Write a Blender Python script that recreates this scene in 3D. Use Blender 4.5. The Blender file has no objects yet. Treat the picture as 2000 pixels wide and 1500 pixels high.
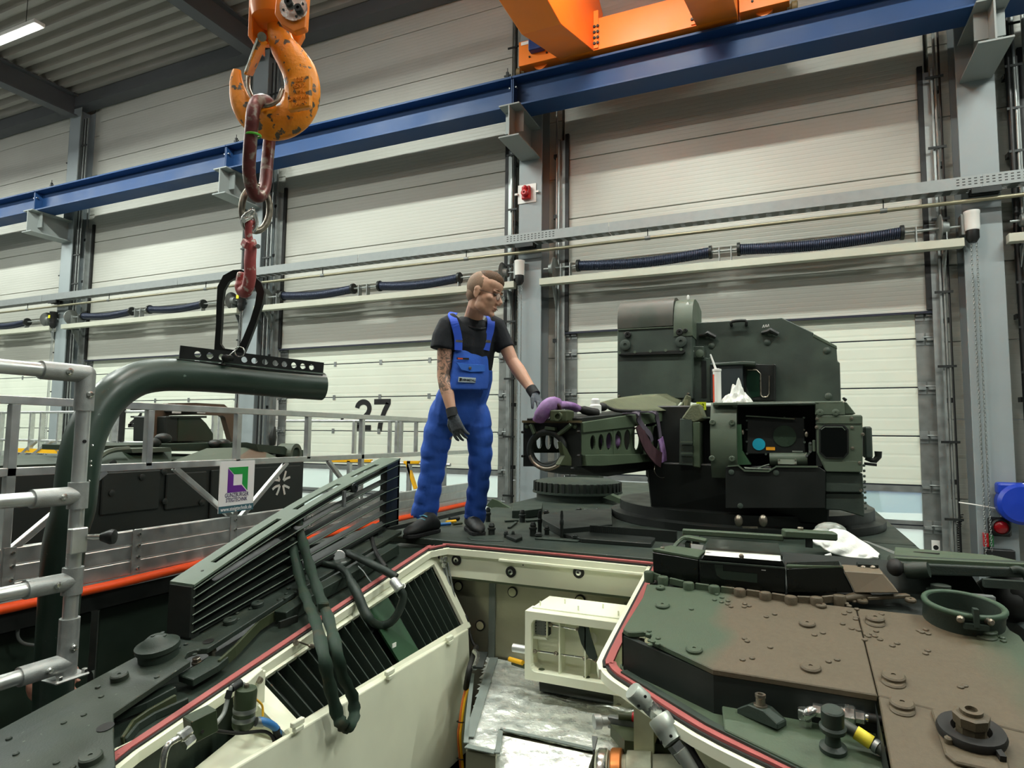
import bpy, bmesh, math, random
from mathutils import Vector, Matrix, Quaternion, noise
V = Vector
scene = bpy.context.scene
COL = scene.collection
rnd = random.Random(7)

# ------------------------------------------------------------------ camera
CAMH, YAW, PITCH, ROLL, FPX = 2.75, math.radians(23.75), math.radians(4.6), math.radians(.62), 1228.6
_h = V((-math.sin(YAW), math.cos(YAW), 0)); _r0 = V((math.cos(YAW), math.sin(YAW), 0)); _z = V((0, 0, 1))
FWD = _h*math.cos(PITCH)+_z*math.sin(PITCH); _u0 = _z*math.cos(PITCH)-_h*math.sin(PITCH)
RGT = _r0*math.cos(ROLL)+_u0*math.sin(ROLL); UPV = _u0*math.cos(ROLL)-_r0*math.sin(ROLL)
CP = V((0, 0, CAMH))
cd = bpy.data.cameras.new('camera'); cam = bpy.data.objects.new('camera', cd); COL.objects.link(cam)
cd.sensor_width = 36; cd.lens = FPX/2000*36; cd.clip_start = .05
m = Matrix((RGT, UPV, -FWD)).transposed().to_4x4(); m.translation = CP; cam.matrix_world = m
scene.camera = cam

# ------------------------------------------------------------------ world, lamps, exposure
wd = bpy.data.worlds.new('world'); scene.world = wd; wd.use_nodes = True
wd.node_tree.nodes['Background'].inputs[0].default_value = (.80, .88, .84, 1)
wd.node_tree.nodes['Background'].inputs[1].default_value = .07
vs = scene.view_settings
vs.view_transform = 'Standard'; vs.look = 'None'; vs.gamma = 1; vs.use_curve_mapping = False
vs.exposure = 0.0
LAMP_Z = 9.6
LAMPS = [(x, y) for y in (6.05, 1.5, -4.0) for x in (-25.0, -19.0, -13.0, -7.0, -1.0, 5.0)]
for i, (x, y) in enumerate(LAMPS):
    ld = bpy.data.lights.new('hall_tube_light', 'AREA'); ld.shape = 'RECTANGLE'; ld.size = 3.0; ld.size_y = .16
    ld.energy = {6.05: 310, 1.5: 330, -4.0: 80}[y]; ld.color = (.94, 1, .92)
    lo = bpy.data.objects.new('hall_tube_light', ld); COL.objects.link(lo); lo.location = (x, y, LAMP_Z-.09)

# ------------------------------------------------------------------ pixel rays (the distance always comes from a surface or a known depth)
def ray(x, y): return FWD+RGT*((x-1000)/FPX)-UPV*((y-750)/FPX)
def P(x, y, d): return CP+ray(x, y)*d
def onY(x, y, Y): r = ray(x, y); return CP+r*(Y/r.y)
def onX(x, y, X): r = ray(x, y); return CP+r*(X/r.x)
def onZ(x, y, Z): r = ray(x, y); return CP+r*((Z-CAMH)/r.z)
ZD, YD, SL = 2.09, 3.38, .19          # hull roof height, where the sloping front deck begins, its slope
def deckz(Y): return ZD if Y >= YD else ZD-SL*(YD-Y)
def G(x, y, o=0):
    """pixel -> point on the hull deck, o above it"""
    r = ray(x, y); t = (ZD+o-SL*YD-CAMH)/(r.z-SL*r.y); p = CP+r*t
    return p if p.y < YD else onZ(x, y, ZD+o)
GN = V((0, -SL, 1)).normalized()
def onPlane(x, y, p0, n): r = ray(x, y); return CP+r*((p0-CP).dot(n)/r.dot(n))

# ------------------------------------------------------------------ materials
MATS = {}
def rgb(h):
    h = h.lstrip('#'); v = [int(h[i:i+2], 16)/255 for i in (0, 2, 4)]
    return tuple(c/12.92 if c <= .04045 else ((c+.055)/1.055)**2.4 for c in v)
def mat(name, col, rough=.5, metal=0, var=.12, vscale=6, bump=0, bscale=40, col2=None, mix=(.45, .6), cscale=1.5, emit=0, alpha=1, trans=0, spec=.5, stretch=None, ribs=None, speck=None, coat=0):
    if name in MATS: return MATS[name]
    mt = bpy.data.materials.new(name); mt.use_nodes = True; MATS[name] = mt
    nt = mt.node_tree; N = nt.nodes; L = nt.links; b = N['Principled BSDF']
    c = rgb(col) if isinstance(col, str) else col
    b.inputs['Roughness'].default_value = rough; b.inputs['Metallic'].default_value = metal
    b.inputs['Specular IOR Level'].default_value = spec
    if coat: b.inputs['Coat Weight'].default_value = coat
    if emit:
        b.inputs['Emission Color'].default_value = (*c, 1); b.inputs['Emission Strength'].default_value = emit
    if trans: b.inputs['Transmission Weight'].default_value = trans
    if alpha < 1: b.inputs['Alpha'].default_value = alpha
    tc = N.new('ShaderNodeTexCoord'); src = tc.outputs['Object']
    if stretch:
        mp = N.new('ShaderNodeMapping'); mp.inputs['Scale'].default_value = stretch; L.new(src, mp.inputs[0]); src = mp.outputs[0]
    def noisen(sc, det=3):
        n = N.new('ShaderNodeTexNoise'); n.inputs['Scale'].default_value = sc; n.inputs['Detail'].default_value = det; L.new(src, n.inputs['Vector']); return n.outputs[0]
    def mixc(fac, a, bb):
        x = N.new('ShaderNodeMix'); x.data_type = 'RGBA'
        for s, v in ((x.inputs[0], fac), (x.inputs[6], a), (x.inputs[7], bb)):
            if hasattr(v, 'links') or hasattr(v, 'is_linked'): L.new(v, s)
            elif isinstance(v, tuple): s.default_value = (*v[:3], 1)
            else: s.default_value = v
        return x.outputs[2]
    def ramp(v, a, bb):
        r = N.new('ShaderNodeMapRange'); r.inputs[1].default_value = a; r.inputs[2].default_value = bb; L.new(v, r.inputs[0]); return r.outputs[0]
    out = tuple(c)
    if col2:
        c2 = rgb(col2) if isinstance(col2, str) else col2
        out = mixc(ramp(noisen(cscale, 4), *mix), tuple(c), c2)
    if speck:                                   # chips and scratches: (colour, scale, low, high)
        c3 = rgb(speck[0]); out = mixc(ramp(noisen(speck[1], 6), speck[2], speck[3]), out, c3)
    if var:
        nf = ramp(noisen(vscale, 5), .3, .7)
        mr = N.new('ShaderNodeMapRange'); mr.inputs[3].default_value = 1-var; mr.inputs[4].default_value = 1+var; L.new(nf, mr.inputs[0])
        h = N.new('ShaderNodeHueSaturation'); L.new(mr.outputs[0], h.inputs['Value'])
        if isinstance(out, tuple): h.inputs['Color'].default_value = (*out[:3], 1)
        else: L.new(out, h.inputs['Color'])
        out = h.outputs[0]
        rr = N.new('ShaderNodeMapRange'); rr.inputs[3].default_value = max(.02, rough-.08); rr.inputs[4].default_value = min(1, rough+.1); L.new(nf, rr.inputs[0]); L.new(rr.outputs[0], b.inputs['Roughness'])
    if isinstance(out, tuple): b.inputs['Base Color'].default_value = (*out[:3], 1)
    else: L.new(out, b.inputs['Base Color'])
    hgt = None
    if ribs:                                    # fine horizontal profiling, ribs per metre along z
        w = N.new('ShaderNodeTexWave'); w.wave_type = 'BANDS'; w.bands_direction = 'Z'; w.inputs['Scale'].default_value = ribs/3.18; w.inputs['Distortion'].default_value = 0
        L.new(tc.outputs['Object'], w.inputs['Vector'])
        rp = ramp(w.outputs[0], 0, .16); hgt = rp
    if bump:
        hgt = noisen(bscale, 6)
    if hgt is not None:
        bp = N.new('ShaderNodeBump'); bp.inputs['Strength'].default_value = bump or .35; bp.inputs['Distance'].default_value = .02 if bump else .004
        L.new(hgt, bp.inputs['Height']); L.new(bp.outputs[0], b.inputs['Normal'])
    return mt

# ------------------------------------------------------------------ mesh builder
def frame(ax):
    ax = V(ax).normalized(); t = V((0, 0, 1)) if abs(ax.z) < .9 else V((1, 0, 0))
    u = ax.cross(t).normalized(); return u, ax.cross(u).normalized(), ax
ORG = {}
class MB:
    def __init__(s): s.v = []; s.f = []
    def add(s, vs_, fs):
        o = len(s.v); s.v += [V(p) for p in vs_]; s.f += [tuple(i+o for i in f) for f in fs]; return s
    def hexa(s, p):          # 8 points: bottom loop 0-3, top loop 4-7
        return s.add(p, [(3, 2, 1, 0), (4, 5, 6, 7), (0, 1, 5, 4), (1, 2, 6, 5), (2, 3, 7, 6), (3, 0, 4, 7)])
    def box(s, c, d, X=None, Y=None, Z=None):
        c = V(c); X = V(X or (1, 0, 0)).normalized(); 
        Z = V(Z or (0, 0, 1)); Y = V(Y).normalized() if Y else Z.cross(X).normalized(); Z = X.cross(Y).normalized()
        a, b, e = X*(d[0]/2), Y*(d[1]/2), Z*(d[2]/2)
        return s.hexa([c-a-b-e, c+a-b-e, c+a+b-e, c-a+b-e, c-a-b+e, c+a-b+e, c+a+b+e, c-a+b+e])
    def bx(s, x0, x1, y0, y1, z0, z1): return s.box(((x0+x1)/2, (y0+y1)/2, (z0+z1)/2), (abs(x1-x0), abs(y1-y0), abs(z1-z0)))
    def bar(s, a, b, w, h, up=(0, 0, 1)):      # a rectangular bar from a to b
        a, b = V(a), V(b); X = (b-a); L = X.length; X.normalize(); u = V(up)
        if abs(X.dot(u)) > .98: u = V((1, 0, 0))
        Y = u.cross(X).normalized(); Z = X.cross(Y)
        return s.box((a+b)/2, (L, w, h), X, Y, Z)
    def prism(s, poly, vec):
        vec = V(vec); p = [V(q) for q in poly]; n = len(p)
        nn = V((0, 0, 0))
        for i in range(n): nn += (p[i]-p[0]).cross(p[(i+1) % n]-p[0])
        if nn.dot(vec) < 0: p.reverse()
        # p is counter-clockwise seen from +vec
        return s.add(p+[q+vec for q in p], [tuple(range(n-1, -1, -1)), tuple(range(n, 2*n))]+[(i, (i+1) % n, n+(i+1) % n, n+i) for i in range(n)])
    def ring(s, outer, inner, vec):            # plate with one hole: same vertex count in both loops
        vec = V(vec); n = len(outer); o = [V(q) for q in outer]; i_ = [V(q) for q in inner]
        nn = V((0, 0, 0))
        for i in range(n): nn += (o[i]-o[0]).cross(o[(i+1) % n]-o[0])
        if nn.dot(vec) < 0: o.reverse(); i_.reverse()
        vs_ = o+i_+[q+vec for q in o]+[q+vec for q in i_]; fs = []
        for k in range(n):
            j = (k+1) % n
            fs += [(k, n+k, n+j, j), (2*n+k, 2*n+j, 3*n+j, 3*n+k), (k, j, 2*n+j, 2*n+k), (n+j, n+k, 3*n+k, 3*n+j)]
        return s.add(vs_, fs)
    def tube(s, pts, r, n=10, closed=False, cap=True, flat=None, up=None):
        pts = [V(p) for p in pts]; k = len(pts); rs = r if isinstance(r, (list, tuple)) else [r]*k
        T = []
        for i in range(k):
            a = pts[(i-1) % k] if (closed or i > 0) else pts[i]; b = pts[(i+1) % k] if (closed or i < k-1) else pts[i]
            T.append((b-a).normalized())
        if up is not None: u = (V(up)-T[0]*V(up).dot(T[0])).normalized()
        else: u = frame(T[0])[0]
        vs_ = []; 
        for i in range(k):
            if i: 
                u = u-T[i]*u.dot(T[i])
                u = u.normalized() if u.length > 1e-6 else frame(T[i])[0]
            w = T[i].cross(u)
            for j in range(n):
                t = 2*math.pi*j/n; fu, fw = (1, 1) if not flat else flat
                vs_.append(pts[i]+u*(math.cos(t)*rs[i]*fu)+w*(math.sin(t)*rs[i]*fw))
        fs = []
        for i in range(k if closed else k-1):
            a, b = i*n, ((i+1) % k)*n
            fs += [(a+j, a+(j+1) % n, b+(j+1) % n, b+j) for j in range(n)]
        if cap and not closed: fs += [tuple(range(n-1, -1, -1)), tuple((k-1)*n+j for j in range(n))]
        return s.add(vs_, fs)
    def strip(s, pts, w, th, wdir=None, closed=False):      # flat band: section w along wdir, th along the other
        pts = [V(p) for p in pts]; k = len(pts); vs_ = []
        for i in range(k):
            a = pts[(i-1) % k] if (closed or i > 0) else pts[i]; b = pts[(i+1) % k] if (closed or i < k-1) else pts[i]
            t = (b-a).normalized(); d = wdir[i] if isinstance(wdir, list) else wdir
            d = V(d); d = (d-t*d.dot(t)).normalized(); e = t.cross(d)
            ww = w[i] if isinstance(w, (list, tuple)) else w
            vs_ += [pts[i]-d*ww/2-e*th/2, pts[i]+d*ww/2-e*th/2, pts[i]+d*ww/2+e*th/2, pts[i]-d*ww/2+e*th/2]
        fs = []
        for i in range(k if closed else k-1):
            a, b = i*4, ((i+1) % k)*4
            fs += [(a+j, a+(j+1) % 4, b+(j+1) % 4, b+j) for j in range(4)]
        if not closed: fs += [(3, 2, 1, 0), tuple((k-1)*4+j for j in range(4))]
        return s.add(vs_, fs)
    def lathe(s, c, ax, prof, n=20, sx=None):
        """prof: (radius, height along ax) from bottom to top"""
        c = V(c); u, w, a = frame(ax)
        if sx is not None: u = (V(sx)-a*V(sx).dot(a)).normalized(); w = a.cross(u)
        vs_ = []
        for (r, h) in prof:
            for j in range(n):
                t = 2*math.pi*j/n; vs_.append(c+a*h+u*(math.cos(t)*r)+w*(math.sin(t)*r))
        fs = []; k = len(prof)
        sgn = 1 if u.cross(w).dot(a) > 0 else -1
        for i in range(k-1):
            for j in range(n):
                q = (i*n+j, i*n+(j+1) % n, (i+1)*n+(j+1) % n, (i+1)*n+j); fs.append(q if sgn > 0 else q[::-1])
        b_, t_ = tuple(range(n-1, -1, -1)), tuple((k-1)*n+j for j in range(n))
        if prof[0][0] > 1e-5: fs.append(b_ if sgn > 0 else b_[::-1])
        if prof[-1][0] > 1e-5: fs.append(t_ if sgn > 0 else t_[::-1])
        return s.add(vs_, fs)
    def cyl(s, a, b, r, n=16, r2=None):
        a, b = V(a), V(b); return s.lathe(a, b-a, [(r, 0), (r if r2 is None else r2, (b-a).length)], n)
    def ell(s, c, rx, ry, rz, X=(1, 0, 0), Y=(0, 1, 0), nu=12, nv=8):
        c = V(c); X = V(X).normalized(); Y = V(Y).normalized(); Z = X.cross(Y); vs_ = []
        for i in range(nv+1):
            p = math.pi*i/nv-math.pi/2
            for j in range(nu):
                t = 2*math.pi*j/nu; vs_.append(c+X*(rx*math.cos(p)*math.cos(t))+Y*(ry*math.cos(p)*math.sin(t))+Z*(rz*math.sin(p)))
        return s.add(vs_, [(i*nu+j, i*nu+(j+1) % nu, (i+1)*nu+(j+1) % nu, (i+1)*nu+j) for i in range(nv) for j in range(nu)])
    def hexbolt(s, c, ax, r, h):
        return s.lathe(c, ax, [(r, 0), (r, h*.85), (r*.85, h)], 6)
    def loft(s, loops, cap=True):
        n = len(loops[0]); vs_ = [p for l in loops for p in l]; fs = []
        for i in range(len(loops)-1):
            fs += [(i*n+j, i*n+(j+1) % n, (i+1)*n+(j+1) % n, (i+1)*n+j) for j in range(n)]
        if cap: fs += [tuple(range(n-1, -1, -1)), tuple((len(loops)-1)*n+j for j in range(n))]
        return s.add(vs_, fs)
    def build(s, name, mt, parent=None, smooth=0, bevel=0, seg=1, sub=0, label=None, weld=False):
        me = bpy.data.meshes.new(name)
        if parent is None:
            lo = V((min(p.x for p in s.v), min(p.y for p in s.v), min(p.z for p in s.v))); hi = V((max(p.x for p in s.v), max(p.y for p in s.v), max(p.z for p in s.v)))
            org = V(((lo.x+hi.x)/2, (lo.y+hi.y)/2, lo.z))
        else: org = ORG[parent.name]
        me.from_pydata([p-org for p in s.v], [], s.f); me.validate()
        bm = bmesh.new(); bm.from_mesh(me)
        if weld: bmesh.ops.remove_doubles(bm, verts=bm.verts, dist=1e-5)
        bmesh.ops.recalc_face_normals(bm, faces=bm.faces); bm.to_mesh(me); bm.free()
        if smooth:
            for p in me.polygons: p.use_smooth = True
            me.set_sharp_from_angle(angle=math.radians(smooth))
        o = bpy.data.objects.new(name, me); COL.objects.link(o)
        me.materials.append(mt)
        if parent is None: o.location = org
        else: o.parent = parent
        ORG[o.name] = org
        if bevel:
            md = o.modifiers.new('bevel', 'BEVEL'); md.width = bevel; md.segments = seg; md.limit_method = 'ANGLE'; md.angle_limit = math.radians(35)
        if sub:
            md = o.modifiers.new('sub', 'SUBSURF'); md.levels = sub; md.render_levels = sub
        if label: o['label'] = label
        return o
def tag(o, label=None, cat=None, group=None, kind=None):
    if label: o['label'] = label
    if cat: o['category'] = cat
    if group: o['group'] = group
    if kind: o['kind'] = kind
    return o
def thing(name, label, cat, loc, group=None, kind=None):
    o = bpy.data.objects.new(name, None); COL.objects.link(o); o.location = V(loc); o.empty_display_size = .1
    ORG[o.name] = V(loc); return tag(o, label, cat, group, kind)
def kids(o): return [c for c in bpy.data.objects if c.parent == o]
def copy_tree(o, delta, label=None, group=None, parent=None):
    c = o.copy(); COL.objects.link(c); ORG[c.name] = ORG[o.name]+V(delta)
    if parent is None: c.location = o.location+V(delta)
    else: c.parent = parent
    if label: c['label'] = label
    if group: c['group'] = group
    for ch in CH.get(o.name, []) or kids(o): copy_tree(ch, (0, 0, 0), parent=c)
    return c
CH = {}
def dup(o, p, ax=None, parent=None):
    """a copy of a one-mesh part, moved by p"""
    c = o.copy(); COL.objects.link(c); c.parent = parent or o.parent; c.location = o.location+V(p); return c
def text_obj(name, body, mt, size, origin, X, Y, parent=None, depth=.002, offset=0, align='CENTER', sx=1, spacing=1):
    cu = bpy.data.curves.new('t', 'FONT'); cu.body = body; cu.size = size; cu.align_x = align; cu.align_y = 'CENTER'; cu.extrude = depth; cu.offset = offset; cu.resolution_u = 3; cu.space_character = spacing
    to = bpy.data.objects.new('t', cu); COL.objects.link(to); bpy.context.view_layer.update()
    me = bpy.data.meshes.new_from_object(to.evaluated_get(bpy.context.evaluated_depsgraph_get()))
    bpy.data.objects.remove(to); bpy.data.curves.remove(cu)
    X = V(X).normalized(); Y = V(Y); Y = (Y-X*Y.dot(X)).normalized(); Z = X.cross(Y)
    org = ORG[parent.name] if parent else V(origin)
    for v in me.vertices:
        c = v.co.copy(); v.co = V(origin)-org+X*(c.x*sx)+Y*c.y+Z*c.z
    me.materials.clear(); me.materials.append(mt)
    o = bpy.data.objects.new(name, me); COL.objects.link(o)
    if parent: o.parent = parent
    else: o.location = org
    ORG[o.name] = org
    return o
def circ(c, ax, r, n=16, ry=None, sx=None):
    u, w, a = frame(ax)
    if sx is not None: u = (V(sx)-a*V(sx).dot(a)).normalized(); w = a.cross(u)
    ry = r if ry is None else ry
    return [V(c)+u*(math.cos(2*math.pi*j/n)*r)+w*(math.sin(2*math.pi*j/n)*ry) for j in range(n)]
def bez(pts, n=8, closed=False):
    """Catmull-Rom through the points"""
    pts = [V(p) for p in pts]; k = len(pts); out = []
    for i in range(k if closed else k-1):
        g = lambda j: pts[j % k] if closed else pts[max(0, min(k-1, j))]
        a, b, c, d = g(i-1), g(i), g(i+1), g(i+2)
        for t in range(n):
            t /= n; out.append(.5*((2*b)+(c-a)*t+(2*a-5*b+4*c-d)*t*t+(3*b-a-3*c+d)*t**3))
    if not closed: out.append(pts[-1])
    return out
def plate_holes(mb, c, X, Y, w, h, th, holes, n=16):
    """rectangular plate centred on c, thickness th along X x Y, holes = [(u, v, ru, rv)] sorted along u; real through holes"""
    c = V(c); X = V(X).normalized(); Y = V(Y).normalized(); Z = X.cross(Y)*th
    cuts = [-w/2]+[(holes[i][0]+holes[i][2]+holes[i+1][0]-holes[i+1][2])/2 for i in range(len(holes)-1)]+[w/2]
    for (u, v, ru, rv), a, b in zip(holes, cuts[:-1], cuts[1:]):
        out, inn = [], []
        for j in range(n):
            t = 2*math.pi*j/n; cs, sn = math.cos(t), math.sin(t)
            inn.append(c+X*(u+ru*cs)+Y*(v+rv*sn))
            k = 1/max(abs(cs), abs(sn)); du, dv = cs*k, sn*k
            pu = u+du*((b-u) if du > 0 else (u-a)); pv = v+dv*((h/2-v) if dv > 0 else (v+h/2))
            out.append(c+X*pu+Y*pv)
        mb.ring(out, inn, Z)
    return mb
# ------------------------------------------------------------------ materials of the hall
M_WALL = mat('wall_sandwich_sheet', '#b9bab0', .42, 0, .05, 1.2, ribs=16, spec=.5, stretch=(.4, .4, 1.5))
M_DOOR = mat('gate_panel_paint', '#dce2d2', .45, 0, .04, 1.5, ribs=6.3)
M_DARKSEAM = mat('rubber_seam', '#1c2030', .7, 0, .1)
M_COL = mat('column_paint', '#8f999b', .5, 0, .05, 2)
M_BRKT = mat('bracket_paint', '#8b9290', .5, 0, .06, 2)
M_GALV = mat('galvanised_steel', '#989d9b', .42, .75, .12, 9)
M_GALVD = mat('galvanised_steel_dull', '#7d817e', .5, .6, .15, 9)
M_BLUE = mat('crane_blue_paint', '#153f70', .55, 0, .10, 1.3)
M_ORANGE = mat('crane_orange_paint', '#f08019', .42, 0, .05, 2)
M_FLOOR = mat('hall_floor_concrete', '#8b8f8a', .35, 0, .1, .6)
M_ROOF = mat('trapezoid_roof_sheet', '#a09c94', .5, .1, .06, 1.5)
M_GIRDER = mat('girder_paint', '#55585a', .55, 0, .06, 2)
M_BLACK = mat('black_plastic', '#101110', .45, 0, .1)
M_DARKST = mat('dark_steel', '#2b2e2d', .45, .5, .15)
M_PIPE = mat('conduit_pipe', '#8e8a72', .35, .5, .1)
M_SPRING = mat('torsion_spring_wire', '#333a4c', .4, .6, .15, 20)
M_WHITEP = mat('white_painted_steel', '#bdbfae', .4, 0, .04)
M_GLASSW = mat('gate_window_pane', '#d6f0e4', .05, 0, 0, alpha=.35)
M_WHITE = mat('white_plastic', '#e8e8e2', .4, 0, .03)
M_RED = mat('red_plastic', '#b3121c', .35, 0, .08)
M_NUM = mat('number_paint', '#0a0b0a', .5, 0, .05)
M_RUST = mat('buffer_rubber', '#6a5a34', .6, 0, .1)
YW, YG, YCOL = 9.55, 9.62, 9.25           # wall sheet face, gate face, column flange face
XC = [2.24-6.02*k for k in range(-1, 5)]   # column centres
def struct(o): o['kind'] = 'structure'; return o

# ------------------------------------------------------------------ floor, yard, ceiling
struct(MB().bx(-34, 12, -14, 9.9, -.2, 0).build('floor', M_FLOOR))
hp = MB(); hp.lathe((9.5, 30, -.06), (0, 0, 1), [(5, 0), (4.2, .9), (2.6, 1.7), (1.2, 2.0), (0, 2.1)], 14); hp.lathe((3.2, 32, -.06), (0, 0, 1), [(4, 0), (3, .8), (1.5, 1.4), (0, 1.5)], 12)
heap = hp.build('yard_heap', mat('blue_tarpaulin', '#6f8fc4', .6, 0, .2, .8)); heap['kind'] = 'structure'
yard = MB().bx(-70, 60, 9.9, 120, -.3, -.06).build('yard_ground', mat('yard_concrete', '#cfd6d0', .8, 0, .1, .3)); struct(yard)
sd = bpy.data.lights.new('daylight_sun', 'SUN'); sd.energy = 5.5; sd.angle = .02; so = bpy.data.objects.new('daylight_sun', sd); COL.objects.link(so)
so.rotation_euler = (math.radians(-38), 0, math.radians(-20)); so.location = (0, 40, 30)
ZC = 10.92
mb = MB(); pts = []; Y = -14.0; k = 0
while Y < 9.7:                               # trapezoid profile, ribs along x
    pts += [(Y, ZC), (Y+.11, ZC), (Y+.15, ZC+.14), (Y+.26, ZC+.14)]; Y += .30
pts.append((9.7, ZC))
vs_ = [(x, y, z) for (y, z) in pts for x in (-34, 12)]; vs_ += [(x, y, z+.03) for (y, z) in pts for x in (-34, 12)]
n = len(pts); o2 = 2*n
fs = [(2*i, 2*i+1, 2*i+3, 2*i+2) for i in range(n-1)]+[(o2+2*i, o2+2*i+2, o2+2*i+3, o2+2*i+1) for i in range(n-1)]
fs += [(2*i, 2*i+2, o2+2*i+2, o2+2*i) for i in range(n-1)]+[(2*i+1, o2+2*i+1, o2+2*i+3, 2*i+3) for i in range(n-1)]+[(0, o2, o2+1, 1), (2*n-2, 2*n-1, o2+2*n-1, o2+2*n-2)]
mb.add(vs_, fs); struct(mb.build('ceiling', M_ROOF))
eb = MB().bx(-34, 12, 9.2, 9.5, 10.62, 10.9); struct(eb.build('trim_1', M_GIRDER))

# ------------------------------------------------------------------ rear wall: sheet panels above and between the gates, each its own piece
struct(MB().bx(-34, 12, 9.82, 9.9, 4.38, 11.1).build('wall_back', M_GIRDER))
wall = bpy.data.objects['wall_back']; GW = 2.55
seams = [4.39, 5.27, 6.27, 7.27, 8.29, 9.30, 10.30, 10.95]
for i in range(len(XC)-1):
    gx = (XC[i]+XC[i+1])/2
    for a, b in zip(seams[:-1], seams[1:]):
        MB().bx(gx-GW+.02, gx+GW-.02, YW, 9.80, a+.006, b-.006).build('wall_panel', M_WALL, wall, bevel=.006)
pier = []
for i in range(len(XC)):
    for sx in (-1, 1):
        z = 0
        while z < 10.9:
            b = min(z+1.0, 10.95); x0 = XC[i]+sx*.16; x1 = XC[i]+sx*.42
            MB().bx(min(x0, x1), max(x0, x1), YW+.06, 9.80, z+.005, b-.005).build('wall_panel', M_WALL, wall, bevel=.005); z = b

# ------------------------------------------------------------------ columns, roof girders
COLWORD = ['outside', 'right', 'middle', 'left of the hook', 'far left', 'outermost left']
collab = ['grey steel column beyond the right edge of the hall view', 'grey steel column with blue hose reel and red lamp', 'grey steel column carrying the red alarm sounder', 'grey steel column behind the hanging black lifting eye', 'grey steel column at the far left behind the tube railing', 'outermost grey steel column beyond the far left gate']
for i, x in enumerate(XC):
    t = thing('steel_column', collab[i], 'column', (x, YCOL+.2, 0), 'steel columns of the gate wall')
    w = .20
    MB().bx(x-w, x+w, YCOL, YCOL+.025, 0, 10.6).build('flange', M_COL, t, bevel=.003)
    MB().bx(x-w, x+w, YCOL+.34, YCOL+.365, 0, 10.6).build('flange', M_COL, t)
    MB().bx(x-.008, x+.008, YCOL+.025, YCOL+.34, 0, 10.6).build('web', M_COL, t)
    g = thing('roof_girder', ['dark steel roof girder outside the right side', 'dark steel roof girder above the right column', 'dark steel roof girder above the middle column', 'dark roof girder running up behind the orange hook', 'dark roof girder reaching the top left edge', 'farthest left dark roof girder'][i], 'girder', (x, 0, 10.4), 'roof girders')
    MB().bx(x-.14, x+.14, -13.9, 9.2, 10.36, 10.39).build('flange', M_GIRDER, g)
    MB().bx(x-.14, x+.14, -13.9, 9.2, 10.86, 10.89).build('flange', M_GIRDER, g)
    MB().bx(x-.012, x+.012, -13.9, 9.2, 10.39, 10.86).build('web', M_GIRDER, g)

# ceiling tube lamps (the light itself is set at the top)
M_TUBE = mat('lamp_tube', '#ffffff', .4, 0, 0, emit=45)
for i, (x, y) in enumerate(LAMPS):
    t = thing('tube_lamp', 'white tube lamp glowing under the roof in the top left corner' if i == 2 else 'white tube lamp of the roof rows outside the picture', 'lamp', (x, y, LAMP_Z), 'hall tube lamps')
    MB().bx(x-1.5, x+1.5, y-.09, y+.09, LAMP_Z, LAMP_Z+.07).build('lamp_housing', M_WHITE, t, bevel=.01)
    MB().tube([(x-1.47, y, LAMP_Z-.02), (x+1.47, y, LAMP_Z-.02)], .03, 8).build('lamp_tube', M_TUBE, t, smooth=50)
    for s in (-1, 1): MB().cyl((x+s*1.1, y, LAMP_Z+.07), (x+s*1.1, y, ZC), .006, 6).build('hanger', M_DARKST, t)

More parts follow.
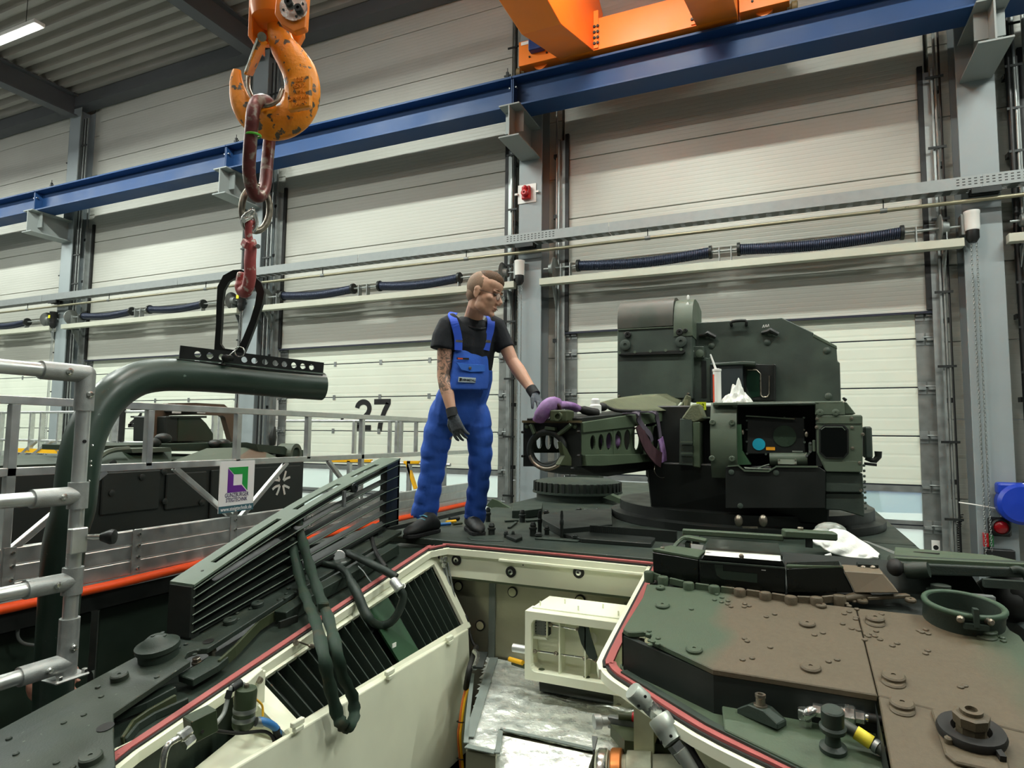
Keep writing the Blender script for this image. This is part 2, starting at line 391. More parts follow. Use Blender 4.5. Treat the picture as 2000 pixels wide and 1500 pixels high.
# ------------------------------------------------------------------ gates
GS = [.06, .88, 1.64, 2.15, 2.785, 3.42, 4.06, 4.50]     # section seams; the two lower ones glazed
gatelab = ['right', 'first']
hinge_xs = [-2.0, -1.15, -.1, .95, 2.0]
def gate(gx, idx):
    t = thing('door_%d' % idx, None, None, (gx, YG, 0), kind='structure')
    for k, (a, b) in enumerate(zip(GS[:-1], GS[1:])):
        glazed = k in (1, 2) and True
        if not glazed:
            MB().bx(gx-2.5, gx+2.5, YG, YG+.045, a+.008, b-.008).build('gate_panel', M_DOOR, t, bevel=.005)
        else:
            n = 4; w = 4.7/n; fr = MB(); fr.bx(gx-2.5, gx+2.5, YG, YG+.045, a+.008, a+.06); fr.bx(gx-2.5, gx+2.5, YG, YG+.045, b-.09 if k == 2 else b-.05, b-.008)
            for j in range(n+1):
                x = gx-2.35+j*w; fr.bx(x-(.15 if j == 0 else .03), x+(.15 if j == n else .03), YG, YG+.045, a+.06, b-.05)
            fo = fr.build('window_frame', M_GALV, t)
            for j in range(n):
                x = gx-2.35+j*w; MB().bx(x+.03, x+w-.03, YG+.018, YG+.026, a+.06, b-.09 if k == 2 else b-.05).build('window_pane', M_GLASSW, fo)
        if k < 6: MB().bx(gx-2.5, gx+2.5, YG+.01, YG+.04, b-.01, b+.01).build('seam_strip', M_DARKSEAM, t)
        # end caps, hinges and roller carriers
        for s in (-1, 1):
            x = gx+s*2.42; MB().bx(x-.1, x+.1, YG-.012, YG-.001, a+.01, b-.01).build('end_cap', M_GALVD, t)
            if k < 7:
                zz = b if k < 6 else b-.12
                for q in (-.055, .055):
                    hb = MB().bx(x+q-.045, x+q+.045, YG-.02, YG-.012, zz-.09, zz+.07); hb.bx(x+q-.04, x+q+.04, YG-.06, YG-.02, zz-.035, zz-.005)
                    hb.build('roller_hinge', M_GALV, t)
                MB().cyl((x-s*.02, YG-.045, zz+.01), (x+s*.2, YG-.045, zz+.01), .008, 8).build('roller_axle', M_GALV, t, smooth=40)
        if k in (3, 4, 5):
            for hx in hinge_xs[1:-1]:
                MB().bx(gx+hx-.03, gx+hx+.03, YG-.008, YG-.001, b-.045, b+.045).build('hinge', M_GALV, t)
    # vertical lift tracks
    for s in (-1, 1):
        x = gx+s*2.545; tr = MB()
        tr.bx(x-.045, x+.045, YW-.045, YW-.03, .02, 7.6); tr.bx(x+s*.04-.012, x+s*.04+.012, YW-.12, YW-.03, .02, 7.6)
        tr.build('track', M_GALV, t)
        MB().tube([(x+s*.08, YW-.1, .02), (x+s*.08, YW-.1, 8.2)], .018, 8).build('track_tube', M_GALV, t, smooth=40)
        MB().bx(x-s*.075-.03, x-s*.075+.03, YW-.05, YW-.005, 4.42, 7.7).build('track_seal', M_BLACK, t)
        for z in [1.2+1.02*k for k in range(7)]:
            MB().bx(x+s*.1-.03, x+s*.1+.03, YW-.12, YW-.02, z-.03, z+.03).build('track_clip', M_DARKST, t)
    MB().bx(gx-2.5, gx+2.5, YW-.03, YW-.004, 4.375, 4.405).build('lintel_seal', M_DARKSEAM, t)
    return t
gates = []
for i in range(len(XC)-1):
    if i == 0: continue
    gx = (XC[i]+XC[i+1])/2; gates.append(gate(gx, i))
gate((XC[0]+XC[1])/2, 6)
# painted gate numbers
def digit(ch):
    """bold grotesque digit as a stroked path in a 0..1 x 0..1 box (width .62)"""
    cs = lambda cx, cy, rx, ry, a, b, n: [(cx+rx*math.cos(math.radians(a+(b-a)*k/n)), cy+ry*math.sin(math.radians(a+(b-a)*k/n))) for k in range(n+1)]
    if ch == '2': return [cs(.31, .70, .22, .215, 175, -20, 12)+[(.47, .53), (.30, .36), (.14, .20), (.10, .085)], [(.03, .085), (.60, .085)]]
    if ch == '7': return [[(.03, .915), (.60, .915)], [(.52, .86), (.40, .62), (.32, .40), (.26, .18), (.24, 0)]]
    return [cs(.31, .735, .19, .18, 0, 360, 18), cs(.31, .28, .225, .20, 0, 360, 18)]
def number(txt, px, gi):
    p0 = onY(*px[0], YG-.004); p1 = onY(*px[1], YG-.004); h = p0.z-p1.z; W = (p1.x-p0.x)/len(txt)
    for i, ch in enumerate(txt):
        mb = MB(); kx = W/.66
        for st in digit(ch):
            pts = [V((p0.x+W*i+u*kx, YG-.004, p1.z+v*h)) for u, v in st]
            cl = (pts[0]-pts[-1]).length < 1e-4
            mb.strip(pts[:-1] if cl else pts, .004, .17*h, (0, 1, 0), closed=cl)
        mb.build('gate_numeral', M_NUM, gates[gi])
number('27', ((693, 780), (765, 841)), 1)
number('28', ((251, 795), (312, 835)), 2)

# ------------------------------------------------------------------ torsion springs, shafts and white carrier rails over the gates
SHAFTS = []
sprlab = {0: 'beyond the right column', 1: 'over the gate behind the turret', 2: 'behind the standing worker', 3: 'behind the black lifting eye', 4: 'over the far left gate'}
YS, ZS = 9.2, 5.38
for i in range(len(XC)-1):
    gx = (XC[i]+XC[i+1])/2
    t = thing('spring_shaft', 'torsion spring shaft on a pale carrier rail '+sprlab[i], 'spring shaft', (gx, YS, 5.1), 'gate spring shafts'); SHAFTS.append(t)
    MB().bx(gx-2.79, gx+2.79, YS-.09, YS+.03, 5.11, 5.215).build('carrier_rail', M_WHITEP, t, bevel=.004)
    MB().cyl((gx-2.75, YS, ZS), (gx+2.95, YS, ZS), .016, 10).build('shaft', M_GALV, t, smooth=40)
    for (a, b) in ((-2.17, -.20), (.18, 2.15)):
        if i != 1: a, b = (a+.05, b-.25) if a < 0 else (a-.05, b-.4)
        sp = MB(); n = 78; pts = []
        for k in range(n*10+1):
            u = k/(n*10); x = gx+a+(b-a)*u; ph = 2*math.pi*k/10; sag = -.05*math.sin(math.pi*u)
            pts.append((x, YS+.066*math.sin(ph), ZS+.066*math.cos(ph)+sag))
        sp.tube(pts, .0145, 5); sp.tube([(gx+a+(b-a)*q/8, YS, ZS-.05*math.sin(math.pi*q/8)) for q in range(9)], .055, 10)
        sp.build('torsion_spring', M_SPRING, t, smooth=60)
        for e in (a, b):
            MB().cyl((gx+e-.02, YS, ZS), (gx+e+.02, YS, ZS), .095, 16).build('spring_cone', M_DARKST, t, smooth=30)
    for e in (-2.45, -2.3, -.08, .08, 2.3, 2.62) if i == 1 else (-2.5, -2.25, -.3, -.12, 1.75, 2.6):
        MB().bx(gx+e-.006, gx+e+.006, YS-.05, YS+.05, 5.215, ZS+.05).bx(gx+e-.04, gx+e+.04, YS-.05, YS+.05, 5.215, 5.223).build('shaft_bracket', M_GALV, t)
    for s in (-1, 1):
        MB().lathe((gx+s*2.56, YS, ZS), (s, 0, 0), [(.17, -.012), (.18, 0), (.09, .02), (.07, .09)], 24).build('cable_drum', M_GALVD, t, smooth=30)
    for s in (-1, 1):
        x = gx+s*2.62
        MB().prism([(x, YS+.03, 5.11), (x, YW+.04, 5.11), (x, YW+.04, 4.45)], (.012, 0, 0)).build('gusset', M_BRKT, t)

# hoist drives hanging off the shafts, with hand chains
def chain_links(mb, a, b, r=.009, l=.035):
    a, b = V(a), V(b); d = b-a; n = int(d.length/(l*.78)); d.normalize(); u, w, _ = frame(d)
    for k in range(n):
        c = a+d*(l*.78*(k+.5)); e = u if k % 2 else w
        pts = [c+d*(math.cos(t)*l/2)+e*(math.sin(t)*l*.30) for t in [2*math.pi*j/6 for j in range(6)]]
        mb.tube(pts, .0042, 4, closed=True)
    return mb
def drive(i, white, lab):
    gx = (XC[i]+XC[i+1])/2; x = gx+2.86; root = SHAFTS[i]
    zc = ZS+.02
    t = MB().bx(x-.05, x-.02, YS-.05, YS+.05, zc-.1, zc+.1).build('gate_drive', M_GALVD, root, label=lab)
    MB().bx(x-.09, x-.05, YS-.06, YS+.09, zc-.14, zc+.12).build('gear_plate', M_GALVD, t, bevel=.004)
    MB().lathe((x+.02, YS-.06, zc-.1), (0, 0, 1), [(.075, 0), (.08, .03), (.08, .2), (.085, .21), (.085, .24), (.05, .25)], 18).build('motor_housing', M_WHITE if white else M_BLACK, t, smooth=35)
    MB().lathe((x+.02, YS-.06, zc-.25), (0, 0, 1), [(.04, 0), (.07, .05), (.07, .15)], 14).build('chain_guide', M_BLACK, t, smooth=35)
    if not white: MB().bx(x-.03, x+.03, YS-.15, YS-.135, zc-.02, zc+.05).build('warning_sticker', mat('yellow_sticker', '#e8df1e', .5), t)
    for dx in (0, .055):
        chain_links(MB(), (x+dx, YS-.06, zc-.25), (x+dx, YS-.06, .9)).build('hand_chain', M_GALV, t)
    return t
drive(1, True, 'white gate drive with long hand chain beside the right column')
drive(2, True, 'white gate drive with hand chain behind the worker\'s head')
drive(3, False, 'black gate drive beside the hanging black lifting eye')
drive(4, False, 'black gate drive with yellow sticker over the tube railing')

# ------------------------------------------------------------------ cable tray and conduit along the wall
M_TRAYM = mat('tray_zinc', '#8d9291', .55, .6, .1, 9)
t = thing('cable_tray', 'perforated galvanised cable tray running along the whole gate wall', 'cable tray', (-8, 9.1, 5.7))
for i in range(8):
    x0, x1 = -30+4.6*i, -30+4.6*(i+1)-.012
    MB().bx(x0, x1, 9.0, 9.006, 5.79, 5.94).build('tray_side', M_TRAYM, t); MB().bx(x0, x1, 9.19, 9.196, 5.79, 5.94).build('tray_side', M_TRAYM, t)
    bt = MB(); nh = 28
    for r_ in range(4):
        plate_holes(bt, ((x0+x1)/2, 9.024+.0475*r_, 5.79), (1, 0, 0), (0, 1, 0), x1-x0, .0475, .004, [((k+.5-nh/2)*(x1-x0)/nh, 0, .045, .012) for k in range(nh)], 8)
    tag(bt.build('tray_floor', M_GALVD, t), kind='stuff')
for x in XC:
    for k in range(3): MB().bx(x-.15, x+.15, 9.0+.07*k, 9.03+.07*k, 5.72, 5.785).build('tray_support', M_DARKST, t)
ho = MB()
for cx in (XC[1], XC[2]):
    for k in range(14):
        for r_ in range(3):
            ho.bx(cx-.3+.06*k, cx-.3+.06*k+.03, 8.9985, 8.9999, 5.83+.035*r_, 5.842+.035*r_)
tag(ho.build('tray_slots', M_BLACK, t), kind='stuff')
t = thing('conduit_pipe', 'thin brown-grey conduit pipe hung under the cable tray', 'pipe', (-8, 9.1, 5.6))
MB().tube([(-30, 9.08, 5.655), (12, 9.08, 5.655)], .025, 10).build('pipe', M_PIPE, t, smooth=50)
for k in range(14):
    x = 10.2-3.01*k; MB().bx(x-.006, x+.006, 9.075, 9.085, 5.68, 5.79).build('pipe_hanger', M_DARKST, t)
    MB().tube([(x-.04, 9.08, 5.655), (x+.04, 9.08, 5.655)], .031, 10).build('pipe_sleeve', M_GALVD, t, smooth=40)

# ------------------------------------------------------------------ blue crane runway beams on grey brackets
bl = ['blue crane runway beam past the right column', 'blue crane runway beam under the orange crane', 'blue crane runway beam between hook and middle column', 'blue crane runway beam left of the orange hook', 'blue crane runway beam at the far left']
BEAMS = []
YB0, YB1, ZB0, ZB1 = 8.46, 8.86, 7.76, 8.25
for i in range(len(XC)-1):
    x1, x0 = XC[i]-.004, XC[i+1]+.004; yc = (YB0+YB1)/2
    t = thing('runway_beam', bl[i], 'crane beam', ((x0+x1)/2, yc, ZB0), 'crane runway beams')
    BEAMS.append(t)
    MB().bx(x0, x1, YB0, YB1, ZB0, ZB0+.03).build('bottom_flange', M_BLUE, t, bevel=.003)
    MB().bx(x0, x1, YB0, YB1, ZB1-.035, ZB1).build('top_flange', M_BLUE, t, bevel=.003)
    MB().bx(x0, x1, yc-.012, yc+.012, ZB0+.03, ZB1-.035).build('web', M_BLUE, t)
    for e in (x0+.01, x1-.01): MB().bx(e-.008, e+.008, YB0+.02, YB1-.02, ZB0+.03, ZB1-.035).build('end_stiffener', M_BLUE, t)
    for e in (x0+.05, x1-.05):
        for yy in (YB0+.08, ): MB().hexbolt((e, yy, ZB1-.17), (0, -1, 0), .014, .05).build('bolt', M_GALV, t)
    MB().bx(x0, x1, yc-.03, yc+.03, ZB1, ZB1+.045).build('rail', M_DARKST, t, bevel=.008)
brlab = ['beyond the right edge', 'on the right column under the beam end', 'above the red alarm sounder', 'behind the red lifting link', 'on the far left column', 'on the outermost left column']
for i, x in enumerate(XC):
    t = thing('beam_bracket', 'grey I-section console bracket '+brlab[i], 'bracket', (x, 8.9, 7.2), 'runway beam brackets')
    y0, y1 = 8.36, 9.25; zt, zb = ZB0-.002, 7.24
    MB().bx(x-.17, x+.17, y0, y1, zt-.025, zt).build('top_flange', M_BRKT, t, bevel=.003)
    MB().bx(x-.17, x+.17, y0, y1, zb, zb+.025).build('bottom_flange', M_BRKT, t, bevel=.003)
    MB().bx(x-.01, x+.01, y0, y1, zb+.025, zt-.025).build('web', M_BRKT, t)
    for s in (-1, 1): MB().bx(x+s*.012, x+s*.15, y0+.22, y0+.24, zb+.16, zt-.025).build('stiffener', M_BRKT, t)

# ------------------------------------------------------------------ vertical cable runs beside the columns
for i, x in enumerate(XC[1:5]):
    t = thing('cable_run', 'black cable ladder running up left of '+['the right column', 'the middle column', 'the column behind the lifting eye', 'the far left column'][i], 'cable ladder', (x-.3, 9.4, 0), 'vertical cable ladders')
    for k in range(4 if i > 1 else 2):
        MB().tube([(x-.34-.045*k, 9.42, .05), (x-.34-.045*k, 9.42, 10.3)], .013, 6).build('cable', M_BLACK if k % 2 == 0 else M_GALVD, t, smooth=50)
    for k in range(10): MB().bx(x-.5, x-.3, 9.39, 9.405, .8+.95*k, .83+.95*k).build('cable_clamp', M_DARKST, t)
    if i == 0:
        for k, dx in enumerate((.38, .44, .55)):
            MB().tube([(x+dx, 9.4, .05), (x+dx, 9.4, 8.5)], .02 if k else .035, 8).build('cable', M_BLACK if k == 0 else M_GALV, t, smooth=50)
        for k in range(14): MB().bx(x+.34, x+.52, 9.37, 9.38, .8+.55*k, .83+.55*k).build('cable_clamp', M_DARKST, t)
# cables bundle in the dark recess right of the two left columns
for i in (3, 4):
    x = XC[i]; t = thing('conduit_bundle', 'bundle of vertical conduits '+('behind the hook chain' if i == 3 else 'in the left roof corner'), 'conduits', (x+.3, 9.3, 0), 'conduit bundles')
    for k in range(4): MB().tube([(x+.27+.05*k, 9.3, .05), (x+.27+.05*k, 9.3, 10.3)], .012, 6).build('conduit', (M_BLACK, M_GALV)[k % 2], t, smooth=50)
    for z in (6.2, 6.9, 8.7, 9.6): MB().bx(x+.24, x+.46, 9.27, 9.285, z, z+.03).build('clamp', M_DARKST, t)
# small black limit switches standing above the beam
for i, x in enumerate(XC[2:5]):
    sw = MB()
    for k in range(4): sw.bx(x-.34, x-.30, 8.98, 9.02, 8.2+.13*k, 8.29+.13*k).bx(x-.38, x-.26, 8.99, 9.01, 8.22+.13*k, 8.245+.13*k)
    sw.bx(x-.325, x-.315, 8.995, 9.005, 8.1, 8.75)
    sw.bx(x-.325, x-.315, 8.80, 9.0, 8.11, 8.125); sw.build('terminal_strip', M_BLACK, BEAMS[i+2])

# ------------------------------------------------------------------ things on the columns
x = XC[2]; p = onY(1028, 378, 9.24); a, b = onY(1012, 363, 9.24), onY(1047, 394, 9.24)
t = thing('alarm_sounder', 'red alarm sounder on a white plate on the middle column', 'alarm', (p.x, 9.24, b.z))
MB().bx(a.x, b.x, 9.235, 9.248, b.z, a.z).build('back_plate', M_WHITE, t, bevel=.003)
c = onY(1028, 377, 9.2)
MB().bx(c.x-.075, c.x+.075, 9.16, 9.235, c.z-.11, c.z+.11).build('sounder_body', M_RED, t, bevel=.02, seg=2)
MB().lathe((c.x, 9.16, c.z-.02), (0, -1, 0), [(.06, 0), (.06, .05), (.04, .07), (.015, .07), (.012, .03)], 16).build('horn', M_RED, t, smooth=35)
MB().lathe((c.x, 9.16, c.z+.07), (0, -1, 0), [(.04, 0), (.035, .04), (0, .05)], 12).build('beacon_lens', M_RED, t, smooth=35)
for s in (-1, 1): MB().bx(c.x+s*.16, c.x+s*.21, 9.2, 9.235, c.z-.01, c.z+.02).build('plate_clip', M_WHITE, t)
# hose reel
c = onY(1996, 985, 9.05)
t = thing('hose_reel', 'blue round hose reel with white oval label on the right column', 'hose reel', (c.x, 9.1, c.z-.25))
MB().lathe((c.x, 9.2, c.z), (0, -1, 0), [(.21, 0), (.235, .03), (.235, .15), (.20, .19), (.06, .2)], 32).build('reel_case', mat('hose_reel_blue', '#1538a8', .35, 0, .05), t, smooth=40)
MB().bx(c.x-.22, c.x+.1, 9.05, 9.2, c.z+.1, c.z+.24).build('hose_outlet', mat('hose_reel_blue', '#1538a8'), t, bevel=.03, seg=2)
MB().lathe((c.x-.1, 9.018, c.z+.06), (0, -1, 0), [(.035, 0), (.035, .004)], 16).build('label_badge', M_WHITE, t)
MB().lathe((c.x-.09, 9.018, c.z-.05), (0, -1, 0), [(.05, 0), (.05, .004)], 16).build('label_badge', M_WHITE, t)
# red signal lamp
c = onY(1955, 1030, 9.15); t = thing('signal_lamp', 'round red signal lamp in a black housing on the right column', 'lamp', (c.x, 9.2, c.z-.12))
MB().bx(c.x-.11, c.x+.11, 9.17, 9.25, c.z-.11, c.z+.11).build('lamp_housing', M_BLACK, t, bevel=.02)
MB().lathe((c.x, 9.17, c.z), (0, -1, 0), [(.1, 0), (.1, .03), (.085, .05), (.085, .03)], 20).build('bezel', M_BLACK, t, smooth=35)
MB().ell((c.x, 9.155, c.z), .083, .045, .083).build('lens', mat('red_lens', '#7d1016', .15, 0, .05), t, smooth=60)
MB().tube(bez([c+V((.02, .05, .12)), c+V((.0, .04, .2)), c+V((-.2, .05, .24)), c+V((-.38, .1, .26))]), .008, 6).build('supply_cable', M_WHITE, t, smooth=50)
c = onY(1931, 1055, 9.2); t = thing('pendant_switch', 'small red and green pull switch hanging on the right column', 'switch', (c.x, 9.2, c.z-.08))
MB().bx(c.x-.05, c.x, 9.18, 9.24, c.z-.08, c.z+.08).build('red_half', M_RED, t, bevel=.004)
MB().bx(c.x, c.x+.045, 9.18, 9.24, c.z-.07, c.z+.08).build('green_half', mat('green_plastic', '#1b6a33', .4), t, bevel=.004)
MB().tube([c+V((-.02, .01, .08)), c+V((-.02, .01, 3.2))], .006, 5).tube([c+V((.02, .01, .08)), c+V((.02, .01, 3.2))], .006, 5).build('cord', M_GALVD, t)
c = onY(1956, 1090, 9.12); t = thing('switch_box', 'black switch box with a small white knob low on the right column', 'switch box', (c.x, 9.15, c.z-.09))
MB().bx(c.x-.14, c.x+.14, 9.13, 9.25, c.z-.1, c.z+.09).build('box', M_BLACK, t, bevel=.008)
MB().cyl((c.x+.02, 9.13, c.z-.04), (c.x+.02, 9.115, c.z-.04), .018, 12).build('knob', M_WHITE, t)
# coiled control cable left of the column
c0 = onY(1877, 1005, 9.45); pts = []
for k in range(0, 26*8+1):
    u = k/(26*8); base = c0+V((-.05*math.sin(u*3), 0, -.75*u)); pts.append(base+V((.022*math.cos(k*math.pi/4), .022*math.sin(k*math.pi/4), 0)))
tag(MB().tube(pts, .007, 5).build('coiled_cable', M_BLACK, smooth=50), 'coiled black control cable hanging beside the right gate track', 'cable')
# safety edge sticker
c = onY(1828, 1068, YG-.02)
st = thing('gate_sticker', 'white instruction sticker on the right gate end cap', 'sticker', c)
MB().bx(c.x-.045, c.x+.045, YG-.016, YG-.013, c.z-.08, c.z+.08).build('sheet', M_WHITE, st)
MB().lathe((c.x, YG-.0162, c.z-.01), (0, -1, 0), [(.03, 0), (.03, .001)], 14).build('mark', M_NUM, st)

# ------------------------------------------------------------------ orange travelling crane at the top
YC0, YC1 = 8.42, 8.9
t = thing('travelling_crane', 'orange travelling crane with bolted girders on the blue runway beam', 'crane', (-1.4, 8.66, ZB1+.05))
a = onY(1023, 135, YC0); zc0 = ZB1+.06
def cz(px, py): return onY(px, py, YC0)
# end carriage running along x between two girders
p = [cz(1163, 97), cz(1360, 47), cz(1360, -40), cz(1163, 40)]
MB().prism([V((-2.55, YC0, 8.31)), V((-1.0, YC0, 8.31)), V((-1.0, YC0, 8.79)), V((-2.55, YC0, 8.79))], (0, .42, 0)).build('end_carriage', M_ORANGE, t, bevel=.004)
# main girders: deep boxes running back over the hall (toward -y), lower edge tapered near the rail
def girder(x0, x1):
    gb = MB()
    ys = [8.92, 8.42, 7.0, -13]; zb = [8.34, 8.31, 7.82, 7.82]; zt = [9.2, 9.45, 9.45, 9.45]
    loops = [[V((x0, y, b)), V((x1, y, b)), V((x1, y, tt)), V((x0, y, tt))] for y, b, tt in zip(ys, zb, zt)]
    gb.loft(loops); return gb.build('main_girder', M_ORANGE, t, bevel=.006)
girder(-3.0, -2.47); girder(-1.03, -.5)
def lug(px, py, w, h):
    q = cz(px, py); return q
# connecting plates with bolts
for x in (-2.43, -1.06):
    MB().bx(x-.035, x+.035, YC0-.02, YC0+.44, 8.33, 8.9).build('joint_plate', M_ORANGE, t)
for x in (-2.45, -2.40, -1.08, -1.05):
    for k in range(4):
        MB().hexbolt((x, YC0-.02, 8.40+.085*k), (0, -1, 0), .022, .02).build('bolt', M_DARKST, t)
# carriage heads with wheel, buffer and motor
for (x0, x1, s) in ((-3.66, -3.02, -1), (-.48, .13, 1)):
    MB().prism([V((x0, YC0+.02, 8.36)), V((x1, YC0+.02, 8.36)), V((x1, YC0+.02, 8.75)), V((x0, YC0+.02, 8.75))], (0, .4, 0)).build('carriage_head', M_ORANGE, t, bevel=.004)
    xm = (x0+x1)/2
    MB().lathe((xm, YC0+.12, 8.42), (0, 1, 0), [(.12, 0), (.12, .05), (.1, .06), (.1, .2)], 24).build('wheel', M_ORANGE, t, smooth=35)
    xe = x0 if s < 0 else x1
    MB().lathe((xe, YC0+.2, 8.37), (s, 0, 0), [(.05, -.03), (.05, .02), (.075, .03), (.075, .09), (.06, .1)], 18).build('buffer', M_RUST, t, smooth=35)
    for dx in (-.14, .14): MB().hexbolt((xm+dx, YC0+.02, 8.47), (0, -1, 0), .016, .015).build('bolt', M_DARKST, t)
MB().bx(-3.46, -3.22, YC0-.1, YC0+.02, 8.5, 8.78).build('motor_box', mat('motor_blue', '#16306e', .4), t, bevel=.02, seg=2)
MB().bx(-3.62, -3.48, YC0+.01, YC0+.018, 8.68, 8.73).build('rating_plate', M_WHITE, t)
# ================================================================== crane hook and lifting gear
def c1(x, y, d): return P(x/2.857, y/2.857, d)             # zoomed crops of the photograph -> pixel
def c4(x, y, d): return P(x/2.857, 500+y/2.857, d)
def c7(x, y, d): return P(x/2.857, 975+y/2.857, d)
def c8(x, y): return (650+x/2.857, 975+y/2.857)
def c9(x, y): return (1300+x/2.857, 975+y/2.857)
def c5(x, y): return (650+x/2.857, 500+y/2.857)
def c6(x, y): return (1300+x/2.857, 500+y/2.857)
M_HOOK = mat('hook_orange_paint', '#f2931b', .42, .0, .06, 14, speck=('#5a5346', 20, .585, .62), bump=.15, bscale=60)
M_WORN = mat('worn_steel', '#8d8577', .35, .85, .2, 40)
M_REDLINK = mat('worn_red_link', '#5f2a27', .42, .3, .2, 30, col2='#857a6e', mix=(.52, .62), cscale=18)
M_REDHOOK = mat('red_hook_paint', '#a34a48', .45, .1, .15, 30, speck=('#b9aca0', 30, .58, .66))
M_BLKSTEEL = mat('black_painted_steel', '#141715', .45, .2, .15, 12)
M_TOOL = mat('tool_green_paint', '#2c3d33', .36, 0, .10, 5, speck=('#6f8076', 34, .70, .74))
M_ALU = mat('aluminium', '#c9ccc9', .38, .8, .10, 12)
M_ALUD = mat('cast_aluminium', '#a9aca9', .5, .7, .12, 30, bump=.1, bscale=200)
M_STAIN = mat('bright_steel', '#d5d6d0', .22, .95, .1, 30)
DH = 3.3; PXH = DH/FPX                                     # metres per pixel at the hook
VF, VR = -FWD.copy(), RGT.copy()
t = thing('crane_hook', 'large worn orange crane hook with swivel block and safety latch', 'crane hook', c1(1560, 780, DH))
hp = [(1555, 110, 62), (1560, 190, 66), (1578, 255, 72), (1625, 325, 84), (1668, 400, 94), (1688, 490, 99), (1678, 570, 101), (1640, 635, 103), (1575, 680, 98), (1500, 690, 92), (1425, 665, 80), (1370, 615, 66), (1338, 550, 54), (1322, 480, 41), (1318, 430, 32), (1322, 390, 22)]
pts = bez([c1(x, y, DH) for x, y, r in hp], 4); rr = []
for i in range(len(hp)-1):
    for q in range(4): rr.append((hp[i][2]*(1-q/4)+hp[i+1][2]*q/4)/2.857*PXH)
rr.append(hp[-1][2]/2.857*PXH)
u0 = VF.cross((pts[1]-pts[0]).normalized())
MB().tube(pts, rr, 20, flat=(1, .62), up=u0).build('hook_body', M_HOOK, t, smooth=60)
# raised maker's block with the stamped lines
lc = c1(1668, 515, DH-.155); X = (c1(1730, 500, DH)-c1(1620, 520, DH)).normalized(); Yv = UPV
MB().box(lc+FWD*.02, (.115, .16, .04), X, Yv).build('stamp_block', M_HOOK, t, bevel=.006)
for i, s in enumerate(('12.5', 'RSN 5', 'V-M-L', 'DIN15401', '10-160')):
    text_obj('stamp_line', s, M_HOOK, .032, lc-FWD*.001+Yv*(.062-.030*i), X, Yv, t, .004, sx=.8)
# worn bright wear bar inside the hook mouth
MB().tube(bez([c1(1385, 430, DH-.02), c1(1388, 500, DH-.05), c1(1430, 575, DH-.07), c1(1490, 590, DH-.07), c1(1550, 560, DH-.06), c1(1575, 500, DH-.04)], 5), .012, 8).build('wear_edge', M_WORN, t, smooth=60)
# latch
la, lb = c1(1470, 225, DH-.1), c1(1385, 420, DH-.04)
MB().bar(la, lb, .10, .012, up=VR).build('safety_latch', M_HOOK, t, bevel=.004)
MB().bar(c1(1440, 215, DH-.14), c1(1372, 400, DH-.09), .012, .012).build('latch_edge', M_STAIN, t)
MB().cyl(c1(1462, 205, DH-.16), c1(1462, 205, DH+.02), .022, 14).build('latch_pin', M_WORN, t, smooth=40)
# swivel block
MB().lathe(c1(1535, 120, DH), UPV, [(.07, -.02), (.115, .0), (.125, .05), (.125, .24)], 24).build('crosshead', M_ORANGE, t, smooth=35)
def cheek(xs, d, th, nm):
    return MB().prism([c1(x, y, d) for x, y in xs], FWD*th).build(nm, M_ORANGE, t, bevel=.005)
cheek([(1545, -60), (1530, 75), (1567, 135), (1640, 178), (1705, 155), (1718, -60)], DH-.19, .045, 'cheek_plate')
cheek([(1400, -60), (1385, 195), (1412, 245), (1660, 245), (1690, 190), (1690, -60)], DH+.12, .045, 'cheek_plate')
MB().prism([c1(1390, -60, DH-.05), c1(1382, 200, DH-.05), c1(1408, 225, DH-.05), c1(1412, -60, DH-.05)], FWD*.17).build('side_plate', M_ORANGE, t, bevel=.004)
bc = c1(1640, 45, DH-.192)
MB().lathe(bc, VF, [(.068, 0), (.068, .010)], 24).build('axle_cap', M_STAIN, t)
for dx, dy in ((-26, -25), (28, 8)): MB().lathe(c1(1640+dx, 45+dy, DH-.203), VF, [(.019, 0), (.019, .02), (.008, .02), (.008, .008)], 14).build('cap_bolt', M_DARKST, t)
for k in range(4): MB().cyl(bc+VF*.01+VR*(.05*math.cos(k*1.57+.3))+UPV*(.05*math.sin(k*1.57+.3)), bc+VF*.013+VR*(.05*math.cos(k*1.57+.3))+UPV*(.05*math.sin(k*1.57+.3)), .006, 8).build('cap_rivet', M_DARKST, t)

# long master link hung in the hook
t0 = [c1(1470, 560, DH-.02), c1(1420, 590, DH-.16), c1(1400, 760, DH-.17), c1(1390, 960, DH-.13), c1(1415, 1075, DH-.08), c1(1450, 1095, DH-.03), c1(1478, 1040, DH+.04), c1(1492, 900, DH+.10), c1(1505, 760, DH+.12), c1(1508, 600, DH+.08)]
t = thing('master_link', 'long worn red and steel oval link hanging in the hook', 'chain link', c1(1450, 1110, DH))
MB().tube(bez(t0, 6, True), .032, 12, closed=True).build('ring', M_REDLINK, t, smooth=70)
gb = c1(1413, 755, DH-.17); MB().tube(circ(gb, UPV, .034, 14), .006, 6, closed=True).build('tie', mat('green_cable_tie', '#58b92e', .5), t, smooth=60)
# connecting ring
rc = c1(1427, 1165, DH)
ro = [c1(1427+78*math.cos(a), 1165+125*math.sin(a), DH+.05*math.cos(a)) for a in [2*math.pi*k/28 for k in range(28)]]
tag(MB().tube(ro, .017, 10, closed=True).build('connecting_ring', M_WORN, smooth=70), 'oval steel ring below the long red link', 'chain link')
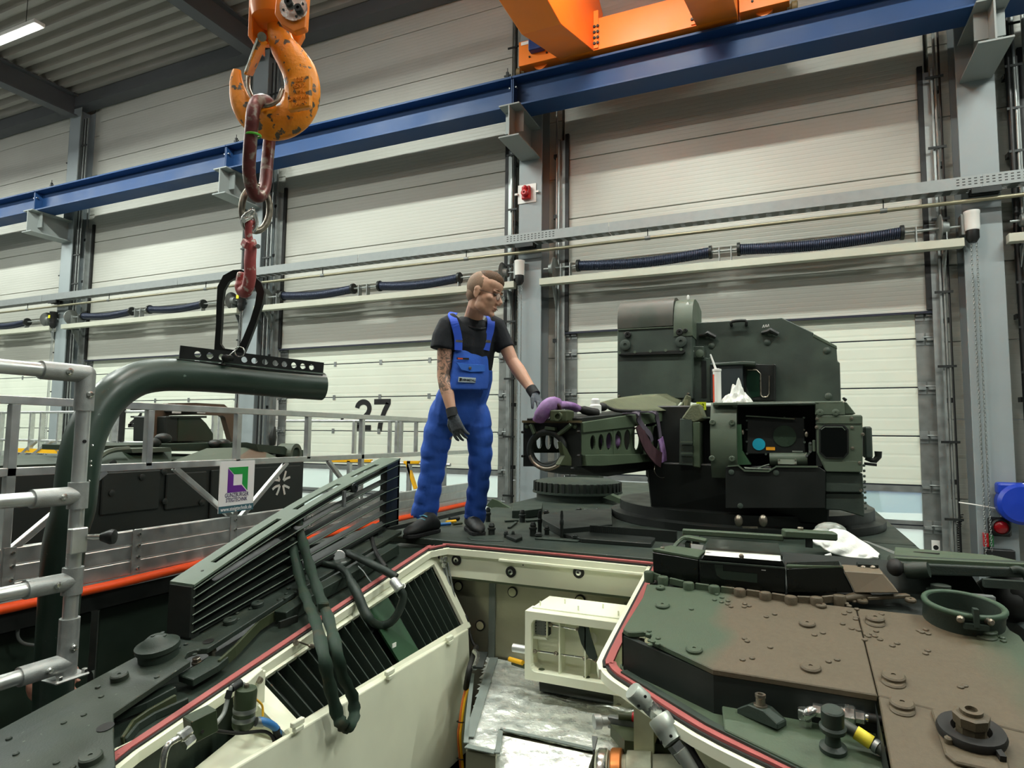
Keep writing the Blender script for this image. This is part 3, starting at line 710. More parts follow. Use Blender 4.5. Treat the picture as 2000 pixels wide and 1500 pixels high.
# shackle and red hook below
t = thing('sling_hook', 'red sling hook holding the black lifting eye', 'hook', c4(1370, 210, DH))
MB().tube(bez([c1(1405, 1175, DH-.06), c1(1360, 1215, DH-.07), c1(1365, 1270, DH-.05), c1(1410, 1290, DH-.03), c1(1430, 1240, DH-.03), c1(1412, 1180, DH-.05)], 4, True), .013, 8, closed=True).build('shackle', M_STAIN, t, smooth=70)
MB().cyl(c1(1360, 1230, DH-.1), c1(1425, 1200, DH-.02), .014, 10).build('shackle_pin', M_STAIN, t, smooth=40)
MB().tube(bez([c1(1415, 1245, DH-.02), c1(1395, 1240, DH-.05), c1(1385, 1290, DH-.05), c1(1395, 1350, DH-.04), c4(1400, -60, DH-.04), c4(1395, 30, DH-.05), c4(1395, 110, DH-.04), c4(1378, 185, DH-.02), c4(1352, 195, DH+.02), c4(1340, 150, DH+.03), c4(1350, 90, DH+.03)], 5), [.014]*5+[.02]*10+[.034]*15+[.036]*15+[.028]*5+[.016], 12, flat=(1, .8)).build('hook_shaft', M_REDHOOK, t, smooth=70)
MB().bar(c1(1375, 1340, DH-.09), c4(1360, -50, DH-.08), .018, .05).build('hook_latch', M_REDHOOK, t, bevel=.004)
MB().cyl(c1(1440, 1375, DH-.1), c1(1400, 1375, DH), .012, 10).build('latch_bolt', M_STAIN, t, smooth=40)

# ------------------------------------------------------------------ green lifting tool: bent tube, perforated flange, black eye
def pd(x): return 3.72-(1795-x)/1795*1.18                   # the arm comes toward the viewer on the left
t = thing('lifting_tool', 'dark green bent tube lifting tool with perforated flange and black eye', 'lifting tool', c7(270, 1230, 3.0))
pp = [(1797, 728, 3.72), (1600, 712, 3.58), (1400, 692, 3.45), (1200, 675, 3.32), (1020, 664, 3.20), (880, 665, 3.11), (760, 690, 3.02), (650, 755, 2.93), (560, 850, 2.86), (490, 975, 2.80), (450, 1110, 2.76), (430, 1250, 2.74), (410, 1420, 2.74)]
cl = [c4(x, y, d) for x, y, d in pp]+[c7(360, 250, 2.78), c7(325, 650, 2.88), c7(302, 1000, 2.96), c7(285, 1400, 3.02)]
cl = bez(cl, 4); L = MB(); R_ = .082
L.tube(cl, R_, 24, cap=False); L.tube(cl[:9], R_-.008, 24, cap=False)
u = frame(cl[1]-cl[0]); 
L.ring(circ(cl[0], cl[0]-cl[1], R_, 24), circ(cl[0], cl[0]-cl[1], R_-.008, 24), (cl[1]-cl[0])*.01)
L.build('bent_tube', M_TOOL, t, smooth=60)
# flange above the tube
fa, fb = c4(1000, 542, 3.2), c4(1800, 632, 3.72); X = (fb-fa).normalized(); Z = (UPV-X*UPV.dot(X)).normalized()
hx = [1087, 1148, 1210, 1330, 1385, 1445, 1505, 1558, 1615, 1670, 1725]
Lf = (fb-fa).length
fl = MB(); plate_holes(fl, (fa+fb)/2, X, Z, Lf, .078, .012, [((x-1400)/800*Lf, .004, .0165, .0165) for x in hx], 16)
fl.build('perforated_flange', M_BLKSTEEL, t)
MB().bar(fa-Z*.036+VF*.03, fb-Z*.036+VF*.03, .06, .010, up=Z).build('flange_lip', M_BLKSTEEL, t)
# black eye plate
ey = 3.4
eo = [(1195, 520), (1205, 380), (1208, 260), (1213, 170), (1245, 108), (1300, 78), (1345, 75), (1410, 105), (1458, 150), (1475, 200), (1462, 270), (1430, 370), (1395, 460), (1360, 545)]
ei = [(1228, 490), (1235, 380), (1240, 260), (1250, 190), (1275, 145), (1310, 122), (1345, 120), (1390, 140), (1420, 170), (1432, 208), (1422, 270), (1395, 360), (1358, 450), (1328, 515)]
n = len(eo); ep = MB()
for a, b in zip(range(n-1), range(1, n)):
    ep.prism([c4(*eo[a], ey), c4(*eo[b], ey), c4(*ei[b], ey), c4(*ei[a], ey)], FWD*.025)
ep.prism([c4(1195, 520, ey), c4(1228, 490, ey), c4(1245, 515, ey), c4(1320, 525, ey), c4(1328, 515, ey), c4(1360, 545, ey), c4(1340, 560, ey), c4(1195, 540, ey)], FWD*.025)
ep.build('lifting_eye', M_BLKSTEEL, t, weld=True)
MB().tube(circ(c4(1337, 535, ey-.1), VF, .026, 20), .004, 6, closed=True).build('split_ring', M_STAIN, t, smooth=60)
MB().tube(bez([c4(1322, 520, ey-.1), c4(1290, 545, ey-.12), c4(1268, 570, ey-.11)], 4), .003, 5).build('ring_wire', M_STAIN, t)
MB().tube(bez([c4(1268, 565, ey-.12), c4(1240, 600, ey-.12), c4(1260, 610, ey-.12)], 4), .006, 6).build('pin_cord', M_BLACK, t)
MB().lathe(c4(1268, 570, ey-.1), VF, [(.018, -.04), (.018, .03), (.01, .035)], 12).build('lock_pin', M_BLKSTEEL, t, smooth=35)
for k, (x, y) in enumerate(((515, 1057), (507, 1145), (506, 1170), (497, 1255), (490, 1310))): MB().lathe(c4(x, y, 2.75-.075), VF, [(.006, 0), (.004, .004)], 8).build('rivet', M_STAIN, t)

# ================================================================== near tube railing of the work platform
XR = -2.62; RT = .027
def rp(px, py): return onX(px, py, XR)
top = rp(172, 748); post_y = rp(150, 1000).y; zt, z1, z2, z3 = rp(20, 717).z, rp(20, 978).z, rp(20, 1158).z, rp(20, 1328).z
t = thing('tube_railing', 'aluminium tube railing with clamp fittings at the left edge', 'railing', (XR, post_y, z3))
MB().tube([(XR, post_y, z3-.02), (XR, post_y, zt+.01)], RT, 16).build('post', M_ALU, t, smooth=50)
yb = -2.0
for z in (zt, z1, z2, z3):
    MB().tube([(XR, yb, z), (XR, post_y-.02, z)], RT, 16).build('rail', M_ALU, t, smooth=50)
def fitting(z, kind):
    f = MB(); f.tube([(XR, post_y-.17, z), (XR, post_y+(.0 if kind == 'elbow' else 0), z)], RT+.009, 16)
    if kind == 'elbow':
        f.tube([(XR, post_y, z+.005), (XR, post_y, z-.15)], RT+.009, 16); f.ell((XR, post_y, z), RT+.009, RT+.009, RT+.009)
    elif kind == 'tee': f.tube([(XR, post_y, z-.052), (XR, post_y, z+.052)], RT+.010, 16)
    else:
        f.tube([(XR, post_y, z-.05), (XR, post_y, z+.17)], RT+.009, 16)
    o = f.build('clamp_fitting', M_ALUD, t, smooth=45)
    sp = [(post_y-.075, z)] if kind == 'tee' else [(post_y-.085, z), (post_y, z-.085 if kind == 'elbow' else z+.06)]
    for (y, zz) in sp:
        MB().lathe((XR+RT+.008, y, zz), (1, 0, 0), [(.014, 0), (.014, .006), (.008, .010), (.006, .004)], 12).build('set_screw', M_STAIN, o)
fitting(zt, 'elbow'); fitting(z1, 'tee'); fitting(z2, 'tee'); fitting(z3, 'base')
MB().bx(XR-.05, XR+.055, post_y-.07, post_y+.06, z3-.058, z3-.045).build('base_plate', M_ALUD, t, bevel=.006)
for dx, dy in ((.04, .045), (.04, -.05)): MB().hexbolt((XR+dx, post_y+dy, z3-.045), (0, 0, 1), .012, .014).build('base_bolt', M_STAIN, t)
kz = rp(150, 1048).z
kb = MB().bx(XR+.02, XR+.05, post_y-.045, post_y+.02, kz-.06, kz+.04).build('pin_block', M_ALU, t, bevel=.004)
MB().cyl((XR+.05, post_y+.02, kz), (XR+.10, post_y+.05, kz), .012, 12).build('pin_shaft', M_STAIN, t, smooth=40)
MB().lathe((XR+.09, post_y+.045, kz), (.8, .5, 0), [(.016, 0), (.024, .02), (.03, .035), (.028, .05), (.01, .055)], 18).build('pin_knob', M_BLACK, t, smooth=45)
MB().cyl((XR+RT-.002, post_y-.005, rp(160, 862).z), (XR+RT+.003, post_y-.005, rp(160, 862).z), .007, 10).build('locating_hole', M_BLACK, t)
# platform deck below the railing, outside the hull
MB().bx(XR-.75, XR-.1, -2.6, post_y-.35, z3-.2, z3-.075).build('platform_deck', mat('dark_platform_deck', '#1d2420', .6, .2, .1), t)
for yy in (-2.2, post_y-.45): MB().bx(XR-.7, XR-.6, yy-.05, yy+.05, 0, z3-.2).build('platform_leg', M_BLKSTEEL, t)

# ================================================================== middle platform with square tube railing, toe boards and sign
XM = -3.85; S = .045
def mp(px, py): return onX(px, py, XM)
zT, zM = mp(20, 781).z, mp(20, 922).z; zB0, zB1 = mp(175, 1139).z, mp(175, 1046).z
Y1 = 7.6
t = thing('work_platform', 'aluminium work platform with square tube railing and orange edge strip', 'platform', (XM, 3.5, 0))
MB().bar((XM, -1.5, zT), (XM, Y1, zT), S, S).build('top_rail', M_ALU, t, bevel=.003)
MB().bar((XM, -1.5, zM), (XM, Y1, zM), S, S).build('knee_rail', M_ALU, t, bevel=.003)
ys = [mp(px, 900).y for px in (20, 287, 461, 599, 705)]
for k, y in enumerate(ys):
    lowz = zB0 if k in (0, 2, 4) else zM
    MB().bar((XM, y, lowz), (XM, y, zT-S/2), S, S).build('post', M_ALU, t, bevel=.003)
def brace(p, q): MB().bar((XM, p[0], p[1]), (XM, q[0], q[1]), S*.8, S*.8).build('brace', M_ALU, t, bevel=.003)
brace((mp(340, 915).y, zM-.02), (mp(452, 1005).y, mp(452, 1010).z)); brace((mp(560, 900).y, zM-.02), (mp(470, 1005).y, mp(470, 1010).z))
brace((mp(205, 918).y, zM-.02), (mp(20, 1075).y, mp(20, 1075).z)); brace((mp(640, 905).y, zM-.02), (mp(700, 980).y, mp(700, 980).z))
# toe boards: three grooved profiles each side of the joint strips
jy = [-1.5, mp(20, 1000).y, mp(262, 1060).y, mp(452, 1020).y, mp(600, 980).y, Y1]
hB = (zB1-zB0)/3
for a, b in zip(jy[:-1], jy[1:]):
    for k in range(3):
        MB().bx(XM-.02, XM+.02, a+.004, b-.004, zB0+hB*k+.003, zB0+hB*(k+1)-.003).build('toe_board', M_ALU, t, bevel=.006)
for y in jy[1:-1]:
    o = MB().bx(XM+.02, XM+.028, y-.03, y+.03, zB0+.01, zB1).build('joint_strip', M_ALUD, t)
    for k in range(4): MB().hexbolt((XM+.028, y+.012, zB0+.04+(zB1-zB0-.07)*k/3), (1, 0, 0), .010, .010).build('bolt', M_STAIN, o)
M_ORSTRIP = mat('orange_edge_strip', '#f4510f', .5, 0, .04)
MB().tube([(XM+.04, -1.5, zB0-.035), (XM+.04, 2.6, zB0-.03), (XM+.04, 4.0, zB0-.0), (XM+.04, Y1, zB0+.02)], .034, 10, flat=(1, .8)).build('edge_strip', M_ORSTRIP, t, smooth=60)
MB().bx(XM-.9, XM+.03, -1.5, Y1, zB0-.16, zB0-.06).build('platform_deck', M_BLKSTEEL, t)
for y in (-1.3, 1.2, 3.8, 7.3): MB().bx(XM-.08, XM, y-.04, y+.04, 0, zB0-.16).build('leg', M_BLKSTEEL, t)
for y0, y1 in ((-1.4, 1.1), (1.25, 2.6), (2.65, 3.7), (3.85, 7.2)):
    MB().bx(XM-.12, XM-.1, y0, y1, .3, zB0-.2).build('skirt_panel', mat('dark_green_skirt', '#1a2a1e', .55, 0, .1), t, bevel=.004)
hd = [mp(75, 1188), mp(62, 1192), mp(42, 1212), mp(34, 1240), mp(45, 1256), mp(70, 1260)]
MB().tube(bez(hd, 4), .009, 8).build('handle', M_GALVD, t, smooth=60)
# sign board hung on the rail
sg = thing('maker_sign', 'white sign with purple and green square logo on the platform rail', 'sign', onX(462, 1000, XM+.04))
XS_ = XM+.05
def sp_(px, py): return onX(px, py, XS_)
a, b, c, d = sp_(430, 903), sp_(497, 898), sp_(495, 995), sp_(427, 1003)
yL, yR = (a.y+d.y)/2, (b.y+c.y)/2; zT_, zB_ = (a.z+b.z)/2, (c.z+d.z)/2; W_, H_ = yR-yL, zT_-zB_
def su(u, v, o=0): return V((XS_+o, yL+W_*u, zB_+H_*v))
MB().bx(XS_-.006, XS_, yL, yR, zB_, zT_).build('board', mat('sign_white', '#f2f1ee', .4, 0, .01), sg)
M_PUR = mat('sign_purple', '#6a2c91', .45, 0, .02); M_GRN = mat('sign_green', '#1f9d43', .45, 0, .02); M_NAVY = mat('sign_ink', '#3b2a57', .5, 0, .02); M_TEAL = mat('sign_teal', '#3e6670', .45, 0, .02)
def sprism(pl, m_, nm): MB().prism([su(u, v, .0005) for u, v in pl], (.0015, 0, 0)).build(nm, m_, sg)
sprism([(.22, .88), (.80, .88), (.80, .40), (.64, .54), (.64, .74), (.40, .74)], M_GRN, 'logo_green')
sprism([(.22, .86), (.38, .73), (.38, .52), (.62, .52), (.78, .385), (.22, .385)], M_PUR, 'logo_purple')
text_obj('sign_text', 'GÜNZBURGER', M_NAVY, W_*.13, su(.5, .33, .001), (0, 1, 0), (0, 0, 1), sg, .0006, .0004, sx=.80)
text_obj('sign_text', 'STEIGTECHNIK', M_NAVY, W_*.13, su(.5, .235, .001), (0, 1, 0), (0, 0, 1), sg, .0006, .0004, sx=.70)
sprism([(0, 0), (1, 0), (1, .13), (0, .13)], M_TEAL, 'web_strip')
text_obj('sign_text', 'www.steigtechnik.de', mat('sign_white', '#f2f1ee'), W_*.13, su(.5, .065, .0025), (0, 1, 0), (0, 0, 1), sg, .0005, .0002, sx=.82)

# rear platform railings and yellow handrail farther back (left of the worker)
t = thing('rear_railing', 'aluminium railing with yellow guard bars behind the fan grille', 'railing', (-4.9, 7.9, 1.2))
YR2 = 8.2
def r2(px, py): return onY(px, py, YR2)
for (a, b, w) in (((560, 822), (880, 826), .05), ((520, 896), (880, 892), .05)):
    p, q = r2(*a), r2(*b); q.z = p.z; MB().tube([p, q], w/2, 10).build('rail', M_ALU, t, smooth=50)
for px in (693, 762, 776, 784, 813):
    p, q = r2(px, 822), r2(px, 886); q.x = p.x; MB().bar(p, q, .06 if px in (693, 776) else .045, .05).build('post', M_ALU, t, bevel=.003)
M_YEL = mat('yellow_paint', '#f0b51c', .4, 0, .04)
for (a, b) in (((640, 900), (726, 900)), ((790, 903), (820, 903)), ((796, 905), (812, 955))):
    MB().bar(r2(*a), r2(*b), .06, .045).build('yellow_bar', M_YEL, t, bevel=.003)
for (a, b) in (((640, 905), (700, 975)), ((775, 905), (735, 975))): MB().bar(r2(*a), r2(*b), .05, .04).build('brace', M_ALU, t, bevel=.003)
p, q = r2(783, 958), r2(815, 1000)
for k in range(3): MB().bx(p.x, q.x, YR2-.02, YR2+.02, q.z+(p.z-q.z)*k/3, q.z+(p.z-q.z)*(k+.95)/3).build('toe_board', M_ALU, t, bevel=.004)
for px in (668, 669): MB().cyl(r2(px, 816), r2(px, 822), .02, 8).build('knob', M_BLACK, t)
p = r2(684, 1090); 
for px in (683, 800): 
    q = r2(px, 900); MB().bx(q.x-.03, q.x+.03, YR2-.03, YR2+.03, 0, q.z).build('leg', M_ALU, t)
t = thing('gate_post', 'thin aluminium post with black clamp behind the worker\'s knee', 'post', (0, 0, 0)); t.location = r2(866, 1020); ORG[t.name] = V(t.location)
p = r2(866, 860); MB().bx(p.x-.05, p.x+.05, YR2-.03, YR2+.03, 0, p.z).build('upright', M_ALU, t, bevel=.003)
q = r2(858, 985); MB().bx(q.x-.06, q.x+.04, YR2-.07, YR2-.03, q.z-.12, q.z+.12).build('clamp', M_BLACK, t)
# far left railings behind the first vehicle
t = thing('far_railing', 'aluminium railing with yellow bar far left behind the dark vehicle', 'railing', (-11, 8.3, 1.6))
YR3 = 8.5
def r3(px, py): return onY(px, py, YR3)
for (a, b) in (((-30, 806), (470, 806)), ((-30, 858), (470, 858))):
    p, q = r3(*a), r3(*b); q.z = p.z; MB().tube([p, q], .03, 10).build('rail', M_ALU, t, smooth=50)
for px in (5, 64, 84, 118, 236, 420, 432):
    p, q = r3(px, 805), r3(px, 880); q.x = p.x; MB().bar(p, q, .09, .05).build('post', M_ALU, t)
for (a, b) in (((40, 890), (70, 862)), ((62, 890), (100, 862))): MB().bar(r3(*a), r3(*b), .07, .05).build('brace', M_ALU, t)
MB().bar(r3(25, 879), r3(118, 882), .05, .09).build('yellow_bar', M_YEL, t)
for px in (5, 118, 420): p = r3(px, 880); MB().bx(p.x-.04, p.x+.04, YR3-.04, YR3+.04, 0, p.z).build('leg', M_ALU, t)
p = r3(160, 840); 
for px, w in ((231, .16), (222, .05), (243, .12)):
    p, q = r3(px, 792), r3(px, 862); MB().bx(p.x-w/2, p.x+w/2, YR3-.05, YR3+.0, q.z, p.z).build('upright', M_BLACK if w == .12 else M_ALU, t)
# ================================================================== armoured vehicle: hull, deck, engine bay
def z1(x, y): return (200+x/3.3333, 1000+y/3.3333)
def z2(x, y): return (550+x/5, 980+y/5)
def z3(x, y): return (860+x/4.651, 1040+y/4.651)
def z4(x, y): return (880+x/5, 1260+y/5)
def z5(x, y): return (1180+x/5, 1220+y/5)
def z6(x, y): return (1240+x/5, 1000+y/5)
def z7(x, y): return (1600+x/5, 1000+y/5)
def z8(x, y): return (900+x/5, 930+y/5)
M_HULL = mat('hull_green_paint', '#26312a', .55, 0, .22, 5, col2='#30382d', cscale=3, bump=.10, bscale=160, speck=('#5c6656', 55, .68, .76))
M_HULLD = mat('hull_dark_green', '#27332a', .55, 0, .12, 5, bump=.06, bscale=120)
M_HULLB = mat('hull_black_green', '#141b16', .55, 0, .10, 5)
M_OLIVE = mat('olive_edge', '#3a4229', .55, 0, .12, 8)
M_CREAM = mat('bay_cream_paint', '#e6e8cf', .45, 0, .04, 5)
M_CREAMD = mat('bay_cream_dusty', '#c9c9a4', .5, 0, .12, 7)
M_SEAL = mat('red_rubber_seal', '#a35450', .6, 0, .10, 20)
M_SEALK = mat('black_rubber', '#14130f', .65, 0, .1)
M_FOIL = mat('foil_insulation', '#eef2ea', .28, .55, .12, 9, bump=1.0, bscale=16, col2='#c9cfc8', cscale=11, mix=(.5, .62))
M_FOILD = mat('foil_wall', '#a9a790', .35, .6, .12, 4, bump=.5, bscale=5)
M_TAPE = mat('grey_tape', '#77807a', .55, .2, .08, 14)
M_STRAP = mat('green_webbing', '#1a3022', .75, 0, .35, 18, col2='#3a3524', cscale=9, mix=(.55, .7))
# camouflage: green to the sides, brown between, border wandering with noise
def camo(name, x0, x1, green='#3c4b37', brown='#544a38'):
    mt = mat(name, green, .58, 0, .12, 5, bump=.12, bscale=180)
    nt = mt.node_tree; N = nt.nodes; L = nt.links; b = N['Principled BSDF']
    g = N.new('ShaderNodeNewGeometry'); sx = N.new('ShaderNodeSeparateXYZ'); L.new(g.outputs['Position'], sx.inputs[0])
    nz = N.new('ShaderNodeTexNoise'); nz.inputs['Scale'].default_value = 2.2; nz.inputs['Detail'].default_value = 2; L.new(g.outputs['Position'], nz.inputs['Vector'])
    ad = N.new('ShaderNodeMath'); ad.operation = 'MULTIPLY_ADD'; ad.inputs[1].default_value = .55; L.new(nz.outputs[0], ad.inputs[0]); L.new(sx.outputs[0], ad.inputs[2])
    r1 = N.new('ShaderNodeMapRange'); r1.inputs[1].default_value = x0+.27; r1.inputs[2].default_value = x0+.35; L.new(ad.outputs[0], r1.inputs[0])
    r2 = N.new('ShaderNodeMapRange'); r2.inputs[1].default_value = x1+.27; r2.inputs[2].default_value = x1+.40; r2.inputs[3].default_value = 1; r2.inputs[4].default_value = 0; L.new(ad.outputs[0], r2.inputs[0])
    mu = N.new('ShaderNodeMath'); mu.operation = 'MULTIPLY'; L.new(r1.outputs[0], mu.inputs[0]); L.new(r2.outputs[0], mu.inputs[1])
    old = b.inputs['Base Color'].links[0].from_socket
    n2 = N.new('ShaderNodeTexNoise'); n2.inputs['Scale'].default_value = 60; n2.inputs['Detail'].default_value = 6; L.new(g.outputs['Position'], n2.inputs['Vector'])
    mb2 = N.new('ShaderNodeMix'); mb2.data_type = 'RGBA'; mb2.inputs[6].default_value = (*[c*.8 for c in rgb(brown)], 1); mb2.inputs[7].default_value = (*[c*1.25 for c in rgb(brown)], 1); L.new(n2.outputs[0], mb2.inputs[0])
    mx = N.new('ShaderNodeMix'); mx.data_type = 'RGBA'; L.new(mu.outputs[0], mx.inputs[0]); L.new(old, mx.inputs[6]); L.new(mb2.outputs[2], mx.inputs[7]); L.new(mx.outputs[2], b.inputs['Base Color'])
    return mt
M_CAMO = camo('hull_camouflage', -.25, .50)
VEH = thing('armoured_vehicle', 'dark green armoured vehicle with open cream engine bay in the foreground', 'tank', (-.8, 4.5, 0))
XH0, XH1 = -2.46, .70
def top(x, y, o=0): return V((x, y, deckz(y)+o))
def slab(x0, x1, y0, y1, o, zb, mb=None):
    mb = mb or MB(); ys = [y0]+([YD] if y0 < YD < y1 else [])+[y1]
    for a, b in zip(ys[:-1], ys[1:]):
        mb.hexa([V((x0, a, zb)), V((x1, a, zb)), V((x1, b, zb)), V((x0, b, zb)), top(x0, a, o), top(x1, a, o), top(x1, b, o), top(x0, b, o)])
    return mb
# hull shell around the bay
hb = MB(); slab(XH0, -2.05, -.6, 9.0, -.09, .55, hb); slab(-2.05, XH1, 3.62, 9.0, -.03, .55, hb); slab(.3, XH1, -.6, 3.62, -.10, .55, hb); slab(-2.05, .3, -.6, .2, -.10, .55, hb)
hb.bx(-2.05, .3, .2, 3.62, .55, .7)
hb.build('hull_shell', M_HULLB, VEH)
for s in (XH0, XH1):                                       # running gear
    x = s+(.25 if s < 0 else -.25)
    for k in range(6):
        w = MB().lathe((x-.2, .6+1.45*k, .36), (1, 0, 0), [(.1, 0), (.36, .02), (.36, .38), (.1, .4)], 24).build('road_wheel', M_HULLB, VEH, smooth=35)
    path = [V((x, y, z)) for y, z in ((-.2, .25), (.3, .03), (8.2, .03), (8.8, .3), (8.8, .6), (8.3, .82), (.2, .82), (-.3, .55))]
    MB().strip(bez(path, 5, True), .42, .045, (1, 0, 0), closed=True).build('track_belt', M_SEALK, VEH)
# left deck: thick plate with studs and plugs
lp = [(-2.44, -.4), (-2.44, 3.40), (-2.24, 3.40), (-2.235, 2.49), (-2.225, 2.32)]
for k in range(7): a = math.pi*(.5+k/6); lp.append((-2.20+.035*math.cos(a)*-1, 1.95+.05*math.sin(a+math.pi/2)*-1)) if False else None
lp += [(-2.195, 1.93), (-2.235, 1.915), (-2.25, 1.88), (-2.225, 1.845), (-2.178, 1.838), (-2.139, 1.505), (-1.98, 1.40), (-1.86, 1.325), (-1.80, -.4)]
MB().prism([top(x, y, .028) for x, y in lp], (0, 0, .024)).build('side_deck_plate', M_HULL, VEH, bevel=.003)
# lower ledge between the plate and the seal
slab(-2.30, -1.995, -.4, 3.40, -.045, 1.2).build('seal_ledge', M_HULLD, VEH)
# raised olive ribs beside the seal
def rib(px, o, w, h, m_, nm='ledge_rib'):
    MB().strip([G(*p, o) for p in px], w, h, (1, 0, 0)).build(nm, m_, VEH, bevel=.003)
rib([z1(760, 1000), z1(860, 910), z1(1020, 740), z1(1080, 700), z1(1300, 560)], .0, .012, .05, M_OLIVE)
rib([z1(1160, 690), z1(1420, 520), z1(1640, 400), z1(1900, 240)], .0, .07, .06, M_HULLD)
rib([z1(130, 1490), z1(200, 1380), z1(300, 1310), z1(480, 1210)], -.02, .012, .03, M_OLIVE)
rib([z1(150, 1500), z1(230, 1400), z1(340, 1330), z1(560, 1230)], -.03, .012, .03, M_HULLD)
rib([z1(540, 1100), z1(700, 1010), z1(760, 960)], .0, .09, .03, M_HULLD, 'hinge_block')
rib([z1(75, 1330), z1(270, 1250), z1(460, 1150)], -.015, .05, .03, M_HULLD, 'step_block')
for (x, y, w) in ((1210, 715, .11), (1340, 480, .1)): 
    p = G(*z1(x, y), .03); MB().box(p, (.012, w, .03)).build('slot_cover', M_HULLB, VEH)
def plug(px, r, parent=VEH, o=.052, m_=None, tall=.012, nm='plug', n_=None):
    c = G(px[0], px[1], o); d = (c-CP).dot(FWD); R = r*d/FPX; nn = n_ or GN
    return MB().lathe(c, nn, [(R, 0), (R, tall), (R*.86, tall+.004), (R*.2, tall+.004), (R*.2, tall+.001)], 20).build(nm, m_ or M_HULL, parent, smooth=30)
for px, r in ((z1(113, 1085), 16), (c7(0, 0, 1) and (178, 1486), 21), (z1(833, 722), 13), (z1(1012, 612), 12)): plug(px, r, tall=.016)
c = G(310, 1282, .052); 
ob = MB().lathe(c, GN, [(.074, 0), (.074, .03), (.082, .034), (.082, .052), (.062, .06), (.056, .066), (.03, .085), (.0, .088)], 28).build('dome_cap', M_HULLD, VEH, smooth=40)
for k in range(3): MB().lathe(c+V((.025*math.cos(k*2.1), .025*math.sin(k*2.1), .083)), GN, [(.008, 0), (.008, .004)], 10).build('cap_screw', M_HULL, ob)
def holed(px, r, ry):
    c = G(px[0], px[1], .0535); MB().lathe(c, GN, [(r, 0), (r, .0012)], 16).build('drain_hole', M_SEALK, VEH)
holed(z1(690, 842), .022, .022); holed((206, 1420), .026, .02)
for px in (z1(615, 985), z1(710, 912), z1(1147, 628)):
    c = G(*px, .0); MB().lathe(c, GN, [(.013, -.04), (.013, .0), (.02, .0), (.02, .008)], 12).hexbolt(c+GN*.008, GN, .016, .016).build('clamp_bolt', M_WORN, VEH)
st = MB(); rs = random.Random(3)
for k in range(46):
    x, y = rs.uniform(-2.41, -2.16), rs.uniform(.9, 2.6)
    if x > -2.2 and y > 1.5: continue
    st.lathe(top(x, y, .052), GN, [(.010, 0), (.009, .004), (.004, .006)], 8)
for k in range(26): st.lathe(top(rs.uniform(-2.12, -1.92), rs.uniform(.7, 1.3), .052), GN, [(.010, 0), (.009, .004), (.004, .006)], 8)
tag(st.build('deck_studs', M_HULL, VEH), kind='stuff')

# red seal around the bay
rl = [(-1.80, .3), (-1.97, 1.36), (-1.985, 1.45), (-1.985, 1.55), (-1.985, 3.18), (-1.96, 3.28), (-1.90, 3.345), (-1.80, 3.365), (-.72, 3.365), (-.66, 3.34), (-.64, 3.28), (-.64, 2.46), (-.625, 2.38), (-.59, 2.33), (-.517, 2.278), (-.27, 2.108), (.0, 1.985), (.25, 1.86)]
rim = bez([(x, y, 0) for x, y in rl], 4)
MB().strip([top(p.x, p.y, .0) for p in rim], .030, .012, [V((0, 0, 1)).cross((rim[min(i+1, len(rim)-1)]-rim[max(i-1, 0)])) for i in range(len(rim))]).build('red_seal', M_SEAL, VEH, smooth=30)
inn = [V((p.x, p.y, 0))-V((0, 0, 1)).cross((rim[min(i+1, len(rim)-1)]-rim[max(i-1, 0)]).normalized())*.022 for i, p in enumerate(rim)]
MB().strip([top(p.x, p.y, -.004) for p in inn], .010, .012, [V((0, 0, 1)).cross((rim[min(i+1, len(rim)-1)]-rim[max(i-1, 0)])) for i in range(len(rim))]).build('seal_lip', M_SEALK, VEH)
in2 = [V((p.x, p.y, 0))-V((0, 0, 1)).cross((rim[min(i+1, len(rim)-1)]-rim[max(i-1, 0)]).normalized())*.037 for i, p in enumerate(rim)]
MB().strip([top(p.x, p.y, -.022) for p in in2], .022, .034, [V((0, 0, 1)).cross((rim[min(i+1, len(rim)-1)]-rim[max(i-1, 0)])) for i in range(len(rim))]).build('bay_rim', M_CREAM, VEH, smooth=30)

# engine bay, left wall: sloping louvre panel with frame around two openings, then the big lower panel
XF, ZF = -1.708, 1.645
def lw(y, v, o=0):
    """point on the sloping left wall: v = 0 at the rim, 1 at the fold; o = proud of it"""
    a = V((-1.965, y, deckz(y)-.02)); b = V((XF, y, ZF)); n = (b-a).cross(V((0, 1, 0))).normalized(); n = n if n.x > 0 else -n
    return a.lerp(b, v)+n*o
def lwpix(px, py):
    a = V((-1.965, 2.5, deckz(2.5)-.02)); b = V((XF, 2.5, ZF)); c_ = V((XF, 1.5, ZF)); n = (b-a).cross(c_-b); return onPlane(px, py, b, n.normalized())
yo0, yo1 = lwpix(545, 1340).y, lwpix(852, 1150).y
v0, v1 = .15, .93
def lwq(y0, y1, va, vb, th, m_, nm, par=VEH, o=0, bevel=0):
    p = [lw(y0, va, o), lw(y1, va, o), lw(y1, vb, o), lw(y0, vb, o)]; n = (p[1]-p[0]).cross(p[3]-p[0]).normalized(); n = n if n.x > 0 else -n
    return MB().hexa([q-n*th for q in p]+p).build(nm, m_, par, bevel=bevel)
ym = yo0+(yo1-yo0)*.56
lwq(1.87, 3.33, 0, v0, .02, M_CREAM, 'louvre_frame_top'); lwq(1.87, 3.33, v1, 1.0, .02, M_CREAM, 'louvre_frame_bottom')
lwq(1.87, yo0, v0, v1, .02, M_CREAM, 'louvre_frame_end'); lwq(yo1, 3.33, v0, v1, .02, M_CREAM, 'louvre_frame_end')
lwq(1.87, 1.89, -.05, 1.0, .16, M_CREAM, 'louvre_box_end', o=0)
lwq(yo0-.03, yo1+.03, v0-.05, v1+.04, .01, M_HULLB, 'louvre_back', o=-.10)
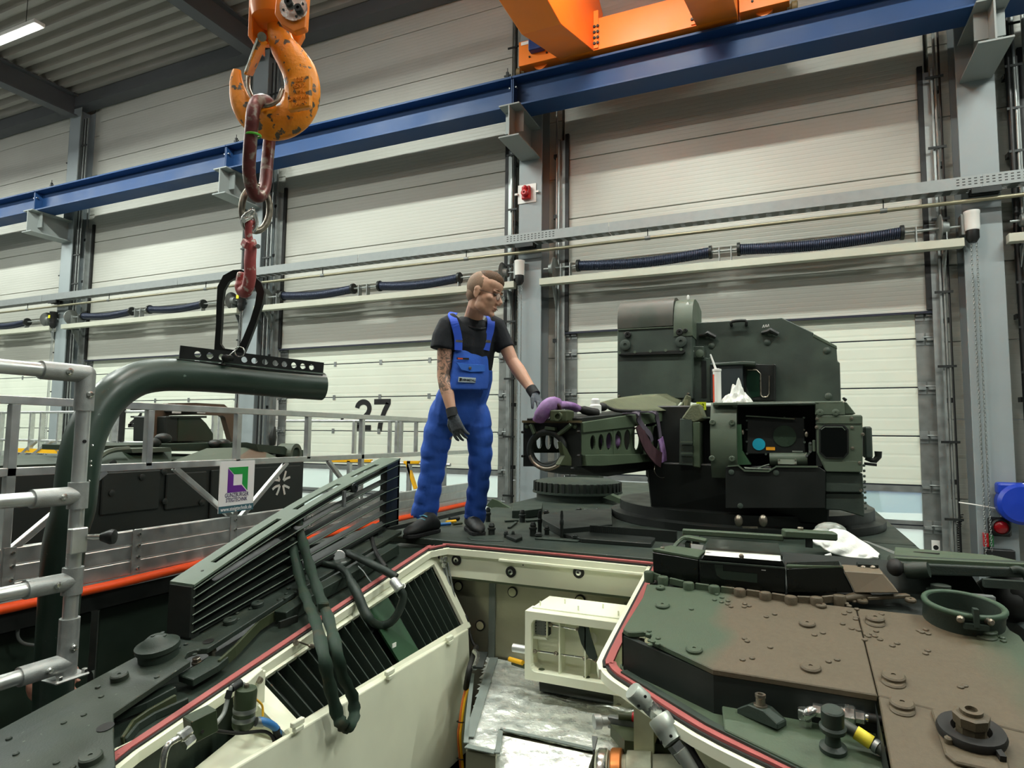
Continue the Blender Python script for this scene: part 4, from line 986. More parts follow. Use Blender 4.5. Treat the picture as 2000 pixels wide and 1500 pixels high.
for k in range(22):
    y = yo0+(yo1-yo0)*(k+.5)/22
    if .52 < (k+.5)/22 < .66: continue
    a, b = lw(y, v0, -.035), lw(y, v1, -.035)
    MB().bar(a, b, .006, .05, up=(.6, 0, .8)).build('louvre_fin', M_HULLD, VEH)
lwq(yo0+(yo1-yo0)*.53, yo0+(yo1-yo0)*.66, v0, v1, .012, mat('radiator_green', '#1d4226', .5, 0, .1), 'blank_panel', o=-.02)
sp = lwpix(763, 1263); MB().box(sp+V((.02, 0, .01)), (.004, .03, .02)).build('sticker', M_WHITE, VEH)
# folded ledge and large lower panel
MB().hexa([V((XF-.01, 1.3, 1.0)), V((XF+.04, 1.3, 1.0)), V((XF+.04, 3.30, 1.0)), V((XF-.01, 3.30, 1.0)), V((XF-.01, 1.3, ZF+.0)), V((XF+.012, 1.3, ZF)), V((XF+.012, 3.28, ZF)), V((XF-.01, 3.28, ZF))]).build('side_panel', M_CREAM, VEH, bevel=.006, seg=2)
for px in ((z1(1270, 1370)), (z1(1870, 1040)), (678+650-450, 1246)):
    p = onX(px[0], px[1], XF+.02); MB().box(p, (.02, .06, .02)).box(p+V((.004, 0, -.02)), (.02, .045, .018)).build('panel_hinge', M_CREAM, VEH, bevel=.003)
for px in (z1(1310, 870), z1(1750, 550), z2(1370, 590)):
    p = lwpix(*px); b_ = MB().lathe(p+V((-.02, -.03, .015)), (.9, 0, .5), [(.012, 0), (.012, .01)], 12).bar(p+V((-.01, -.02, .02)), p+V((.02, .02, -.005)), .006, .006)
    b_.lathe(p+V((.02, .02, -.005)), (.5, .8, -.3), [(.004, -.01), (.009, 0), (.009, .015)], 10).build('toggle_latch', M_WORN, VEH)
# recessed front corner with valve block and filter
c = lw(1.60, .4)
MB().hexa([V((-1.95, 1.15, 1.02)), V((XF, 1.15, 1.02)), V((XF, 1.9, 1.02)), V((-1.95, 1.9, 1.02)), V((-1.95, 1.15, 1.45)), V((XF, 1.15, 1.45)), V((XF, 1.9, ZF-.03)), V((-1.95, 1.9, ZF-.03))]).build('bay_shelf', M_CREAM, VEH, bevel=.006)
fp = onX(*z1(915, 1400), -1.80); fa = V((.06, 0, 1)).normalized(); R = .038
fc = MB().lathe(fp, fa, [(R*.5, -.012), (R*.9, 0), (R, .01), (R, .125), (R*.92, .135), (R*.4, .138)], 22).build('filter_canister', mat('filter_green', '#2f3c26', .45, 0, .1, 20), VEH, smooth=35)
for h in (.025, .055): MB().lathe(fp, fa, [(R*1.02, h), (R*1.04, h+.004), (R*1.04, h+.012), (R*1.02, h+.016)], 22).build('canister_band', M_GALV, fc, smooth=30)
MB().hexbolt(fp+fa*.138, fa, .009, .012).build('canister_bolt', M_WORN, fc)
a = onX(*z1(985, 1095), -1.86); wb = MB().bar(a+V((.0, -.05, -.01)), a+V((0, .035, .02)), .03, .035).bar(a+V((-.0, .03, .02)), a+V((.0, .03, -.12)), .05, .012)
wb.build('filter_bracket', M_CREAM, VEH, bevel=.003)
MB().cyl(onX(*z1(1015, 1090), -1.84), onX(*z1(1030, 1100), -1.84), .012, 10).build('bracket_bolt', M_WORN, VEH)
a = onX(*z1(850, 1130), -1.82); MB().tube(bez([onX(*z1(920, 1120), -1.83), a, onX(*z1(820, 1200), -1.82), onX(*z1(790, 1310), -1.81), onX(*z1(730, 1390), -1.80)], 5), .0075, 8).build('braided_hose', mat('hose_grey', '#8a8f8a', .5, .3, .2, 60), VEH, smooth=60)
MB().tube([onX(*z1(900, 1110), -1.82), onX(*z1(840, 1150), -1.82)], .014, 10).tube([onX(*z1(830, 1160), -1.82), onX(*z1(815, 1215), -1.82)], .011, 8).build('hose_nipple', M_DARKST, VEH, smooth=40)
bl_ = onX(*z1(640, 1380), -1.80); X = V((.25, 1, .15)).normalized()
vb = MB().box(bl_, (.085, .06, .075), X).build('valve_block', mat('filter_green', '#2f3c26'), VEH, bevel=.003)
for s in (-.02, .02): MB().cyl(bl_+V((.03, s, -.01)), bl_+V((.034, s, -.01)), .006, 8).build('port_hole', M_SEALK, vb)
for (x0, y0, x1, y1) in ((570, 1420, 500, 1470), (590, 1470, 530, 1520)):
    MB().tube([onX(*z1(x0, y0), -1.77), onX(*z1(x1, y1), -1.77)], .016, 6).build('hex_fitting', M_STAIN, vb)
MB().tube(bez([onX(*z1(500, 1470), -1.77), onX(*z1(440, 1505), -1.77), onX(322, 1470, -1.77), onX(316, 1510, -1.77)], 5), .010, 10).build('steel_pipe', M_STAIN, VEH, smooth=60)
M_BLUEH = mat('blue_hose', '#2f6ea8', .5, 0, .1)
bh = [onX(*z1(1010, 1360), -1.77), onX(*z1(1070, 1370), -1.75), onX(*z1(1130, 1410), -1.74), onX(*z1(1145, 1480), -1.74), onX(*z1(1120, 1560), -1.74), onX(*z1(1090, 1660), -1.74)]
MB().tube(bez(bh, 5), .0135, 10).build('blue_hose', M_BLUEH, VEH, smooth=60)
MB().tube(bez(bh[2:5], 5), .0145, 10).build('hose_sleeve', M_SEALK, VEH, smooth=60)
MB().tube([onX(*z1(1000, 1365), -1.77), onX(*z1(1050, 1370), -1.76)], .016, 10).build('hose_ferrule', M_GALV, VEH, smooth=40)
MB().tube(bez([onX(*z1(720, 1420), -1.80), onX(*z1(880, 1440), -1.78), onX(*z1(1060, 1430), -1.76), onX(*z1(1120, 1500), -1.74), onX(*z1(1110, 1650), -1.74)], 5), .006, 8).build('black_cable', M_SEALK, VEH, smooth=60)
MB().tube(bez([onX(*z1(1000, 1220), -1.80), onX(*z1(1040, 1260), -1.80), onX(*z1(1045, 1330), -1.79)], 5), .004, 6).build('yellow_cable', M_YEL, VEH, smooth=60)

# rear wall of the bay
YR = 3.36
def rw(px, py, o=0): return onY(px, py, YR-o)
MB().bx(-1.93, -.5, YR-.02, YR+.05, 1.905, 2.06).build('rear_band', M_CREAM, VEH, bevel=.006, seg=2)
MB().bx(-1.93, -.5, YR-.035, YR, 2.035, 2.062).build('rear_band_lip', M_CREAM, VEH, bevel=.004)
p = rw(*z3(560, 160)); MB().bx(p.x, -.5, YR-.05, YR-.03, 2.03, 2.045).build('rear_band_step', M_CREAM, VEH, bevel=.003)
MB().bx(-2.0, -.5, YR+.10, YR+.14, .95, 1.93).build('rear_foil', M_FOILD, VEH)
MB().bx(-2.0, -.5, YR-.02, YR+.12, 1.898, 1.91).build('band_underside', M_OLIVE, VEH)
def damper(px, R, yy, white):
    c = onY(px[0], px[1], yy); o = MB().lathe(c, (0, -1, 0), [(R, 0), (R, .006), (R*.8, .009), (R*.45, .009)], 24).build('rubber_mount', M_SEALK, VEH, smooth=35)
    MB().lathe(c+V((0, -.007, 0)), (0, -1, 0), [(R*.5, 0), (R*.5, .004), (R*.2, .005), (R*.18, .002)] if not white else [(R*.78, 0), (R*.78, .004), (R*.4, .007), (R*.2, .007)], 20).build('mount_washer', M_STAIN if not white else M_CREAMD, o, smooth=35)
for p in ((148, 250), (642, 357), (1258, 362)): damper(z3(*p), .031, YR-.021, False)
for p in ((168, 485), (658, 540), (1272, 615), (366, 842)): damper(z3(*p), .031, YR+.098, True)
for dy in (270, 296): c = rw(*z3(752, dy), .021); MB().cyl(c, c+V((0, -.001, 0)), .004, 8).build('screw_hole', M_SEALK, VEH)
a, b = onY(*z3(475, 470), YR+.095), onY(*z3(460, 1140), YR+.095)
MB().bx(a.x-.02, a.x+.02, YR+.088, YR+.099, 1.44, 1.9).build('tape_strip', M_TAPE, VEH)
# hydraulic pipes in the corner
for k, dx in enumerate((0, 22, 48)):
    pts = [rw(*z3(20+dx, 270), .03), rw(*z3(60+dx, 480), .04), rw(*z3(110+dx*.9, 700), .05), rw(*z3(150+dx*.5, 820), .06), rw(*z3(170+dx*.3, 900), .06)]
    MB().tube(bez(pts, 5), .007 if k < 2 else .005, 8).build('hydraulic_pipe', M_GALV if k < 2 else M_GALVD, VEH, smooth=60)
for (x, y, r) in ((15, 240, .016), (45, 235, .015), (35, 290, .014), (175, 880, .014), (200, 840, .011)): 
    q = rw(*z3(x, y), .05); MB().hexbolt(q-V((0, 0, .014)), (0.1, -.2, 1), r, .028).build('pipe_nut', M_STAIN, VEH)
MB().tube(bez([rw(*z3(190, 750), .03), rw(*z3(240, 770), .03), rw(*z3(250, 850), .04), rw(*z3(290, 990), .05), rw(*z3(330, 1040), .06)], 5), .008, 8).build('corrugated_hose', M_SEALK, VEH, smooth=60)
# silver foil floor block with taped seams
ZFo = 1.45
def fo(x, y): p = onZ(*z4(x, y), ZFo); return p
fv = [V((-1.66, 3.44, ZFo)), V((-.5, 3.46, ZFo)), V((-.42, 2.60, ZFo)), fo(1400, 1040), fo(490, 830), fo(440, 1060), fo(150, 1010)]
def crumple(poly, z0, nm, m_, amp=.011, step=.022):
    xs = [p.x for p in poly]; ys = [p.y for p in poly]; vs_, idx = [], {}
    nx = int((max(xs)-min(xs))/step)+1; ny = int((max(ys)-min(ys))/step)+1; mb = MB()
    def inside(x, y):
        r = False; n = len(poly)
        for i in range(n):
            a, b = poly[i], poly[i-1]
            if (a.y > y) != (b.y > y) and x < (b.x-a.x)*(y-a.y)/(b.y-a.y)+a.x: r = not r
        return r
    def vid(i, j):
        if (i, j) not in idx:
            x, y = min(xs)+i*step, min(ys)+j*step; z = z0+amp*(noise.noise(V((x*9, y*9, 1)))+.6*noise.noise(V((x*24, y*24, 5)))); idx[(i, j)] = len(vs_); vs_.append(V((x, y, z)))
        return idx[(i, j)]
    fs = [(vid(i, j), vid(i+1, j), vid(i+1, j+1), vid(i, j+1)) for i in range(nx) for j in range(ny) if inside(min(xs)+(i+.5)*step, min(ys)+(j+.5)*step)]
    mb.add(vs_, fs); return mb.build(nm, m_, VEH, smooth=25)
MB().prism([p-V((0, 0, .40)) for p in fv], (0, 0, .39)).build('foil_block', M_FOILD, VEH)
crumple(fv, ZFo, 'foil_cover', M_FOIL)
fr_ = [fo(490, 860), fo(1390, 1060), fo(1380, 1300), fo(430, 1250)]
q0 = [p.copy() for p in fr_]
for p in q0: p.z = ZFo-.01
lo_ = [fo(500, 870), fo(1390, 1060)]
MB().hexa([V((lo_[0].x, lo_[0].y-.30, ZFo-.25)), V((lo_[1].x, lo_[1].y-.30, ZFo-.25)), V((lo_[1].x, lo_[1].y, ZFo-.25)), V((lo_[0].x, lo_[0].y, ZFo-.25)), V((lo_[0].x, lo_[0].y-.16, ZFo-.06)), V((lo_[1].x, lo_[1].y-.16, ZFo-.06)), V((lo_[1].x, lo_[1].y, ZFo-.004)), V((lo_[0].x, lo_[0].y, ZFo-.004))]).build('foil_step', M_FOIL, VEH, smooth=20)
def tape(pts, w): MB().strip([fo(*p)+V((0, 0, .010)) for p in pts], w, .004, [V((0, 0, 1)).cross(fo(*pts[-1])-fo(*pts[0]))]*len(pts)).build('tape_strip', M_TAPE, VEH)
tape([(425, 140), (330, 440), (180, 920)], .045); tape([(490, 845), (900, 930), (1400, 1045)], .022); tape([(490, 850), (455, 1080)], .022); tape([(150, 1010), (430, 1070)], .03); tape([(215, 300), (170, 700), (150, 980)], .02)
# dark opening under the cream frame
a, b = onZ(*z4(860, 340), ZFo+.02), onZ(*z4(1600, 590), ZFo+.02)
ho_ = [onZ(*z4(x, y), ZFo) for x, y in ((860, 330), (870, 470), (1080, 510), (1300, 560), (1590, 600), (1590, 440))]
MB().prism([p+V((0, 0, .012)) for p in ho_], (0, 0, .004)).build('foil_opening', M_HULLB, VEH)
# cream equipment frame
YF0, YF1 = 2.95, 3.22
x0, x1, za, zb = -1.215, -.62, 1.555, 1.885
fm = MB(); inr = .03
outer = [(x0, za), (x1, za), (x1, zb), (x0, zb)]; 
def rr(xa, xb, a_, b_, r, n=5):
    o = []
    for cx, cz_, s in ((xb-r, a_+r, -90), (xb-r, b_-r, 0), (xa+r, b_-r, 90), (xa+r, a_+r, 180)):
        for k in range(n): t_ = math.radians(s+90*k/(n-1)); o.append((cx+r*math.cos(t_), cz_+r*math.sin(t_)))
    return o
fm.ring([V((x, YF0, z)) for x, z in rr(x0, x1, za, zb, .004)], [V((x, YF0, z)) for x, z in rr(x0+.032, x1-.02, za+.045, zb-.04, .03)], (0, .10, 0))
ef = fm.build('equipment_frame', M_CREAM, VEH, bevel=.003)
MB().bx(x0+.01, x1, YF0+.10, YF0+.115, za+.01, zb-.01).build('frame_back', M_CREAM, ef)
MB().hexa([V((x0+.02, YF0+.05, zb)), V((x1, YF0+.05, zb)), V((x1, YF1, zb)), V((x0+.03, YF1, zb)), V((x0+.02, YF0+.05, zb+.006)), V((x1, YF0+.05, zb+.006)), V((x1, YF1, zb+.012)), V((x0+.03, YF1, zb+.012))]).build('frame_top', M_CREAM, ef)
for k in range(4): MB().bx(x0+.17+.13*k, x0+.176+.13*k, YF0+.02, YF0+.10, za+.045, zb-.04).build('frame_rib', M_CREAM, ef)
for k in range(6): c = V((x0+.05+.1*k, YF0+.08+.09*(k % 2), zb+.01)); MB().cyl(c, c+V((0, 0, .022)), .004, 6).build('frame_stud', M_CREAM, ef)
def fy(p, o=0): return onY(*z3(*p), YF0+.04+o)
a, b = fy((820, 750)), fy((970, 950)); MB().bx(a.x, b.x, YF0+.06, YF0+.095, b.z, a.z).build('spring_box', M_HULLB, ef)
for k in range(6):
    x = a.x+(b.x-a.x)*(.3+.1*k); pts = [V((x+.006*math.cos(j*1.05), YF0+.055, b.z+(a.z-b.z)*j/40)) for j in range(40)]; MB().tube(pts, .0025, 5).build('coil', M_GALV, ef)
MB().bar(fy((820, 945)), fy((975, 965)), .012, .012).bar(fy((970, 780)), fy((970, 965)), .012, .006).build('spring_bracket', M_CREAM, ef)
for (p, q) in (((1000, 840), (1260, 885)), ((860, 1075), (1540, 1170))):
    o = MB().cyl(fy(p), fy(q), .0045, 8).build('tie_rod', M_STAIN, ef, smooth=40)
for p in ((1000, 840), (1250, 882), (860, 1080), (1050, 1100), (1310, 1145), (1410, 1160)): c = fy(p, -.005); MB().ell(c, .012, .010, .010).build('rod_joint', M_WORN, ef, smooth=60)
MB().prism([fy(p, -.02) for p in ((1270, 810), (1335, 815), (1360, 930), (1425, 1140), (1400, 1165), (1350, 1140), (1280, 1010), (1250, 900))], (0, .01, 0)).build('lever_plate', M_HULLD, ef)
MB().ell(onY(*z3(1385, 960), YF0+.10), .022, .012, .028).build('push_button', M_WHITE, ef, smooth=60)
for p in ((920, 1268), (1330, 1335)): c = onY(*z3(*p), YF0+.04); c.z = za+.046; MB().lathe(c, (0, 0, 1), [(.016, 0), (.016, .001)], 14).build('drain_hole', M_OLIVE, ef)
c = onY(*z3(720, 1055), YF0+.03); MB().cyl(c+V((-.035, 0, .0)), c+V((.04, 0, 0)), .020, 16).build('pin_sleeve', M_ALU, ef, smooth=40)
for k, p in enumerate(((690, 1165), (720, 1200))):
    a = onY(*z3(p[0]-60, p[1]-15), 3.1); b = onY(*z3(p[0]+60, p[1]+20), 3.05); MB().tube([a, b], .013, 8).build('cable_sleeve', M_YEL if k == 0 else M_OLIVE, VEH, smooth=50)
# cable loom falling along the corner
cl_ = [rw(*z3(330, 1040), .1), rw(*z3(300, 1120), .2), rw(*z3(260, 1260), .35), onX(*z4(150, 420), -1.60), onX(*z4(115, 560), -1.60), onX(*z4(90, 750), -1.60), onX(*z4(75, 900), -1.60), onX(*z4(100, 1200), -1.60)]
MB().tube(bez(cl_[:4], 5), .016, 8).build('black_loom', M_SEALK, VEH, smooth=60)
for k, mm in enumerate((mat('orange_cable', '#d4702f', .5), M_YEL)):
    MB().tube(bez([p+V((.012*k, 0, 0)) for p in cl_[3:]], 5), .007, 8).build('loom_cable', mm, VEH, smooth=60)
for p in ((95, 750), (95, 1110)): c = onX(*z4(*p), -1.595); MB().tube(circ(c, (0, .3, 1), .018, 10), .003, 5, closed=True).build('cable_tie', M_SEALK, VEH)
MB().bar(onY(*z3(390, 1090), 3.15), onY(*z3(340, 1230), 3.0), .05, .01).build('loom_plate', M_HULLB, VEH)
MB().tube(bez([onY(*z3(310, 1080), 3.15), onY(*z3(340, 1130), 3.1), onY(*z3(310, 1230), 3.0)], 5), .014, 10).build('steel_bow', M_STAIN, VEH, smooth=60)
# vertical cream post at the right of the bay and side wall
MB().bx(-.60, -.52, 2.62, 3.4, .9, 1.86).build('bay_right_wall', M_CREAMD, VEH)
# ------------------------------------------------------------------ driver's side deck (right): raised plate, tray, fittings
OR = .13
def R_(px, py, o=0): return G(px, py, OR+o)
def topR(x, y, o=0): return V((x, y, ZD-SL*(YD-y)+OR+o))
M_TRAY = mat('tray_green', '#43523e', .55, 0, .1, 6, bump=.06, bscale=150)
rp1 = [(-.585, 2.385), (-.56, 2.365), (-.535, 2.372), (-.505, 2.385), (-.475, 2.37), (-.475, 2.335), (-.243, 2.203), (.221, 2.199), (.218, 2.78), (-.58, 2.80), (-.57, 2.67)]
MB().prism([topR(x, y, -.02) for x, y in rp1], (0, 0, .02)).build('driver_deck_plate', M_CAMO, VEH, bevel=.003)
rp2 = [(.2245, 2.199), (.55, 2.13), (.70, 2.10), (.70, 2.70), (.68, 2.74), (.68, 2.78), (.2215, 2.78)]
MB().prism([topR(x, y, -.02) for x, y in rp2], (0, 0, .02)).build('driver_deck_plate', M_CAMO, VEH, bevel=.003)
rp3 = [(.224, 2.195), (.548, 2.126), (.70, 2.096), (.70, .3), (.19, .3), (.215, 1.88)]
MB().prism([topR(x, y, -.02) for x, y in rp3], (0, 0, .02)).build('driver_deck_plate', M_CAMO, VEH, bevel=.003)
rp4 = [(-.58, 2.805), (.70, 2.785), (.70, 3.4), (-.62, 3.4)]
MB().prism([topR(x, y, -.05) for x, y in rp4], (0, 0, .02)).build('shaded_hatch_floor', M_HULLB, VEH, bevel=.003)  # turret shadow and dim hatch interior put into the dark colour
# side wall dropping from the plate to the tray
def wallseg(a, b, h=.13, nm='plate_skirt'):
    p, q = topR(*a, -.02), topR(*b, -.02); MB().hexa([p-V((0, 0, h)), q-V((0, 0, h)), q+V((.0, .03, -h)), p+V((0, .03, -h)), p, q, q+V((0, .03, 0)), p+V((0, .03, 0))]).build(nm, M_HULLB, VEH)
wallseg((-.58, 2.37), (-.243, 2.205)); wallseg((-.243, 2.205), (.221, 2.20)); wallseg((.215, 2.20), (.205, 1.2))
wallseg((-.59, 2.39), (-.575, 2.79))
slab(-.62, .3, .25, 3.4, -.03, .95).build('tray_block', M_TRAY, VEH) if False else None
tr = [(-.60, 2.40), (-.57, 2.345), (-.25, 2.14), (.0, 2.02), (.28, 1.90), (.28, 2.25), (-.2, 2.25), (-.55, 2.45)]
MB().prism([top(x, y, -.03) for x, y in tr], (0, 0, .02)).build('fitting_tray', M_TRAY, VEH)
tr2 = [(-.25, 2.10), (.0, 1.975), (.28, 1.845), (.28, .3), (.05, .3), (.05, 1.93), (-.2, 2.05)]
MB().prism([top(x, y, .0) for x, y in ((-.20, 2.09), (.02, 1.99), (.30, 1.87), (.30, 2.22), (-.22, 2.22))], (0, 0, .018)).build('fitting_tray', M_TRAY, VEH, bevel=.003)
MB().strip([top(-.57, 2.33, -.0), top(-.25, 2.125, -.0), top(.0, 2.005, -.0), top(.25, 1.885, 0)], .02, .03, (0, 0, 1)).build('tray_edge', M_HULLD, VEH)
# bay side below the tray
MB().prism([(-.40, 2.66, .9), (-.1, 2.42, .9), (.3, 2.25, .9), (.3, 3.0, .9), (-.5, 3.0, .9)], (0, 0, .93)).build('bay_partition', M_CREAMD, VEH)
# clamp blocks with bolts
for px, sc, oo in ((z5(360, 330), 1, -.01), (z5(1530, 930), 1.15, .018)):
    c = G(*px, oo); X = V((.8, -.45, 0)).normalized(); Yv = V((-X.y, X.x, 0))
    pr_ = [(-.06, 0), (.06, 0), (.06, .016), (.02, .036), (-.025, .036), (-.06, .014)]
    o = MB().prism([c+X*(u*sc)+V((0, 0, v*sc))-Yv*.02*sc for u, v in pr_], Yv*.045*sc).build('clamp_block', M_HULLD, VEH, bevel=.003)
    b_ = c+V((0, 0, .036*sc)); MB().lathe(b_, (0, 0, 1), [(.018*sc, 0), (.018*sc, .004)], 16).lathe(b_, (0, 0, 1), [(.0125*sc, .004), (.0125*sc, .024), (.014*sc, .026), (.014*sc, .036), (.007*sc, .036), (.007*sc, .028)], 12).build('socket_bolt', M_WORN, o, smooth=30)
# plug valve, elbow fittings and hose with yellow band
c = G(*c9(935, 1400), .018); pv = MB().lathe(c, GN, [(.036, 0), (.036, .012), (.022, .02), (.018, .05), (.034, .06), (.036, .072), (.030, .078), (.030, .12), (.026, .124)], 24).build('plug_valve', M_HULLD, VEH, smooth=35)
el = [G(*c9(785, 1260), .018), G(*c9(785, 1230), .03), G(*c9(790, 1200), .06), G(*c9(830, 1180), .07), G(*c9(900, 1180), .07), G(*c9(1000, 1195), .07), G(*c9(1130, 1220), .07)]
MB().tube(bez(el, 5), [.016]*15+[.014]*6+[.018]*5+[.012]*5, 12).build('elbow_pipe', M_STAIN, VEH, smooth=60)
for (x, y, r, o) in ((780, 1245, .020, .024), (775, 1195, .021, .055), (850, 1178, .019, .07), (930, 1182, .021, .07), (1030, 1203, .027, .07), (1085, 1215, .018, .07)):
    q = G(*c9(x, y), o); ax = (V((0, 0, 1)) if x < 790 else (el[-1]-el[-2])); MB().hexbolt(q-ax.normalized()*.014, ax, r, .028).build('pipe_nut', M_STAIN, VEH)
MB().tube([el[-1], el[-1]+(el[-1]-el[-2])*1.6], .014, 10).build('black_hose', M_SEALK, VEH, smooth=50)
hs = [G(*c9(990, 1255), .07), G(*c9(1060, 1300), .065), G(*c9(1150, 1360), .05), G(*c9(1250, 1430), .04), G(*c9(1350, 1500), .03)]
MB().tube(bez(hs, 4), .0165, 12).build('grey_hose', mat('hose_dark', '#3b4038', .5, .2, .15), VEH, smooth=60)
MB().tube([hs[1], hs[2]], .0195, 12).build('yellow_band', mat('yellow_band', '#e3d23a', .5), VEH, smooth=50)
MB().tube([hs[2]+(hs[3]-hs[2])*.15, hs[2]+(hs[3]-hs[2])*.4], .019, 12).build('hose_ferrule', M_GALV, VEH, smooth=40)
# plugs on the raised plates
def plugR(x, y, r, n2=False):
    o = plug((x, y), r, o=OR, m_=M_CAMO, tall=.014 if n2 else .007)
    if n2: plug((x, y+r*.30), r, o=OR, m_=M_CAMO, tall=.003, nm='plug_washer')
for x, y, r, d2 in ((790, 700, 15, 0), (810, 945, 19, 0), (1170, 680, 17, 1), (1272, 1008, 21, 1), (1320, 1160, 22, 1), (1790, 752, 18, 1), (160, 845, 16, 0), (868, 600, 10, 0), (1098, 573, 10, 0), (1367, 570, 10, 0)):
    plugR(*c9(x, y), r, d2)
plugR(1294, 1184, 14); plugR(1290, 1150, 9)
st = MB(); rs = random.Random(5)
for k in range(95):
    x, y = rs.uniform(-.5, .66), rs.uniform(1.9, 2.75)
    if y < 2.22 and x < .24: continue
    if k % 2 and k: x, y = lx+rs.uniform(-.03, .03), ly+rs.uniform(.01, .03)
    lx, ly = x, y
    if y < 2.22 and x < .24: continue
    st.lathe(topR(x, y), GN, [(.010, 0), (.009, .004), (.004, .006)], 8)
tag(st.build('deck_studs', M_CAMO, VEH), kind='stuff')
# tow fitting in the corner: base plate, rubber ring and hex stub
c = R_(*c9(1700, 1340)); bp_ = [R_(*c9(x, y)) for x, y in ((1480, 1190), (1560, 1440), (1620, 1490), (1930, 1560), (1880, 1330), (1770, 1190))]
tf = MB().prism(bp_, GN*.012).build('lock_base_plate', M_CAMO, VEH, bevel=.004)
c = R_(*c9(1705, 1320), .012)
MB().lathe(c, GN, [(.075, 0), (.078, .012), (.074, .022), (.045, .022), (.040, .010), (.040, .0)], 28).build('rubber_ring', M_SEALK, tf, smooth=40)
hx = c; MB().lathe(hx, GN, [(.034, .0), (.034, .035), (.036, .035)], 8).lathe(hx, GN, [(.04, .035), (.042, .06), (.034, .064)], 8).lathe(hx, GN, [(.026, .064), (.026, .074), (.014, .074), (.012, .05)], 20).build('lock_stub', M_CAMO, tf)
MB().lathe(R_(*c9(1580, 1360), .012), GN, [(.010, 0), (.010, .014), (.006, .018)], 12).build('lock_pin', M_CAMO, tf, smooth=35)
MB().bar(R_(*c9(1850, 1400), .02), R_(*c9(1885, 1450), .02), .014, .014).build('lock_lever', M_SEALK, tf)
# round intake collar with rubber gasket and clamp
c = R_(1880, 1222, -.02); ax = V((0.05, -.12, 1)).normalized()
ic = MB().lathe(c, ax, [(.122, 0), (.122, .06), (.126, .065), (.126, .078), (.108, .08), (.105, .02)], 36).build('intake_collar', M_HULLD, VEH, smooth=40)
MB().tube(circ(c+ax*.078, ax, .119, 36), .010, 10, closed=True).build('gasket', mat('green_gasket', '#39503c', .6, 0, .1, 30), ic, smooth=60)
for k, a_ in enumerate((-105, -70)):
    q = c+ax*.055+V((.132*math.cos(math.radians(a_)), .132*math.sin(math.radians(a_)), 0)); MB().lathe(q, (math.cos(math.radians(a_)), math.sin(math.radians(a_)), 0), [(.012, -.015), (.012, .012), (.007, .018)], 12).build('clamp_screw', M_WORN, ic, smooth=35)
q = c+ax*.055+V((0.008, -.132, 0)); MB().bar(q+V((-.035, 0, -.02)), q+V((.035, 0, -.02)), .02, .018).bar(q+V((0, 0, -.02)), q+V((0, 0, .04)), .03, .015).build('clamp_bridge', M_HULLD, ic)
# ------------------------------------------------------------------ periscope blocks around the driver's hatch
YP = 2.86
def pp_(px, o=0): return onY(px[0], px[1], YP+o)
def block(pl, dep, m_, nm, par, yo=0, bevel=.003): return MB().prism([pp_(p, yo) for p in pl], (0, dep, 0)).build(nm, m_, par, bevel=bevel)
M_PBLK = mat('periscope_black', '#0d110d', .3, 0, .1, 8); M_PGLASS = mat('periscope_glass', '#1d2a1e', .06, 0, .1, 4)
ps = thing('periscope_unit', 'black driver periscope block with wide window and silver top strip', 'periscope', pp_((1450, 1165)))
block([z6(630, 480), z6(1465, 545), z6(1470, 790), z6(640, 715)], .14, M_PBLK, 'housing', ps)
block([z6(640, 470), z6(1465, 540), z6(1440, 470), z6(690, 390)], .14, M_PBLK, 'hood', ps, .02)
MB().prism([pp_(z6(690, 375), .03), pp_(z6(1420, 430), .03), pp_(z6(1425, 480), .01), pp_(z6(680, 420), .01)], (0, .02, .004)).build('silver_strip', mat('strip_metal', '#b9bdb4', .3, .8, .05), ps)
MB().prism([pp_(z6(720, 290), .16), pp_(z6(1400, 340), .16), pp_(z6(1425, 432), .035), pp_(z6(690, 378), .035)], (0, .01, .012)).build('top_cover', mat('cover_film', '#3b403a', .12, .2, .1, 8), ps)
MB().lathe(pp_(z6(1040, 432), .0), (0, -1, .3), [(.010, -.01), (.010, .004), (.005, .006)], 14).build('hood_screw', M_WORN, ps, smooth=35)
block([z6(775, 510), z6(860, 515), z6(860, 575), z6(1195, 605), z6(1195, 692), z6(850, 655), z6(800, 620)], .004, M_PGLASS, 'window', ps, -.005, 0)
block([z6(1235, 563), z6(1278, 567), z6(1278, 575), z6(1235, 570)], .002, M_WHITE, 'marking', ps, -.004, 0)
MB().bar(pp_(z6(630, 480), -.005), pp_(z6(1465, 548), -.005), .008, .006).build('edge_trim', M_HULL, ps)
ps2 = thing('periscope_unit', 'dark periscope block left of the silver-topped one', 'periscope', pp_((1320, 1140)), 'driver periscopes'); ps['group'] = 'driver periscopes'
block([z6(172, 390), z6(620, 465), z6(625, 700), z6(180, 600)], .12, M_PBLK, 'housing', ps2, .02)
MB().prism([pp_(z6(170, 385), .02), pp_(z6(620, 465), .02), pp_(z6(700, 400), .14), pp_(z6(350, 350), .14)], (0, 0, .012)).build('top_plate', M_TRAY, ps2, bevel=.002)
MB().hexbolt(pp_(z6(270, 375), .06), (0, 0, 1), .010, .016).build('bolt', M_WORN, ps2)
ar = [pp_(z6(360, 380), .14), pp_(z6(420, 300), .18), pp_(z6(490, 250), .2), pp_(z6(600, 265), .2), pp_(z6(700, 285), .2)]
MB().strip(bez(ar, 4), .06, .016, (0, 1, 0)).build('arm', M_TRAY, ps2, bevel=.003)
MB().bar(pp_(z6(520, 290), .2), pp_(z6(520, 400), .2), .05, .02).build('arm_post', M_HULLD, ps2)
block([z6(545, 310), z6(670, 325), z6(640, 430), z6(555, 415)], .004, M_WHITE, 'white_plate', ps2, .17, 0)
